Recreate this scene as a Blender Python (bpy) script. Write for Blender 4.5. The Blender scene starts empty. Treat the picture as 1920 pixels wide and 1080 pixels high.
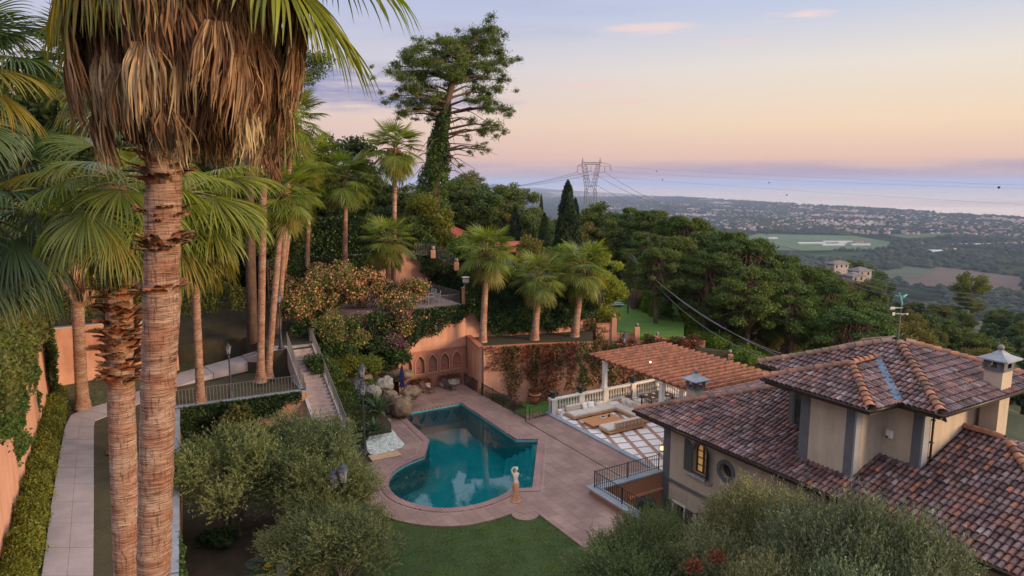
import bpy, math, random
import numpy as np
from mathutils import Vector, Matrix
from mathutils.geometry import tessellate_polygon
rad = math.radians
RNG = random.Random(11)
NR = np.random.default_rng(11)
scene = bpy.context.scene
COL = scene.collection

# ---------------------------------------------------------------- camera
EYE = 17.0
TILT = math.atan(200 / 1280)
cam_data = bpy.data.cameras.new('camera')
cam_data.lens = 24.0
cam_data.sensor_width = 36.0
cam_data.clip_start = 0.1
cam_data.clip_end = 200000.0
cam = bpy.data.objects.new('camera', cam_data)
cam.location = (0, 0, EYE)
cam.rotation_euler = (math.pi / 2 - TILT, 0, 0)
COL.objects.link(cam)
scene.camera = cam

# ---------------------------------------------------------------- world, sun, exposure
SUN_AZ = rad(112)       # clockwise from +Y (the view direction), so the sun stands to the right
SUN_EL = rad(11)
scene.view_settings.view_transform = 'Standard'
scene.view_settings.look = 'None'
scene.view_settings.gamma = 1.0
scene.view_settings.exposure = 0.0
scene.cycles.use_denoising = True
scene.cycles.max_bounces = 7
scene.cycles.diffuse_bounces = 3
scene.cycles.transparent_max_bounces = 12
scene.cycles.volume_bounces = 0
scene.cycles.caustics_reflective = False
scene.cycles.caustics_refractive = False
scene.cycles.sample_clamp_indirect = 4.0

world = bpy.data.worlds.new('World')
scene.world = world
world.use_nodes = True
wt = world.node_tree
wt.nodes.clear()


def nd(nt, kind, **kw):
    n = nt.nodes.new(kind)
    for k, v in kw.items():
        if k == 'ins':
            for i, val in v.items():
                n.inputs[i].default_value = val
        else:
            setattr(n, k, v)
    return n


def srgb(r, g, b):
    f = lambda c: ((c / 255) / 12.92 if c / 255 < 0.04045 else ((c / 255 + 0.055) / 1.055) ** 2.4)
    return (f(r), f(g), f(b), 1.0)


def ramp(nt, fac, stops, interp='LINEAR'):
    r = nt.nodes.new('ShaderNodeValToRGB')
    r.color_ramp.interpolation = interp
    el = r.color_ramp.elements
    while len(el) < len(stops):
        el.new(0.5)
    for e, (p, c) in zip(el, stops):
        e.position = p
        e.color = c if len(c) == 4 else (*c, 1)
    nt.links.new(fac, r.inputs[0])
    return r


def mth(nt, op, a, b=None, clamp=False):
    n = nt.nodes.new('ShaderNodeMath')
    n.operation = op
    n.use_clamp = clamp
    for i, v in enumerate((a, b)):
        if v is None:
            continue
        if isinstance(v, (int, float)):
            n.inputs[i].default_value = v
        else:
            nt.links.new(v, n.inputs[i])
    return n.outputs[0]


def mixc(nt, fac, a, b, blend='MIX'):
    n = nt.nodes.new('ShaderNodeMix')
    n.data_type = 'RGBA'
    n.blend_type = blend
    n.clamp_factor = True
    for i, v in ((0, fac), (6, a), (7, b)):
        if isinstance(v, (int, float)):
            n.inputs[i].default_value = v
        elif isinstance(v, tuple):
            n.inputs[i].default_value = v if len(v) == 4 else (*v, 1)
        else:
            nt.links.new(v, n.inputs[i])
    return n.outputs[2]


tc = nd(wt, 'ShaderNodeTexCoord')
nrm = nd(wt, 'ShaderNodeVectorMath', operation='NORMALIZE')
wt.links.new(tc.outputs['Generated'], nrm.inputs[0])
sep = nd(wt, 'ShaderNodeSeparateXYZ')
wt.links.new(nrm.outputs[0], sep.inputs[0])
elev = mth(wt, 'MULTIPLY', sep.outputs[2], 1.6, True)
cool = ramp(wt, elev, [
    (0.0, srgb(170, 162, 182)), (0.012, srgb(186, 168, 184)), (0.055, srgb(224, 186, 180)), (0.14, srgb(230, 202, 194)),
    (0.26, srgb(208, 203, 218)), (0.40, srgb(184, 193, 225)), (0.56, (0.62, 0.66, 0.90)), (0.8, (1.3, 1.3, 1.45)), (1.0, (1.35, 1.35, 1.5))])  # top stops, above the view, raised to add light to the scene
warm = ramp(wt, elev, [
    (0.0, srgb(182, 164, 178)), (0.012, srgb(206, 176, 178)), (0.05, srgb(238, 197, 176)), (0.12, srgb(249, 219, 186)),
    (0.24, srgb(240, 229, 216)), (0.36, srgb(198, 208, 231)), (0.56, (0.70, 0.70, 0.90)), (0.8, (1.5, 1.35, 1.4)), (1.0, (1.35, 1.35, 1.5))])  # upper stops lifted out of view here too, for extra light
# how close a direction lies to the glow over the sea on the right
gx, gy = math.sin(rad(58)), math.cos(rad(58))
dotp = mth(wt, 'ADD', mth(wt, 'MULTIPLY', sep.outputs[0], gx), mth(wt, 'MULTIPLY', sep.outputs[1], gy))
glow = nd(wt, 'ShaderNodeMapRange', interpolation_type='SMOOTHSTEP')
glow.inputs['From Min'].default_value = 0.12
glow.inputs['From Max'].default_value = 0.98
wt.links.new(dotp, glow.inputs['Value'])
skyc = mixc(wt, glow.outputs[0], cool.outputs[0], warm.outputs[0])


def streak(color, az, el, wid, hei, amount, seed, scale=14.0):
    """a thin cloud bank around one compass direction and elevation"""
    global skyc
    a = mth(wt, 'ARCTAN2', sep.outputs[0], sep.outputs[1])
    da = mth(wt, 'DIVIDE', mth(wt, 'SUBTRACT', a, rad(az)), rad(wid))
    de = mth(wt, 'DIVIDE', mth(wt, 'SUBTRACT', sep.outputs[2], math.sin(rad(el))), rad(hei))
    d2 = mth(wt, 'ADD', mth(wt, 'MULTIPLY', da, da), mth(wt, 'MULTIPLY', de, de))
    m = mth(wt, 'SUBTRACT', 1.0, d2, True)
    mp = nd(wt, 'ShaderNodeMapping')
    mp.inputs['Scale'].default_value = (scale, scale, scale * 7)
    mp.inputs['Location'].default_value = (seed, seed * 1.7, 0)
    wt.links.new(nrm.outputs[0], mp.inputs[0])
    ns = nd(wt, 'ShaderNodeTexNoise', ins={'Scale': 1.0, 'Detail': 6.0, 'Roughness': 0.55})
    wt.links.new(mp.outputs[0], ns.inputs['Vector'])
    mr = nd(wt, 'ShaderNodeMapRange')
    mr.inputs['From Min'].default_value = 0.36
    mr.inputs['From Max'].default_value = 0.66
    wt.links.new(ns.outputs[0], mr.inputs['Value'])
    f = mth(wt, 'MULTIPLY', mth(wt, 'MULTIPLY', m, mr.outputs[0]), amount, True)
    skyc = mixc(wt, f, skyc, color)


streak(srgb(140, 144, 188), -12, 7.9, 11, 1.6, 1.5, 3.1, 9)
streak(srgb(150, 150, 190), -11, 6.2, 13, 0.9, 1.3, 5.7, 10)
streak(srgb(172, 174, 208), -4, 11.6, 12, 1.1, 0.5, 8.3, 9)
streak(srgb(178, 182, 212), 2, 14.6, 16, 2.2, 0.45, 2.9, 6)
streak(srgb(238, 216, 216), 10.8, 11.7, 4.8, 0.5, 1.7, 9.2, 12)
streak(srgb(242, 220, 218), 21.5, 12.0, 3.2, 0.45, 1.7, 12.4, 12)
streak(srgb(236, 214, 214), 17.4, 10.4, 3.0, 0.35, 1.6, 15.8, 13)
streak(srgb(240, 212, 204), 7.0, 7.6, 4.5, 0.4, 1.4, 18.8, 13)
streak(srgb(242, 212, 198), 9, 6.3, 3.0, 0.25, 1.4, 21.2, 15)
streak(srgb(168, 152, 184), 18, 0.9, 60, 0.8, 0.8, 28.2, 5)
nish = nd(wt, 'ShaderNodeTexSky', sky_type='NISHITA')
nish.sun_disc = False
nish.sun_elevation = SUN_EL
nish.sun_rotation = SUN_AZ
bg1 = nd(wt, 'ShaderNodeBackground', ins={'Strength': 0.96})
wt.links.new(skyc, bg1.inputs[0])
bg2 = nd(wt, 'ShaderNodeBackground', ins={'Strength': 0.006})
wt.links.new(nish.outputs[0], bg2.inputs[0])
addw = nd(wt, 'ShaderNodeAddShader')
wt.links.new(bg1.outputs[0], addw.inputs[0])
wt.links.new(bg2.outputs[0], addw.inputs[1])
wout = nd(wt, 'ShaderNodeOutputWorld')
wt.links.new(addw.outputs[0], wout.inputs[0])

sun_data = bpy.data.lights.new('sun', 'SUN')
sun_data.energy = 5.0
sun_data.angle = rad(16)
sun_data.color = (1.0, 0.72, 0.44)
sun = bpy.data.objects.new('sun', sun_data)
sd = Vector((math.sin(SUN_AZ) * math.cos(SUN_EL), math.cos(SUN_AZ) * math.cos(SUN_EL), math.sin(SUN_EL)))
sun.rotation_euler = sd.to_track_quat('Z', 'Y').to_euler()
sun.location = (60, 0, 60)
COL.objects.link(sun)

# ---------------------------------------------------------------- survey helpers (place, metres)
_c, _s = math.cos(TILT), math.sin(TILT)


def ray(u, v):
    a = (u - 960) / 1280
    b = (540 - v) / 1280
    return (a, _c + b * _s, -_s + b * _c)


def G(u, v, z=0.0):
    r = ray(u, v)
    k = (z - EYE) / r[2]
    return (r[0] * k, r[1] * k, z)


def D(u, v, y):
    r = ray(u, v)
    k = y / r[1]
    return (r[0] * k, y, EYE + r[2] * k)


YAW = rad(30.7)
E1 = (math.sin(YAW), -math.cos(YAW))
E2 = (math.cos(YAW), math.sin(YAW))
CX, CY = 8.80, 37.57
AROT = math.atan2(E1[1], E1[0])      # house frame: x = along the facade, y = away from the pool


def HW(s, t, z=0.0):
    return (CX + s * E1[0] + t * E2[0], CY + s * E1[1] + t * E2[1], z)


def ST(x, y):
    dx, dy = x - CX, y - CY
    return (dx * E1[0] + dy * E1[1], dx * E2[0] + dy * E2[1])


# ---------------------------------------------------------------- mesh helpers
class MB:
    def __init__(self):
        self.v, self.f, self.m = [], [], []

    def add(self, vs, fs, m=0):
        o = len(self.v)
        self.v.extend([tuple(p) for p in vs])
        for f in fs:
            self.f.append(tuple(i + o for i in f))
            self.m.append(m)
        return self

    def box(self, x0, x1, y0, y1, z0, z1, m=0):
        vs = [(x0, y0, z0), (x1, y0, z0), (x1, y1, z0), (x0, y1, z0), (x0, y0, z1), (x1, y0, z1), (x1, y1, z1), (x0, y1, z1)]
        return self.add(vs, [(0, 3, 2, 1), (4, 5, 6, 7), (0, 1, 5, 4), (1, 2, 6, 5), (2, 3, 7, 6), (3, 0, 4, 7)], m)

    def bev(self, x0, x1, y0, y1, z0, z1, b=0.03, m=0):
        """box with chamfered edges"""
        vs = []
        for z, i in ((z0, b), (z0 + b, 0), (z1 - b, 0), (z1, b)):
            a0, a1, c0, c1 = x0 + i, x1 - i, y0 + i, y1 - i
            k = b
            vs += [(a0 + k, c0, z), (a1 - k, c0, z), (a1, c0 + k, z), (a1, c1 - k, z), (a1 - k, c1, z), (a0 + k, c1, z), (a0, c1 - k, z), (a0, c0 + k, z)]
        fs = [tuple(range(7, -1, -1)), tuple(range(24, 32))]
        for r in range(3):
            for k in range(8):
                a, c = r * 8 + k, r * 8 + (k + 1) % 8
                fs.append((a, c, c + 8, a + 8))
        return self.add(vs, fs, m)

    def beam(self, p, q, w, h, m=0, up=(0, 0, 1)):
        p, q = Vector(p), Vector(q)
        d = (q - p).normalized()
        sdv = d.cross(Vector(up))
        if sdv.length < 1e-4:
            sdv = d.cross(Vector((1, 0, 0)))
        sdv.normalize()
        u = sdv.cross(d)
        vs = []
        for b in (p, q):
            for a, c in ((-1, -1), (1, -1), (1, 1), (-1, 1)):
                vs.append(b + sdv * a * w / 2 + u * c * h / 2)
        return self.add(vs, [(0, 1, 2, 3), (7, 6, 5, 4), (0, 4, 5, 1), (1, 5, 6, 2), (2, 6, 7, 3), (3, 7, 4, 0)], m)

    def tube(self, pts, rads, n=8, m=0, cap=True):
        pts = [Vector(p) for p in pts]
        if not isinstance(rads, (list, tuple)):
            rads = [rads] * len(pts)
        o = []
        ref = Vector((0, 0, 1)) if abs((pts[-1] - pts[0]).normalized().z) < 0.9 else Vector((1, 0, 0))
        for i, p in enumerate(pts):
            d = (pts[min(i + 1, len(pts) - 1)] - pts[max(i - 1, 0)]).normalized()
            a = d.cross(ref)
            if a.length < 1e-5:
                a = d.cross(Vector((0, 1, 0)))
            a.normalize()
            b = d.cross(a)
            for k in range(n):
                t = 2 * math.pi * k / n
                o.append(p + a * math.cos(t) * rads[i] + b * math.sin(t) * rads[i])
        fs = []
        for i in range(len(pts) - 1):
            for k in range(n):
                k2 = (k + 1) % n
                fs.append((i * n + k, i * n + k2, (i + 1) * n + k2, (i + 1) * n + k))
        if cap:
            fs.append(tuple(range(n - 1, -1, -1)))
            fs.append(tuple(range((len(pts) - 1) * n, len(pts) * n)))
        return self.add(o, fs, m)

    def lathe(self, prof, n=16, cx=0.0, cy=0.0, cz=0.0, m=0):
        vs, fs = [], []
        for r, z in prof:
            for k in range(n):
                t = 2 * math.pi * k / n
                vs.append((cx + r * math.cos(t), cy + r * math.sin(t), cz + z))
        for i in range(len(prof) - 1):
            for k in range(n):
                k2 = (k + 1) % n
                fs.append((i * n + k, i * n + k2, (i + 1) * n + k2, (i + 1) * n + k))
        fs.append(tuple(range(n - 1, -1, -1)))
        fs.append(tuple(range((len(prof) - 1) * n, len(prof) * n)))
        return self.add(vs, fs, m)

    def ball(self, c, r, n=12, sz=1.0, m=0):
        prof = [(max(1e-3, r * math.sin(math.pi * k / n)), -r * sz * math.cos(math.pi * k / n)) for k in range(n + 1)]
        return self.lathe(prof, n + 2, c[0], c[1], c[2], m)

    def prism(self, poly, z0, z1, m=0, holes=()):
        """vertical solid with the plan poly, z1 may be a function of (x, y)"""
        loops = [list(poly)] + [list(h) for h in holes]
        flat = [p for l in loops for p in l]
        zt = z1 if callable(z1) else (lambda x, y: z1)
        tris = tessellate_polygon([[Vector((p[0], p[1], 0)) for p in l] for l in loops])
        n = len(flat)
        vs = [(p[0], p[1], zt(p[0], p[1])) for p in flat] + [(p[0], p[1], z0) for p in flat]
        fs = []
        for t in tris:
            a, b, c = (Vector(flat[i][:2]) for i in t)
            if (b - a).cross(c - a) < 0:
                t = (t[0], t[2], t[1])
            fs.append(t)
        o = 0
        for l in loops:
            k = len(l)
            for i in range(k):
                j = (i + 1) % k
                fs.append((o + i, o + j, n + o + j, n + o + i))
            o += k
        return self.add(vs, fs, m)

    def mesh(self, name, mats, smooth=False):
        me = bpy.data.meshes.new(name)
        me.from_pydata(self.v, [], self.f)
        for mm in (mats if isinstance(mats, (list, tuple)) else [mats]):
            me.materials.append(mm)
        me.polygons.foreach_set('material_index', self.m)
        if smooth:
            me.polygons.foreach_set('use_smooth', [True] * len(self.f))
        me.validate()
        me.update()
        return me

    def build(self, name, mats, parent=None, smooth=False, loc=None, rz=0.0):
        return link(name, self.mesh(name, mats, smooth), parent, loc, rz)


def link(name, me, parent=None, loc=None, rz=0.0):
    o = bpy.data.objects.new(name, me)
    COL.objects.link(o)
    if parent is not None:
        o.parent = parent
    if loc is not None:
        o.location = loc
    if rz:
        o.rotation_euler = (0, 0, rz)
    return o


def npmesh(name, V, F, mats, MI=None, smooth=False):
    """fast mesh from arrays; F is (n, k)"""
    V = np.asarray(V, dtype=np.float32)
    F = np.asarray(F, dtype=np.int32)
    me = bpy.data.meshes.new(name)
    me.vertices.add(len(V))
    me.vertices.foreach_set('co', V.ravel())
    n, k = F.shape
    me.loops.add(n * k)
    me.loops.foreach_set('vertex_index', F.ravel())
    me.polygons.add(n)
    me.polygons.foreach_set('loop_start', np.arange(0, n * k, k, dtype=np.int32))
    me.polygons.foreach_set('loop_total', np.full(n, k, dtype=np.int32))
    for mm in (mats if isinstance(mats, (list, tuple)) else [mats]):
        me.materials.append(mm)
    if MI is not None:
        me.polygons.foreach_set('material_index', np.asarray(MI, dtype=np.int32))
    if smooth:
        me.polygons.foreach_set('use_smooth', np.ones(n, dtype=bool))
    me.update(calc_edges=True)
    return me


def thing(name, label, cat, loc=(0, 0, 0), rz=0.0, group=None):
    o = bpy.data.objects.new(name, None)
    COL.objects.link(o)
    o.empty_display_size = 0.3
    o.location = loc
    o.rotation_euler = (0, 0, rz)
    o['label'] = label
    o['category'] = cat
    if group:
        o['group'] = group
    return o


def tag(o, label, cat, group=None, kind=None):
    o['label'] = label
    o['category'] = cat
    if group:
        o['group'] = group
    if kind:
        o['kind'] = kind
    return o


def struct(o):
    o['kind'] = 'structure'
    return o


def dup(root, loc, rz=0.0, label=None, sc=None):
    r = root.copy()
    COL.objects.link(r)
    r.location = loc
    r.rotation_euler = (0, 0, rz)
    if sc is not None:
        r.scale = sc if isinstance(sc, (tuple, list)) else (sc, sc, sc)
    if label:
        r['label'] = label
    for ch in list(root.children):
        c = ch.copy()
        COL.objects.link(c)
        c.parent = r
        for g in list(ch.children):
            d = g.copy()
            COL.objects.link(d)
            d.parent = c
    return r


# ---------------------------------------------------------------- materials
def newmat(name):
    m = bpy.data.materials.new(name)
    m.use_nodes = True
    nt = m.node_tree
    b = nt.nodes['Principled BSDF']
    return m, nt, b


def coords(nt, world_space=True):
    if world_space:
        return nd(nt, 'ShaderNodeNewGeometry').outputs['Position']
    return nd(nt, 'ShaderNodeTexCoord').outputs['Object']


def noise(nt, vec, scale, detail=4.0, rough=0.55, stretch=None):
    if stretch:
        mp = nd(nt, 'ShaderNodeMapping')
        mp.inputs['Scale'].default_value = stretch
        nt.links.new(vec, mp.inputs[0])
        vec = mp.outputs[0]
    n = nd(nt, 'ShaderNodeTexNoise', ins={'Scale': scale, 'Detail': detail, 'Roughness': rough})
    nt.links.new(vec, n.inputs['Vector'])
    return n.outputs[0]


def bumpit(nt, b, h, strength, dist=0.02):
    bp = nd(nt, 'ShaderNodeBump', ins={'Strength': strength, 'Distance': dist})
    nt.links.new(h, bp.inputs['Height'])
    nt.links.new(bp.outputs[0], b.inputs['Normal'])


def plain(name, c1, c2=None, scale=3.0, rough=0.8, bump=0.3, bscale=30.0, metal=0.0, world_space=True, lo=0.3, hi=0.7, stretch=None, spec=0.3, dist=0.02):
    m, nt, b = newmat(name)
    v = coords(nt, world_space)
    c2 = c2 or tuple(x * 0.75 for x in c1)
    n = noise(nt, v, scale, 6.0, 0.6, stretch)
    r = ramp(nt, n, [(lo, c2), (hi, c1)])
    n3 = noise(nt, v, scale * 9, 4.0, 0.6, stretch)
    r3 = ramp(nt, n3, [(0.3, (0.82, 0.82, 0.82)), (0.7, (1.08, 1.08, 1.08))])
    c = mixc(nt, 1.0, r.outputs[0], r3.outputs[0], 'MULTIPLY')
    nt.links.new(c, b.inputs['Base Color'])
    b.inputs['Roughness'].default_value = rough
    b.inputs['Metallic'].default_value = metal
    b.inputs['Specular IOR Level'].default_value = spec
    if bump:
        bumpit(nt, b, noise(nt, v, bscale, 5.0), bump, dist)
    return m


def leafmat(name, cols, rough=0.55, trans=0.35, clump=0.6, world_space=False, tcol=None, spec=0.25):
    """cols: list of leaf colours picked per leaf; clump: scale of the light and dark patches"""
    m, nt, b = newmat(name)
    gi = nd(nt, 'ShaderNodeNewGeometry').outputs['Random Per Island']
    k = len(cols)
    r = ramp(nt, gi, [(i / max(1, k - 1) * 0.98, c) for i, c in enumerate(cols)])
    v = coords(nt, world_space)
    n = noise(nt, v, clump, 3.0)
    rr = ramp(nt, n, [(0.3, (0.62, 0.66, 0.6)), (0.7, (1.25, 1.2, 1.1))])
    c = mixc(nt, 1.0, r.outputs[0], rr.outputs[0], 'MULTIPLY')
    ov = ramp(nt, nd(nt, 'ShaderNodeObjectInfo').outputs['Random'], [(0.0, (0.72, 0.8, 0.8)), (0.35, (1.0, 1.0, 0.9)), (0.65, (1.18, 1.1, 0.88)), (1.0, (0.85, 1.03, 1.0))])
    c = mixc(nt, 1.0, c, ov.outputs[0], 'MULTIPLY')
    nt.links.new(c, b.inputs['Base Color'])
    b.inputs['Roughness'].default_value = rough
    b.inputs['Specular IOR Level'].default_value = spec
    tr = nd(nt, 'ShaderNodeBsdfTranslucent')
    c2 = mixc(nt, 1.0, c, tcol or (1.25, 1.3, 0.6, 1), 'MULTIPLY')
    nt.links.new(c2, tr.inputs[0])
    mx = nd(nt, 'ShaderNodeMixShader', ins={0: trans})
    nt.links.new(b.outputs[0], mx.inputs[1])
    nt.links.new(tr.outputs[0], mx.inputs[2])
    nt.links.new(mx.outputs[0], nt.nodes['Material Output'].inputs[0])
    return m


def stucco(name, c1, c2, stain=0.5):
    m, nt, b = newmat(name)
    v = coords(nt)
    r = ramp(nt, noise(nt, v, 0.5, 8.0, 0.65), [(0.3, c2), (0.68, c1)])
    streaks = ramp(nt, noise(nt, v, 1.6, 6.0, 0.6, (1, 1, 0.14)), [(0.32, (0.7, 0.66, 0.64)), (0.6, (1, 1, 1))])
    c = mixc(nt, stain, r.outputs[0], mixc(nt, 1.0, r.outputs[0], streaks.outputs[0], 'MULTIPLY'))
    fine = ramp(nt, noise(nt, v, 26, 3.0), [(0.3, (0.93, 0.93, 0.93)), (0.7, (1.05, 1.05, 1.05))])
    c = mixc(nt, 1.0, c, fine.outputs[0], 'MULTIPLY')
    nt.links.new(c, b.inputs['Base Color'])
    b.inputs['Roughness'].default_value = 0.92
    b.inputs['Specular IOR Level'].default_value = 0.15
    bumpit(nt, b, noise(nt, v, 40, 6.0), 0.35, 0.015)
    return m


def housevec(nt):
    """world position turned into the house frame"""
    mp = nd(nt, 'ShaderNodeMapping', vector_type='TEXTURE')
    mp.inputs['Location'].default_value = (CX, CY, 0)
    mp.inputs['Rotation'].default_value = (0, 0, AROT)
    nt.links.new(nd(nt, 'ShaderNodeNewGeometry').outputs['Position'], mp.inputs[0])
    return mp.outputs[0]


M = {}
M['terracotta_wall'] = stucco('terracotta_wall', (0.62, 0.33, 0.225), (0.42, 0.20, 0.135), 0.75)
M['left_wall'] = stucco('peach_wall', (0.64, 0.35, 0.24), (0.52, 0.27, 0.18))
M['cream_wall'] = stucco('cream_wall', (0.50, 0.415, 0.32), (0.41, 0.335, 0.26), 0.6)
M['stone_grey'] = plain('grey_stone', (0.135, 0.135, 0.145), (0.10, 0.10, 0.11), 2.0, 0.75, 0.3)
M['coping'] = plain('bluish_coping', (0.30, 0.33, 0.37), (0.2, 0.22, 0.25), 1.2, 0.7, 0.3)
M['white_stone'] = plain('white_stone', (0.72, 0.68, 0.62), (0.55, 0.5, 0.45), 2.0, 0.7, 0.2)
M['statue'] = plain('statue_stone', (0.74, 0.68, 0.60), (0.5, 0.42, 0.34), 4.0, 0.8, 0.4)
M['terracotta'] = plain('terracotta_clay', (0.48, 0.17, 0.085), (0.34, 0.12, 0.065), 4.0, 0.85, 0.4)
M['iron'] = plain('dark_iron', (0.03, 0.03, 0.035), (0.055, 0.04, 0.035), 8.0, 0.55, 0.2, metal=0.4)
M['grey_iron'] = plain('grey_painted_iron', (0.17, 0.16, 0.17), (0.11, 0.1, 0.11), 8.0, 0.5, 0.2, metal=0.3)
M['lamp_iron'] = plain('lamp_iron', (0.06, 0.065, 0.085), (0.04, 0.045, 0.06), 8.0, 0.5, 0.25, metal=0.3)
M['concrete'] = plain('pale_concrete', (0.40, 0.37, 0.37), (0.31, 0.28, 0.28), 1.2, 0.9, 0.4)
M['rock'] = plain('limestone_rock', (0.27, 0.19, 0.125), (0.07, 0.055, 0.045), 2.6, 0.95, 0.9, 6.0, dist=0.12)
M['pale_rock'] = plain('pale_rock', (0.30, 0.28, 0.25), (0.13, 0.12, 0.11), 3.0, 0.95, 0.9, 8.0, dist=0.08)
M['soil'] = plain('garden_soil', (0.07, 0.05, 0.032), (0.035, 0.035, 0.018), 1.5, 1.0, 0.8, 9.0, dist=0.06)
M['bark'] = plain('brown_bark', (0.12, 0.085, 0.06), (0.06, 0.045, 0.035), 5.0, 0.95, 0.9, 14.0, stretch=(1, 1, 0.25), dist=0.05)
M['olive_bark'] = plain('olive_bark', (0.16, 0.13, 0.10), (0.08, 0.065, 0.05), 5.0, 0.95, 0.9, 14.0, stretch=(1, 1, 0.3), dist=0.05)
M['pine_bark'] = plain('pine_bark', (0.16, 0.10, 0.07), (0.07, 0.045, 0.035), 4.0, 0.95, 0.9, 10.0, stretch=(1, 1, 0.4), dist=0.06)
M['white_paint'] = plain('white_paint', (0.78, 0.76, 0.74), (0.66, 0.64, 0.62), 3.0, 0.5, 0.05)
M['cushion'] = plain('beige_cushion', (0.60, 0.53, 0.45), (0.52, 0.45, 0.38), 5.0, 0.95, 0.4, 60)
M['pillow'] = plain('white_pillow', (0.80, 0.78, 0.78), (0.7, 0.68, 0.68), 5.0, 0.95, 0.3, 60)
M['teak'] = plain('teak_wood', (0.55, 0.27, 0.12), (0.40, 0.18, 0.075), 3.0, 0.5, 0.25, 20, stretch=(8, 1, 8))
M['pergola_wood'] = plain('pergola_wood', (0.31, 0.125, 0.075), (0.14, 0.055, 0.036), 3.0, 0.65, 0.35, 18, lo=0.38, hi=0.62)
M['navy'] = plain('navy_canvas', (0.015, 0.022, 0.10), (0.01, 0.015, 0.06), 8.0, 0.9, 0.2)
M['green_pot'] = plain('dark_green_glaze', (0.01, 0.035, 0.03), (0.008, 0.02, 0.018), 5.0, 0.3, 0.1, spec=0.6)
M['shutter'] = plain('grey_green_shutter', (0.085, 0.095, 0.075), (0.06, 0.07, 0.055), 4.0, 0.7, 0.3, 20, stretch=(1, 1, 14))
M['dark_frame'] = plain('brown_window_frame', (0.10, 0.05, 0.03), (0.06, 0.03, 0.02), 4.0, 0.5, 0.1)
M['rattan'] = plain('rattan', (0.10, 0.065, 0.045), (0.05, 0.035, 0.03), 30.0, 0.8, 0.4, 60)
M['copper_blue'] = plain('blue_flashing', (0.12, 0.22, 0.32), (0.06, 0.11, 0.17), 3.0, 0.5, 0.4, metal=0.3)
M['gutter'] = plain('brown_gutter', (0.07, 0.055, 0.05), (0.05, 0.04, 0.035), 3.0, 0.45, 0.1, metal=0.5)
M['black'] = plain('black_plastic', (0.012, 0.012, 0.014), (0.02, 0.02, 0.02), 4.0, 0.5, 0.1)
M['rope'] = plain('blue_hose', (0.10, 0.16, 0.19), (0.06, 0.09, 0.11), 20.0, 0.6, 0.2)
M['yellow'] = plain('yellow_plastic', (0.55, 0.45, 0.03), (0.4, 0.33, 0.02), 4.0, 0.5, 0.1)
M['verdigris'] = plain('verdigris_copper', (0.16, 0.42, 0.40), (0.10, 0.26, 0.25), 6.0, 0.6, 0.3)
M['steel'] = plain('galvanised_steel', (0.2, 0.2, 0.22), (0.14, 0.14, 0.16), 4.0, 0.5, 0.1, metal=0.5)
M['orange_house'] = stucco('ochre_house_wall', (0.62, 0.36, 0.11), (0.52, 0.28, 0.09))
M['red_roof'] = plain('red_roof', (0.42, 0.085, 0.05), (0.3, 0.06, 0.04), 1.0, 0.8, 0.3)
M['asphalt'] = plain('asphalt', (0.055, 0.055, 0.06), (0.04, 0.04, 0.045), 1.0, 0.9, 0.3)
M['board'] = plain('plank_boards', (0.55, 0.36, 0.22), (0.4, 0.25, 0.15), 3.0, 0.7, 0.3, 20)


def glowmat(name, col, strength):
    m, nt, b = newmat(name)
    b.inputs['Base Color'].default_value = (*col, 1)
    b.inputs['Emission Color'].default_value = (*col, 1)
    b.inputs['Emission Strength'].default_value = strength
    n = noise(nt, coords(nt, False), 3.0)
    r = ramp(nt, n, [(0.3, tuple(c * 0.75 for c in col)), (0.7, col)])
    nt.links.new(r.outputs[0], b.inputs['Emission Color'])
    return m


M['lamp_glow'] = glowmat('lit_lamp', (1.0, 0.74, 0.32), 1.6)
M['bulb'] = glowmat('lit_bulb', (1.0, 0.85, 0.62), 3.0)
M['window_glow'] = glowmat('warm_room_light', (0.85, 0.48, 0.16), 0.26)


def glass_pane(name, tint=(0.03, 0.035, 0.04), alpha=0.5):
    m, nt, b = newmat(name)
    b.inputs['Base Color'].default_value = (*tint, 1)
    b.inputs['Roughness'].default_value = 0.06
    b.inputs['Specular IOR Level'].default_value = 0.7
    n = noise(nt, coords(nt), 1.5)
    bumpit(nt, b, n, 0.05)
    tr = nd(nt, 'ShaderNodeBsdfTransparent')
    mx = nd(nt, 'ShaderNodeMixShader', ins={0: alpha})
    nt.links.new(tr.outputs[0], mx.inputs[1])
    nt.links.new(b.outputs[0], mx.inputs[2])
    nt.links.new(mx.outputs[0], nt.nodes['Material Output'].inputs[0])
    return m


M['glass'] = glass_pane('window_glass', (0.03, 0.035, 0.04), 0.85)
M['lantern_glass'] = glass_pane('lantern_glass', (0.3, 0.32, 0.36), 0.45)


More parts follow.
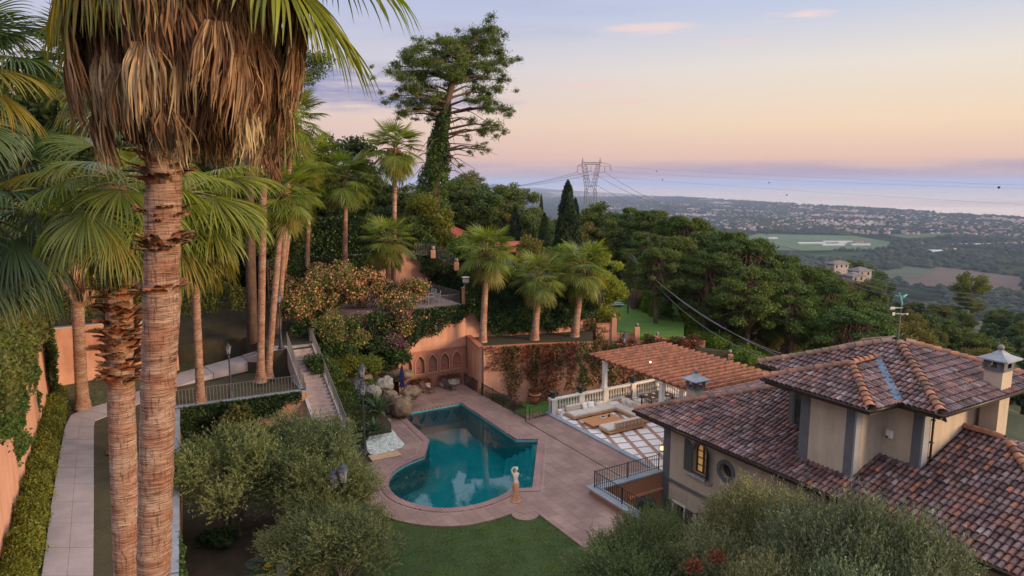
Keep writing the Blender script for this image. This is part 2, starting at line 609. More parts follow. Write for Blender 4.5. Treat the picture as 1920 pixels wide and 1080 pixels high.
def paving(name, c1, c2, mortar, bw=0.8, bh=0.45, msize=0.008):
    m, nt, b = newmat(name)
    v = housevec(nt)
    br = nd(nt, 'ShaderNodeTexBrick', offset=0.37, ins={'Scale': 1.0, 'Mortar Size': msize, 'Mortar Smooth': 0.1, 'Bias': 0.0, 'Brick Width': bw, 'Row Height': bh})
    br.inputs['Color1'].default_value = (*c1, 1)
    br.inputs['Color2'].default_value = (*c2, 1)
    br.inputs['Mortar'].default_value = (*mortar, 1)
    nt.links.new(v, br.inputs['Vector'])
    big = ramp(nt, noise(nt, v, 0.45, 6.0, 0.6), [(0.3, (0.7, 0.66, 0.68)), (0.7, (1.15, 1.12, 1.1))])
    sm = ramp(nt, noise(nt, v, 14, 6.0, 0.7), [(0.3, (0.78, 0.76, 0.76)), (0.65, (1.1, 1.1, 1.1))])
    c = mixc(nt, 1.0, mixc(nt, 1.0, br.outputs[0], big.outputs[0], 'MULTIPLY'), sm.outputs[0], 'MULTIPLY')
    nt.links.new(c, b.inputs['Base Color'])
    b.inputs['Roughness'].default_value = 0.72
    bumpit(nt, b, noise(nt, v, 22, 5.0), 0.3, 0.01)
    return m


M['deck'] = paving('pink_travertine', (0.305, 0.205, 0.165), (0.235, 0.15, 0.125), (0.14, 0.09, 0.08), 0.95, 0.6, 0.012)
M['coping_pool'] = paving('pool_edge_stone', (0.40, 0.245, 0.22), (0.33, 0.20, 0.185), (0.16, 0.09, 0.08), 0.16, 0.16, 0.02)
M['brick'] = paving('niche_brick', (0.40, 0.165, 0.10), (0.33, 0.13, 0.085), (0.25, 0.13, 0.09), 0.28, 0.07, 0.006)
M['step_stone'] = plain('stair_stone', (0.42, 0.34, 0.32), (0.3, 0.23, 0.22), 2.0, 0.85, 0.3)


def terrace_floor():
    m, nt, b = newmat('white_terrace_tiles')
    v = housevec(nt)
    sp = nd(nt, 'ShaderNodeSeparateXYZ')
    nt.links.new(v, sp.inputs[0])

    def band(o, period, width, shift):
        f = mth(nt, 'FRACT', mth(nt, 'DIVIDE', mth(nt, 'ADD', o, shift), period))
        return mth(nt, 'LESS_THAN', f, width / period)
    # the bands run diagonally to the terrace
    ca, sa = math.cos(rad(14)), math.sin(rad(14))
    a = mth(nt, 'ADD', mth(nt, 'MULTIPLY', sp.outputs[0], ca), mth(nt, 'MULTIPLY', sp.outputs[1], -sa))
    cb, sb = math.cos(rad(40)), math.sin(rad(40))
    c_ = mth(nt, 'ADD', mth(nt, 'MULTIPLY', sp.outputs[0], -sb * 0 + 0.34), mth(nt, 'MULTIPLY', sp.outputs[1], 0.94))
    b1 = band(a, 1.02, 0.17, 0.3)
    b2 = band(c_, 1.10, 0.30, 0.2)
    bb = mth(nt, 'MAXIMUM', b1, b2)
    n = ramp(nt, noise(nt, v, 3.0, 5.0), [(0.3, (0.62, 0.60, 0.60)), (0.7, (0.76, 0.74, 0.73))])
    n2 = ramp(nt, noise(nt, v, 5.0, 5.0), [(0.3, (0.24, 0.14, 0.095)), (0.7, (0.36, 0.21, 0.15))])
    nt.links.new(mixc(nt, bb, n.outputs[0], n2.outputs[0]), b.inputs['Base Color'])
    b.inputs['Roughness'].default_value = 0.45
    return m


M['terrace'] = terrace_floor()


def grassmat(name, c1, c2, c3):
    m, nt, b = newmat(name)
    v = coords(nt)
    r = ramp(nt, noise(nt, v, 0.7, 5.0, 0.6), [(0.3, c2), (0.7, c1)])
    dry = ramp(nt, noise(nt, v, 1.7, 4.0, 0.7), [(0.60, (0, 0, 0)), (0.75, (1, 1, 1))])
    c = mixc(nt, dry.outputs[0], r.outputs[0], (*c3, 1))
    f = ramp(nt, noise(nt, v, 16, 6.0, 0.8), [(0.32, (0.35, 0.4, 0.3)), (0.68, (1.6, 1.55, 1.4))])
    c = mixc(nt, 1.0, c, f.outputs[0], 'MULTIPLY')
    nt.links.new(c, b.inputs['Base Color'])
    b.inputs['Roughness'].default_value = 0.9
    bumpit(nt, b, noise(nt, v, 60, 3.0), 0.9, 0.04)
    return m


M['grass'] = grassmat('lawn_grass', (0.045, 0.085, 0.016), (0.028, 0.055, 0.011), (0.085, 0.09, 0.032))
M['grass2'] = grassmat('upper_lawn_grass', (0.085, 0.19, 0.022), (0.06, 0.14, 0.016), (0.12, 0.17, 0.03))
M['grass3'] = grassmat('rough_grass', (0.07, 0.062, 0.032), (0.045, 0.04, 0.022), (0.12, 0.09, 0.05))


def tilemat():
    m, nt, b = newmat('roof_tiles')
    gi = nd(nt, 'ShaderNodeNewGeometry').outputs['Random Per Island']
    r = ramp(nt, gi, [(0.0, (0.065, 0.04, 0.042)), (0.16, (0.10, 0.058, 0.06)), (0.40, (0.17, 0.095, 0.09)), (0.55, (0.24, 0.165, 0.16)),
                      (0.72, (0.32, 0.26, 0.26)), (0.77, (0.20, 0.095, 0.075)), (0.90, (0.29, 0.125, 0.085)), (0.97, (0.42, 0.17, 0.09))], 'CONSTANT')
    v = coords(nt)
    big = ramp(nt, noise(nt, v, 0.7, 6.0, 0.65), [(0.3, (0.55, 0.5, 0.54)), (0.7, (1.3, 1.22, 1.18))])
    lich = ramp(nt, noise(nt, v, 1.6, 6.0, 0.7), [(0.52, (0, 0, 0)), (0.66, (0.75, 0.75, 0.75))])
    sm = ramp(nt, noise(nt, v, 18, 5.0, 0.7), [(0.35, (0.55, 0.53, 0.55)), (0.65, (1.2, 1.2, 1.2))])
    c = mixc(nt, 1.0, mixc(nt, 1.0, mixc(nt, 0.22, mixc(nt, lich.outputs[0], r.outputs[0], (0.30, 0.26, 0.26, 1)), (0.16, 0.10, 0.095, 1)), big.outputs[0], 'MULTIPLY'), sm.outputs[0], 'MULTIPLY')
    nt.links.new(c, b.inputs['Base Color'])
    b.inputs['Roughness'].default_value = 0.6
    b.inputs['Specular IOR Level'].default_value = 0.4
    bumpit(nt, b, noise(nt, v, 30, 4.0), 0.4, 0.015)
    return m


M['tiles'] = tilemat()
M['ridge'] = leafmat('ridge_tiles', [(0.14, 0.085, 0.08), (0.25, 0.12, 0.095), (0.33, 0.145, 0.11), (0.28, 0.17, 0.15)], 0.7, 0.0, 1.0)
M['underroof'] = plain('under_tile_mortar', (0.05, 0.03, 0.028), (0.03, 0.02, 0.02), 3.0, 0.95, 0.2)

# foliage
M['ivy'] = leafmat('ivy_leaves', [(0.014, 0.032, 0.012), (0.024, 0.052, 0.016), (0.04, 0.078, 0.022), (0.065, 0.10, 0.028)], 0.45, 0.2, 0.5)
M['ivy_light'] = leafmat('light_ivy_leaves', [(0.04, 0.07, 0.02), (0.07, 0.11, 0.03), (0.11, 0.15, 0.035), (0.05, 0.08, 0.03)], 0.5, 0.3, 0.9)
M['olive'] = leafmat('olive_leaves', [(0.055, 0.075, 0.032), (0.10, 0.13, 0.05), (0.16, 0.195, 0.07), (0.20, 0.215, 0.135), (0.075, 0.095, 0.055)], 0.5, 0.25, 0.55)
M['olive_grey'] = leafmat('grey_olive_leaves', [(0.08, 0.09, 0.055), (0.13, 0.145, 0.08), (0.19, 0.205, 0.115), (0.29, 0.30, 0.21), (0.11, 0.12, 0.085)], 0.5, 0.22, 0.55)
M['broad'] = leafmat('broad_leaves', [(0.035, 0.065, 0.018), (0.075, 0.11, 0.025), (0.125, 0.16, 0.035), (0.05, 0.075, 0.024)], 0.6, 0.25, 0.22)
M['broad_warm'] = leafmat('warm_leaves', [(0.075, 0.075, 0.022), (0.13, 0.11, 0.03), (0.11, 0.135, 0.03), (0.17, 0.11, 0.04)], 0.6, 0.3, 0.3)
M['broad_blue'] = leafmat('bluish_leaves', [(0.027, 0.055, 0.024), (0.055, 0.09, 0.034), (0.095, 0.135, 0.045), (0.04, 0.066, 0.03)], 0.6, 0.2, 0.22)
M['yellow_leaf'] = leafmat('yellow_green_leaves', [(0.10, 0.13, 0.02), (0.16, 0.17, 0.025), (0.08, 0.11, 0.02), (0.20, 0.17, 0.03)], 0.6, 0.35, 0.4)
M['pine'] = leafmat('pine_needles', [(0.028, 0.058, 0.02), (0.055, 0.095, 0.025), (0.09, 0.135, 0.032), (0.14, 0.17, 0.04)], 0.6, 0.2, 0.35)
M['cypress'] = leafmat('cypress_leaves', [(0.012, 0.028, 0.013), (0.02, 0.042, 0.017), (0.032, 0.058, 0.02)], 0.7, 0.1, 0.6)
M['hedge'] = leafmat('hedge_leaves', [(0.07, 0.10, 0.02), (0.11, 0.14, 0.026), (0.16, 0.17, 0.03), (0.09, 0.10, 0.02)], 0.5, 0.3, 0.8)
M['lime'] = leafmat('lime_leaves', [(0.15, 0.19, 0.03), (0.21, 0.25, 0.035), (0.12, 0.16, 0.03)], 0.6, 0.4, 0.4)
M['bank'] = leafmat('bank_leaves', [(0.07, 0.13, 0.02), (0.12, 0.20, 0.028), (0.17, 0.25, 0.035), (0.08, 0.12, 0.025)], 0.5, 0.3, 0.35)
M['bougain_green'] = leafmat('bougainvillea_leaves', [(0.06, 0.11, 0.025), (0.10, 0.16, 0.03), (0.19, 0.23, 0.04), (0.035, 0.065, 0.02)], 0.6, 0.35, 0.7)
M['bract'] = leafmat('faded_bracts', [(0.56, 0.26, 0.20), (0.58, 0.34, 0.20), (0.56, 0.24, 0.28), (0.50, 0.30, 0.20)], 0.8, 0.35, 0.9, tcol=(1.1, 1.0, 0.8, 1))
M['magenta'] = leafmat('magenta_bracts', [(0.36, 0.045, 0.26), (0.46, 0.09, 0.34), (0.3, 0.03, 0.16)], 0.8, 0.35, 0.9, tcol=(1.2, 0.8, 1.1, 1))
M['red_flower'] = leafmat('red_petals', [(0.5, 0.02, 0.08), (0.6, 0.05, 0.16), (0.4, 0.02, 0.05)], 0.8, 0.3, 0.9, tcol=(1.2, 0.8, 0.9, 1))
M['red_vine'] = leafmat('red_creeper', [(0.17, 0.045, 0.03), (0.24, 0.07, 0.045), (0.13, 0.05, 0.03), (0.09, 0.07, 0.025)], 0.7, 0.25, 0.5, tcol=(1.2, 0.9, 0.6, 1))
M['mixed_vine'] = leafmat('green_red_creeper', [(0.05, 0.07, 0.022), (0.08, 0.09, 0.03), (0.14, 0.06, 0.03), (0.035, 0.055, 0.02)], 0.7, 0.25, 0.5)
M['agave'] = plain('agave_leaf', (0.10, 0.15, 0.05), (0.03, 0.055, 0.035), 2.5, 0.5, 0.1, world_space=False)
M['frond'] = leafmat('palm_frond', [(0.085, 0.13, 0.025), (0.16, 0.21, 0.035), (0.25, 0.29, 0.05), (0.10, 0.14, 0.03), (0.21, 0.23, 0.06)], 0.42, 0.4, 0.5, tcol=(1.3, 1.25, 0.45, 1), spec=0.45)
M['frond_blue'] = leafmat('dark_palm_frond', [(0.04, 0.085, 0.045), (0.055, 0.10, 0.045), (0.08, 0.12, 0.05), (0.05, 0.09, 0.05)], 0.38, 0.22, 0.5, tcol=(1.2, 1.2, 0.5, 1), spec=0.5)
M['frond_yellow'] = leafmat('yellowing_palm_frond', [(0.17, 0.19, 0.035), (0.23, 0.22, 0.04), (0.29, 0.20, 0.05), (0.13, 0.17, 0.035)], 0.45, 0.42, 0.6, tcol=(1.2, 1.1, 0.5, 1), spec=0.4)
M['dead'] = leafmat('dead_palm_leaves', [(0.16, 0.085, 0.055), (0.27, 0.155, 0.10), (0.37, 0.24, 0.165), (0.48, 0.35, 0.26), (0.12, 0.065, 0.045), (0.22, 0.11, 0.07)], 0.8, 0.25, 1.2, tcol=(1.15, 0.9, 0.65, 1), spec=0.2)
M['dead_dark'] = leafmat('dark_dead_leaves', [(0.08, 0.045, 0.035), (0.15, 0.08, 0.055), (0.20, 0.11, 0.075)], 0.9, 0.15, 1.2, tcol=(1.1, .9, .7, 1), spec=.1)
M['dead_pale'] = leafmat('pale_dead_leaves', [(0.34, 0.24, 0.17), (0.48, 0.36, 0.27), (0.58, 0.46, 0.36)], 0.9, 0.3, 1.2, tcol=(1.1, .95, .75, 1), spec=.1)
M['boot'] = leafmat('palm_leaf_bases', [(0.10, 0.05, 0.035), (0.24, 0.12, 0.08), (0.38, 0.20, 0.13), (0.17, 0.06, 0.035), (0.30, 0.11, 0.06)], 0.7, 0.0, 2.0)


def trunkmat():
    m, nt, b = newmat('palm_trunk')
    v = coords(nt, False)
    rings = noise(nt, v, 1.0, 6.0, 0.6, (2.2, 2.2, 30))
    rings2 = noise(nt, v, 1.0, 5.0, 0.65, (4, 4, 95))
    big = noise(nt, v, 1.0, 4.0, 0.6, (1.2, 1.2, 2.5))
    r = ramp(nt, rings, [(0.28, (0.13, 0.08, 0.06)), (0.40, (0.33, 0.215, 0.165)), (0.56, (0.47, 0.335, 0.26)), (0.75, (0.60, 0.46, 0.36))])
    r2 = ramp(nt, rings2, [(0.38, (0.30, 0.23, 0.20)), (0.50, (1.05, 1.05, 1.05))])
    r3 = ramp(nt, big, [(0.36, (0.74, 0.50, 0.42)), (0.62, (1.0, 0.96, 0.93))])
    fis = ramp(nt, noise(nt, v, 1.0, 5.0, 0.7, (26, 26, 3.5)), [(0.36, (0.45, 0.38, 0.35)), (0.47, (1, 1, 1))])
    c = mixc(nt, 1.0, mixc(nt, 1.0, mixc(nt, 1.0, r.outputs[0], r2.outputs[0], 'MULTIPLY'), r3.outputs[0], 'MULTIPLY'), fis.outputs[0], 'MULTIPLY')
    nt.links.new(c, b.inputs['Base Color'])
    b.inputs['Roughness'].default_value = 0.85
    b.inputs['Specular IOR Level'].default_value = 0.2
    hsum = mth(nt, 'ADD', rings, mth(nt, 'MULTIPLY', rings2, 0.6))
    bumpit(nt, b, hsum, 0.9, 0.06)
    return m


M['trunk'] = trunkmat()

# ---------------------------------------------------------------- foliage helpers
def unit(a):
    return a / np.maximum(1e-9, np.linalg.norm(a, axis=1, keepdims=True))


def leaves_arrays(P, size, aspect=0.5, droop=0.0, rng=NR, out=None):
    """one rhomb leaf per point"""
    n = len(P)
    a = rng.normal(size=(n, 3))
    if out is not None:
        a = a + out
    a[:, 2] -= droop
    a = unit(a)
    b = unit(np.cross(a, rng.normal(size=(n, 3))))
    L = size * rng.uniform(0.6, 1.35, (n, 1)) * 0.5
    W = L * aspect
    V = np.stack([P - a * L, P + b * W - a * L * 0.1, P + a * L, P - b * W - a * L * 0.1], axis=1).reshape(-1, 3)
    F = np.arange(4 * n).reshape(-1, 4)
    return V, F


def cloud(name, P, size, mats, aspect=0.5, droop=0.0, parent=None, MI=None, loc=None, out=None):
    V, F = leaves_arrays(np.asarray(P), size, aspect, droop, out=out)
    return link(name, npmesh(name, V, F, mats, MI), parent, loc)


def cloudmesh(name, P, size, mats, aspect=0.5, droop=0.0, MI=None, out=None):
    V, F = leaves_arrays(np.asarray(P), size, aspect, droop, out=out)
    return npmesh(name, V, F, mats, MI)


def sph(n, rng=NR):
    return unit(rng.normal(size=(n, 3)))


def lobes(centers, radii, n, shell=0.25, squash=(1, 1, 0.8), rng=NR, rough=0.0):
    """points in the outer shell of many small lobes"""
    centers = np.asarray(centers, float)
    radii = np.asarray(radii, float)
    w = radii ** 2
    k = rng.choice(len(centers), n, p=w / w.sum())
    d = sph(n, rng)
    r = radii[k][:, None] * (1 - shell * rng.random((n, 1)) ** 1.5)
    if rough:
        r = r * (1 + rough * rng.normal(size=(n, 1)))
    return centers[k] + d * r * np.array(squash), d


def blob_lobes(cx, cy, cz, rx, ry, rz, k, lr, rng=NR, inner=0.35):
    """k lobe centres spread through an ellipsoid, mostly near its surface"""
    d = sph(k, rng)
    r = (inner + (1 - inner) * rng.random((k, 1)) ** 0.5)
    c = np.array([cx, cy, cz]) + d * r * np.array([rx, ry, rz]) * 0.82
    return c, rng.uniform(lr * 0.6, lr * 1.25, k)


def limbs(mb, base, top, r0, targets, r1=0.03, n=7, bend=0.15, split=0.45):
    """tapered trunk with limbs running out to the targets"""
    base, top = Vector(base), Vector(top)
    mid = (base + top) / 2 + Vector((RNG.uniform(-1, 1), RNG.uniform(-1, 1), 0)) * bend * (top - base).length * 0.5
    pts = [base, base.lerp(mid, 0.5) + Vector((0, 0, 0)), mid, mid.lerp(top, 0.5), top]
    mb.tube(pts, [r0 * 1.3, r0, r0 * 0.85, r0 * 0.68, r0 * 0.45], n)
    for t in targets:
        t = Vector(t)
        f = RNG.uniform(split, 1.0)
        s = pts[2].lerp(pts[4], (f - 0.45) / 0.55) if f > 0.45 else pts[0].lerp(pts[2], f / 0.45)
        m = s.lerp(t, 0.5) + Vector((RNG.uniform(-1, 1), RNG.uniform(-1, 1), RNG.uniform(-0.3, 1))) * (t - s).length * 0.12
        rr = r0 * RNG.uniform(0.28, 0.42)
        mb.tube([s, m, t], [rr, rr * 0.6, r1], 5, cap=False)


# ---- tree prototypes (built once, copied by object)
def broad_mesh(seed, h, rx, lr, n, size, mat, flat=0.75, kl=26, aspect=0.6, trunk=0.35, cz=0.62, rz=0.4):
    rng = np.random.default_rng(seed)
    c, r = blob_lobes(0, 0, h * cz, rx, rx * rng.uniform(0.85, 1.1), h * rz, kl, lr, rng)
    P, d = lobes(c, r, n, 0.6, (1, 1, flat), rng, 0.16)
    crown = cloudmesh('crown', P, size, M[mat], aspect, out=d * 0.4)
    mb = MB()
    RNG.seed(seed)
    limbs(mb, (0, 0, -0.8), (rng.uniform(-.3, .3), rng.uniform(-.3, .3), h * 0.6), trunk, [tuple(x) for x in c[: max(5, kl // 3)]])
    return mb.mesh('trunk', M['bark'], True), crown


def pine_mesh(seed, h, rx, n, size, mat='pine', kl=34, lean=0.0, base=0.42, trunkr=0.32):
    """stone / maritime pine: bare trunk, limbs out to flat needle pads"""
    rng = np.random.default_rng(seed)
    RNG.seed(seed)
    c = []
    for i in range(kl):
        f = rng.random() ** 0.75
        z = h * (base + (0.98 - base) * f)
        rr = rx * math.sqrt(max(0.05, 1 - (max(0, f - 0.35) / 0.68) ** 2)) * (0.35 + 0.65 * rng.random() ** 0.5)
        if f < 0.3:
            rr *= 0.6 + f
        a = rng.uniform(0, 2 * math.pi)
        c.append((rr * math.cos(a) + lean * z / h, rr * math.sin(a), z))
    c = np.array(c)
    r = rng.uniform(0.45, 1.15, kl) * rx * 0.23
    P, d = lobes(c, r, n, 0.8, (1.1, 1.1, 0.5), rng, 0.2)
    out = d * 0.5
    out[:, 2] += 0.7
    crown = cloudmesh('crown', P, size, M[mat], 0.28, out=out)
    mb = MB()
    limbs(mb, (0, 0, -1), (lean * 0.9, 0, h * 0.93), trunkr, [tuple(x - np.array([0, 0, 0.15])) for x in c], 0.04, 8, 0.08, base)
    # dead lower twigs
    for i in range(10):
        z = h * rng.uniform(0.2, base)
        a = rng.uniform(0, 6.28)
        L = rng.uniform(0.8, 2.2)
        x0 = lean * z / h
        mb.tube([(x0, 0, z), (x0 + L * math.cos(a), L * math.sin(a), z + rng.uniform(-.3, .3))], [0.05, 0.015], 4, cap=False)
    return mb.mesh('trunk', M['pine_bark'], True), crown


def cypress_mesh(seed, h, r, n, size):
    rng = np.random.default_rng(seed)
    f = rng.random(n)
    z = h * (0.04 + 0.96 * f)
    prof = np.minimum(1, f / 0.12) ** 0.5 * (1 - f) ** 0.62 * 1.25
    a = rng.uniform(0, 2 * math.pi, n)
    wob = 1 + 0.16 * np.sin(a * 3 + z * 1.1) + 0.12 * np.sin(a * 5 - z * 2.3)
    rr = r * prof * wob * (0.78 + 0.28 * rng.random(n))
    P = np.stack([rr * np.cos(a), rr * np.sin(a), z], 1)
    out = np.stack([np.cos(a) * .2, np.sin(a) * .2, np.full(n, 1.6)], 1)
    crown = cloudmesh('crown', P, size, M['cypress'], 0.3, out=out)
    mb = MB()
    mb.tube([(0, 0, -0.8), (0, 0, h * 0.5), (0, 0, h * 0.9)], [0.2, 0.14, 0.03], 7)
    return mb.mesh('trunk', M['bark'], True), crown


def plant_tree(name, label, cat, loc, meshes, rz=0.0, sc=1.0, group=None, parts=('trunk', 'crown')):
    t = thing(name, label, cat, loc, rz, group)
    t.scale = (sc, sc, sc) if isinstance(sc, (int, float)) else sc
    for p, me in zip(parts, meshes):
        link(p, me, t)
    return t


def shrub(name, label, cat, c, rx, ry, rz, mat, n, size, lr=0.4, kl=14, aspect=0.55, group=None, extra=None, seed=None, droop=0.0, stems=True):
    """bush: stems plus a crown of leaf lobes, c is the base"""
    rng = np.random.default_rng(seed if seed is not None else int(abs(c[0] * 37 + c[1] * 91)) + 5)
    t = thing(name, label, cat, c, 0, group)
    cs, rr = blob_lobes(0, 0, rz * 0.95, rx, ry, rz, kl, lr, rng, 0.25)
    P, d = lobes(cs, rr, n, 0.6, (1, 1, 0.85), rng, 0.08)
    P[:, 2] = np.maximum(P[:, 2], 0.02)
    cloud('foliage', P, size, M[mat], aspect, droop, t, out=d * 0.4)
    if stems:
        mb = MB()
        for x in cs[:7]:
            mb.tube([(x[0] * .15, x[1] * .15, -0.15), (x[0] * .6, x[1] * .6, x[2] * .5), tuple(x)], [0.05, 0.035, 0.012], 5, cap=False)
        mb.build('stem', M['bark'], t, True)
    if extra:
        em, en, es, f = extra
        m2 = rng.random(len(P)) < 1
        idx = rng.choice(len(P), en)
        # flowers gather on part of the lobes
        Q = P[idx] + d[idx] * 0.08
        cloud('flowers', Q, es, M[em], 0.8, 0, t)
    return t


# ---------------------------------------------------------------- palms
def frond_arrays(pitch, R, Lp, nseg, st, limp, rng, dead=False, spread=118, solid=0.5, wmul=1.0):
    """one fan leaf: petiole from the origin along +x at 'pitch', blade of nseg folded strips, tips hanging"""
    V, F, MI = [], [], []
    p = np.array([0.0, 0, 0])
    ang = rad(pitch)
    # petiole
    k = 6
    pts = [p.copy()]
    for i in range(k):
        ang2 = ang - (0.10 if not dead else 0.18) * i * (1.0 if pitch > -50 else 0.3)
        d = np.array([math.cos(ang2), 0, math.sin(ang2)])
        p = p + d * Lp / k
        pts.append(p.copy())
    w = 0.035 if not dead else 0.03
    for i, q in enumerate(pts):
        ww = w * (1.3 - 0.6 * i / k)
        V += [(q[0], -ww, q[2]), (q[0], 0, q[2] - ww * 0.9), (q[0], ww, q[2]), (q[0], 0, q[2] + ww * 0.5)]
    for i in range(k):
        for j in range(4):
            a, b = i * 4 + j, i * 4 + (j + 1) % 4
            F.append((a, b, b + 4, a + 4))
            MI.append(1)
    hub = pts[-1]
    fx = d.copy()                                   # blade direction
    fy = np.array([0, 1.0, 0])
    fn = np.cross(fx, fy)
    if fn[2] < 0:
        fn = -fn
    g = np.array([0, 0, -1.0])
    dth = 2 * rad(spread) / nseg
    for s_ in range(nseg):
        th = -rad(spread) + dth * (s_ + 0.5) + rng.normal() * dth * 0.12
        cup = 0.28 * (abs(th) / rad(spread)) ** 1.5
        d0 = fx * math.cos(th) + fy * math.sin(th)
        d0 = d0 * math.cos(cup) - fn * math.sin(cup) * 0.6
        d0 /= np.linalg.norm(d0)
        L = R * (0.78 + 0.22 * math.cos(th * 0.8)) * rng.uniform(0.9, 1.06)
        lim = limp * rng.uniform(0.7, 1.35)
        tw = rng.normal() * 0.12
        pos = hub.copy()
        dr = d0.copy()
        base = len(V)
        for i in range(st + 1):
            f = i / st
            side = np.cross(fn, dr)
            sl = np.linalg.norm(side)
            side = side / sl if sl > 1e-4 else fy
            nn = np.cross(dr, side)
            if f < solid:
                ww = (f * L + 0.02) * math.tan(dth / 2) * 1.06
            else:
                ww = (solid * L) * math.tan(dth / 2) * (1 - (f - solid) / (1 - solid)) ** 0.7 * 1.06 + 0.0015
            ww *= wmul
            fold = ww * (0.55 if f < solid else 0.8)
            V.append(tuple(pos - side * ww + nn * 0))
            V.append(tuple(pos - nn * fold * (1 if dr[2] < 2 else 1)))
            V.append(tuple(pos + side * ww))
            if i < st:
                bend = lim * (0.05 + 1.0 * max(0, f - solid * 0.75) ** 1.1)
                dr = dr + g * bend * (1.0 / st) * 4.0 + side * tw * (f > solid) * 0.3
                if dead:
                    dr = dr + rng.normal(size=3) * 0.10
                dr /= np.linalg.norm(dr)
                pos = pos + dr * L / st
        for i in range(st):
            a = base + i * 3
            F.append((a, a + 1, a + 4, a + 3))
            F.append((a + 1, a + 2, a + 5, a + 4))
            MI += [0, 0]
    return np.array(V), np.array(F), MI


M['petiole'] = plain('palm_petiole', (0.20, 0.20, 0.05), (0.13, 0.10, 0.03), 6.0, 0.5, 0.1, world_space=False)
M['petiole_dead'] = plain('dead_petiole', (0.28, 0.14, 0.08), (0.14, 0.07, 0.045), 6.0, 0.8, 0.2, world_space=False)

PITCH = [74, 52, 30, 8, -14, -36, -60]
FR = {}


def frond_lib(key, R, Lp, nseg, st, limp, wmul=1.0, solid=0.5):
    out = []
    for i, p in enumerate(PITCH):
        row = []
        for v in range(2):
            rng = np.random.default_rng(100 + i * 7 + v * 31 + len(FR))
            V, F, MI = frond_arrays(p, R * rng.uniform(.92, 1.05), Lp, nseg, st, limp * (0.45 + 0.55 * (i / 6.0) ** 0.6), rng, wmul=wmul, solid=solid)
            row.append((V, F, MI))
        out.append(row)
    FR[key] = out
    return out


_meshcache = {}


def frond_mesh(key, i, v, leaf):
    k = (key, i, v, leaf)
    if k not in _meshcache:
        V, F, MI = FR[key][i][v]
        _meshcache[k] = npmesh('frond', V, F, [M[leaf], M['petiole']], MI)
    return _meshcache[k]


frond_lib('near', 1.2, 0.9, 48, 9, 2.1, 0.85)
frond_lib('mid', 1.25, 1.1, 26, 6, 0.85, 0.95, solid=0.4)


def dead_skirt(parent, z0, z1, rout, count, rng, key_R=1.0, loc=(0, 0, 0), nseg=22, st=6, mat='dead', w=0.0085):
    """hanging dead leaves: arching petioles, each ending in a bundle of long limp strips; hem at z0, top at z1"""
    V, F, MI = [], [], []
    for i in range(count):
        a = rng.uniform(0, 2 * math.pi)
        er = np.array([math.cos(a), math.sin(a), 0])
        et = np.array([-math.sin(a), math.cos(a), 0])
        rr = 0.25 + (rout - 0.25) * rng.random() ** 0.55
        R = key_R * rng.uniform(0.75, 1.2)
        zt = z0 + (rng.uniform(-0.3, 0.5) + 0.12 * math.sin(a * 5)) * key_R + R + (z1 - z0 - R) * rng.random() ** 0.9
        hub = er * rr + np.array([loc[0], loc[1], zt])
        root = er * 0.2 + np.array([loc[0], loc[1], zt + rr * rng.uniform(0.1, 0.5)])
        mid = (hub + root) / 2 + np.array([0, 0, 0.16 * rr])
        o = len(V)
        for q, ww in ((root, .032), (mid, .024), (hub, .016)):
            V += [tuple(q - et * ww), tuple(q + np.array([0, 0, ww])), tuple(q + et * ww)]
        for k in range(2):
            for j in range(2):
                q = o + k * 3 + j
                F.append((q, q + 1, q + 4, q + 3))
                MI.append(1)
        lean = rng.normal() * 0.1
        mi = (0, 0, 2, 2, 3)[int(rng.integers(5))]
        for s_ in range(nseg):
            f = (s_ + .5) / nseg * 2 - 1
            x = f * R * 0.30 * rng.uniform(.8, 1.1)
            L = R * (1.0 - 0.22 * abs(f)) * rng.uniform(0.75, 1.12)
            bow = rng.uniform(0.0, 0.07)
            sw = rng.normal(size=3) * 0.06
            sw[2] *= 0.25
            ww = w * rng.uniform(0.6, 1.3)
            tw = rng.uniform(-1.2, 1.2)
            sd = et * math.cos(tw) + er * math.sin(tw)
            o = len(V)
            for k in range(st + 1):
                g = k / st
                side_ = x * (0.5 + 0.5 * min(1.0, g * 2.6)) + lean * g * L + sw[0] * math.sin(g * 3.0) * g + sw[2] * math.sin(g * 7 + s_)
                p = hub + et * side_ + er * (bow * math.sin(min(1, g * 1.5) * 2.2) - 0.10 * g * g + sw[1] * g + rng.normal() * .006) - np.array([0, 0, L * (g ** 0.93)])
                wk = ww * (0.55 + 1.2 * min(1, g * 3)) * (1 - g ** 3) + .0015
                V += [tuple(p - sd * wk), tuple(p + sd * wk)]
            for k in range(st):
                q = o + k * 2
                F.append((q, q + 1, q + 3, q + 2))
                MI.append(mi)
    return link('dead_skirt', npmesh('dead_skirt', V, F, [M[mat], M['petiole_dead'], M['dead_dark'], M['dead_pale']], MI), parent)


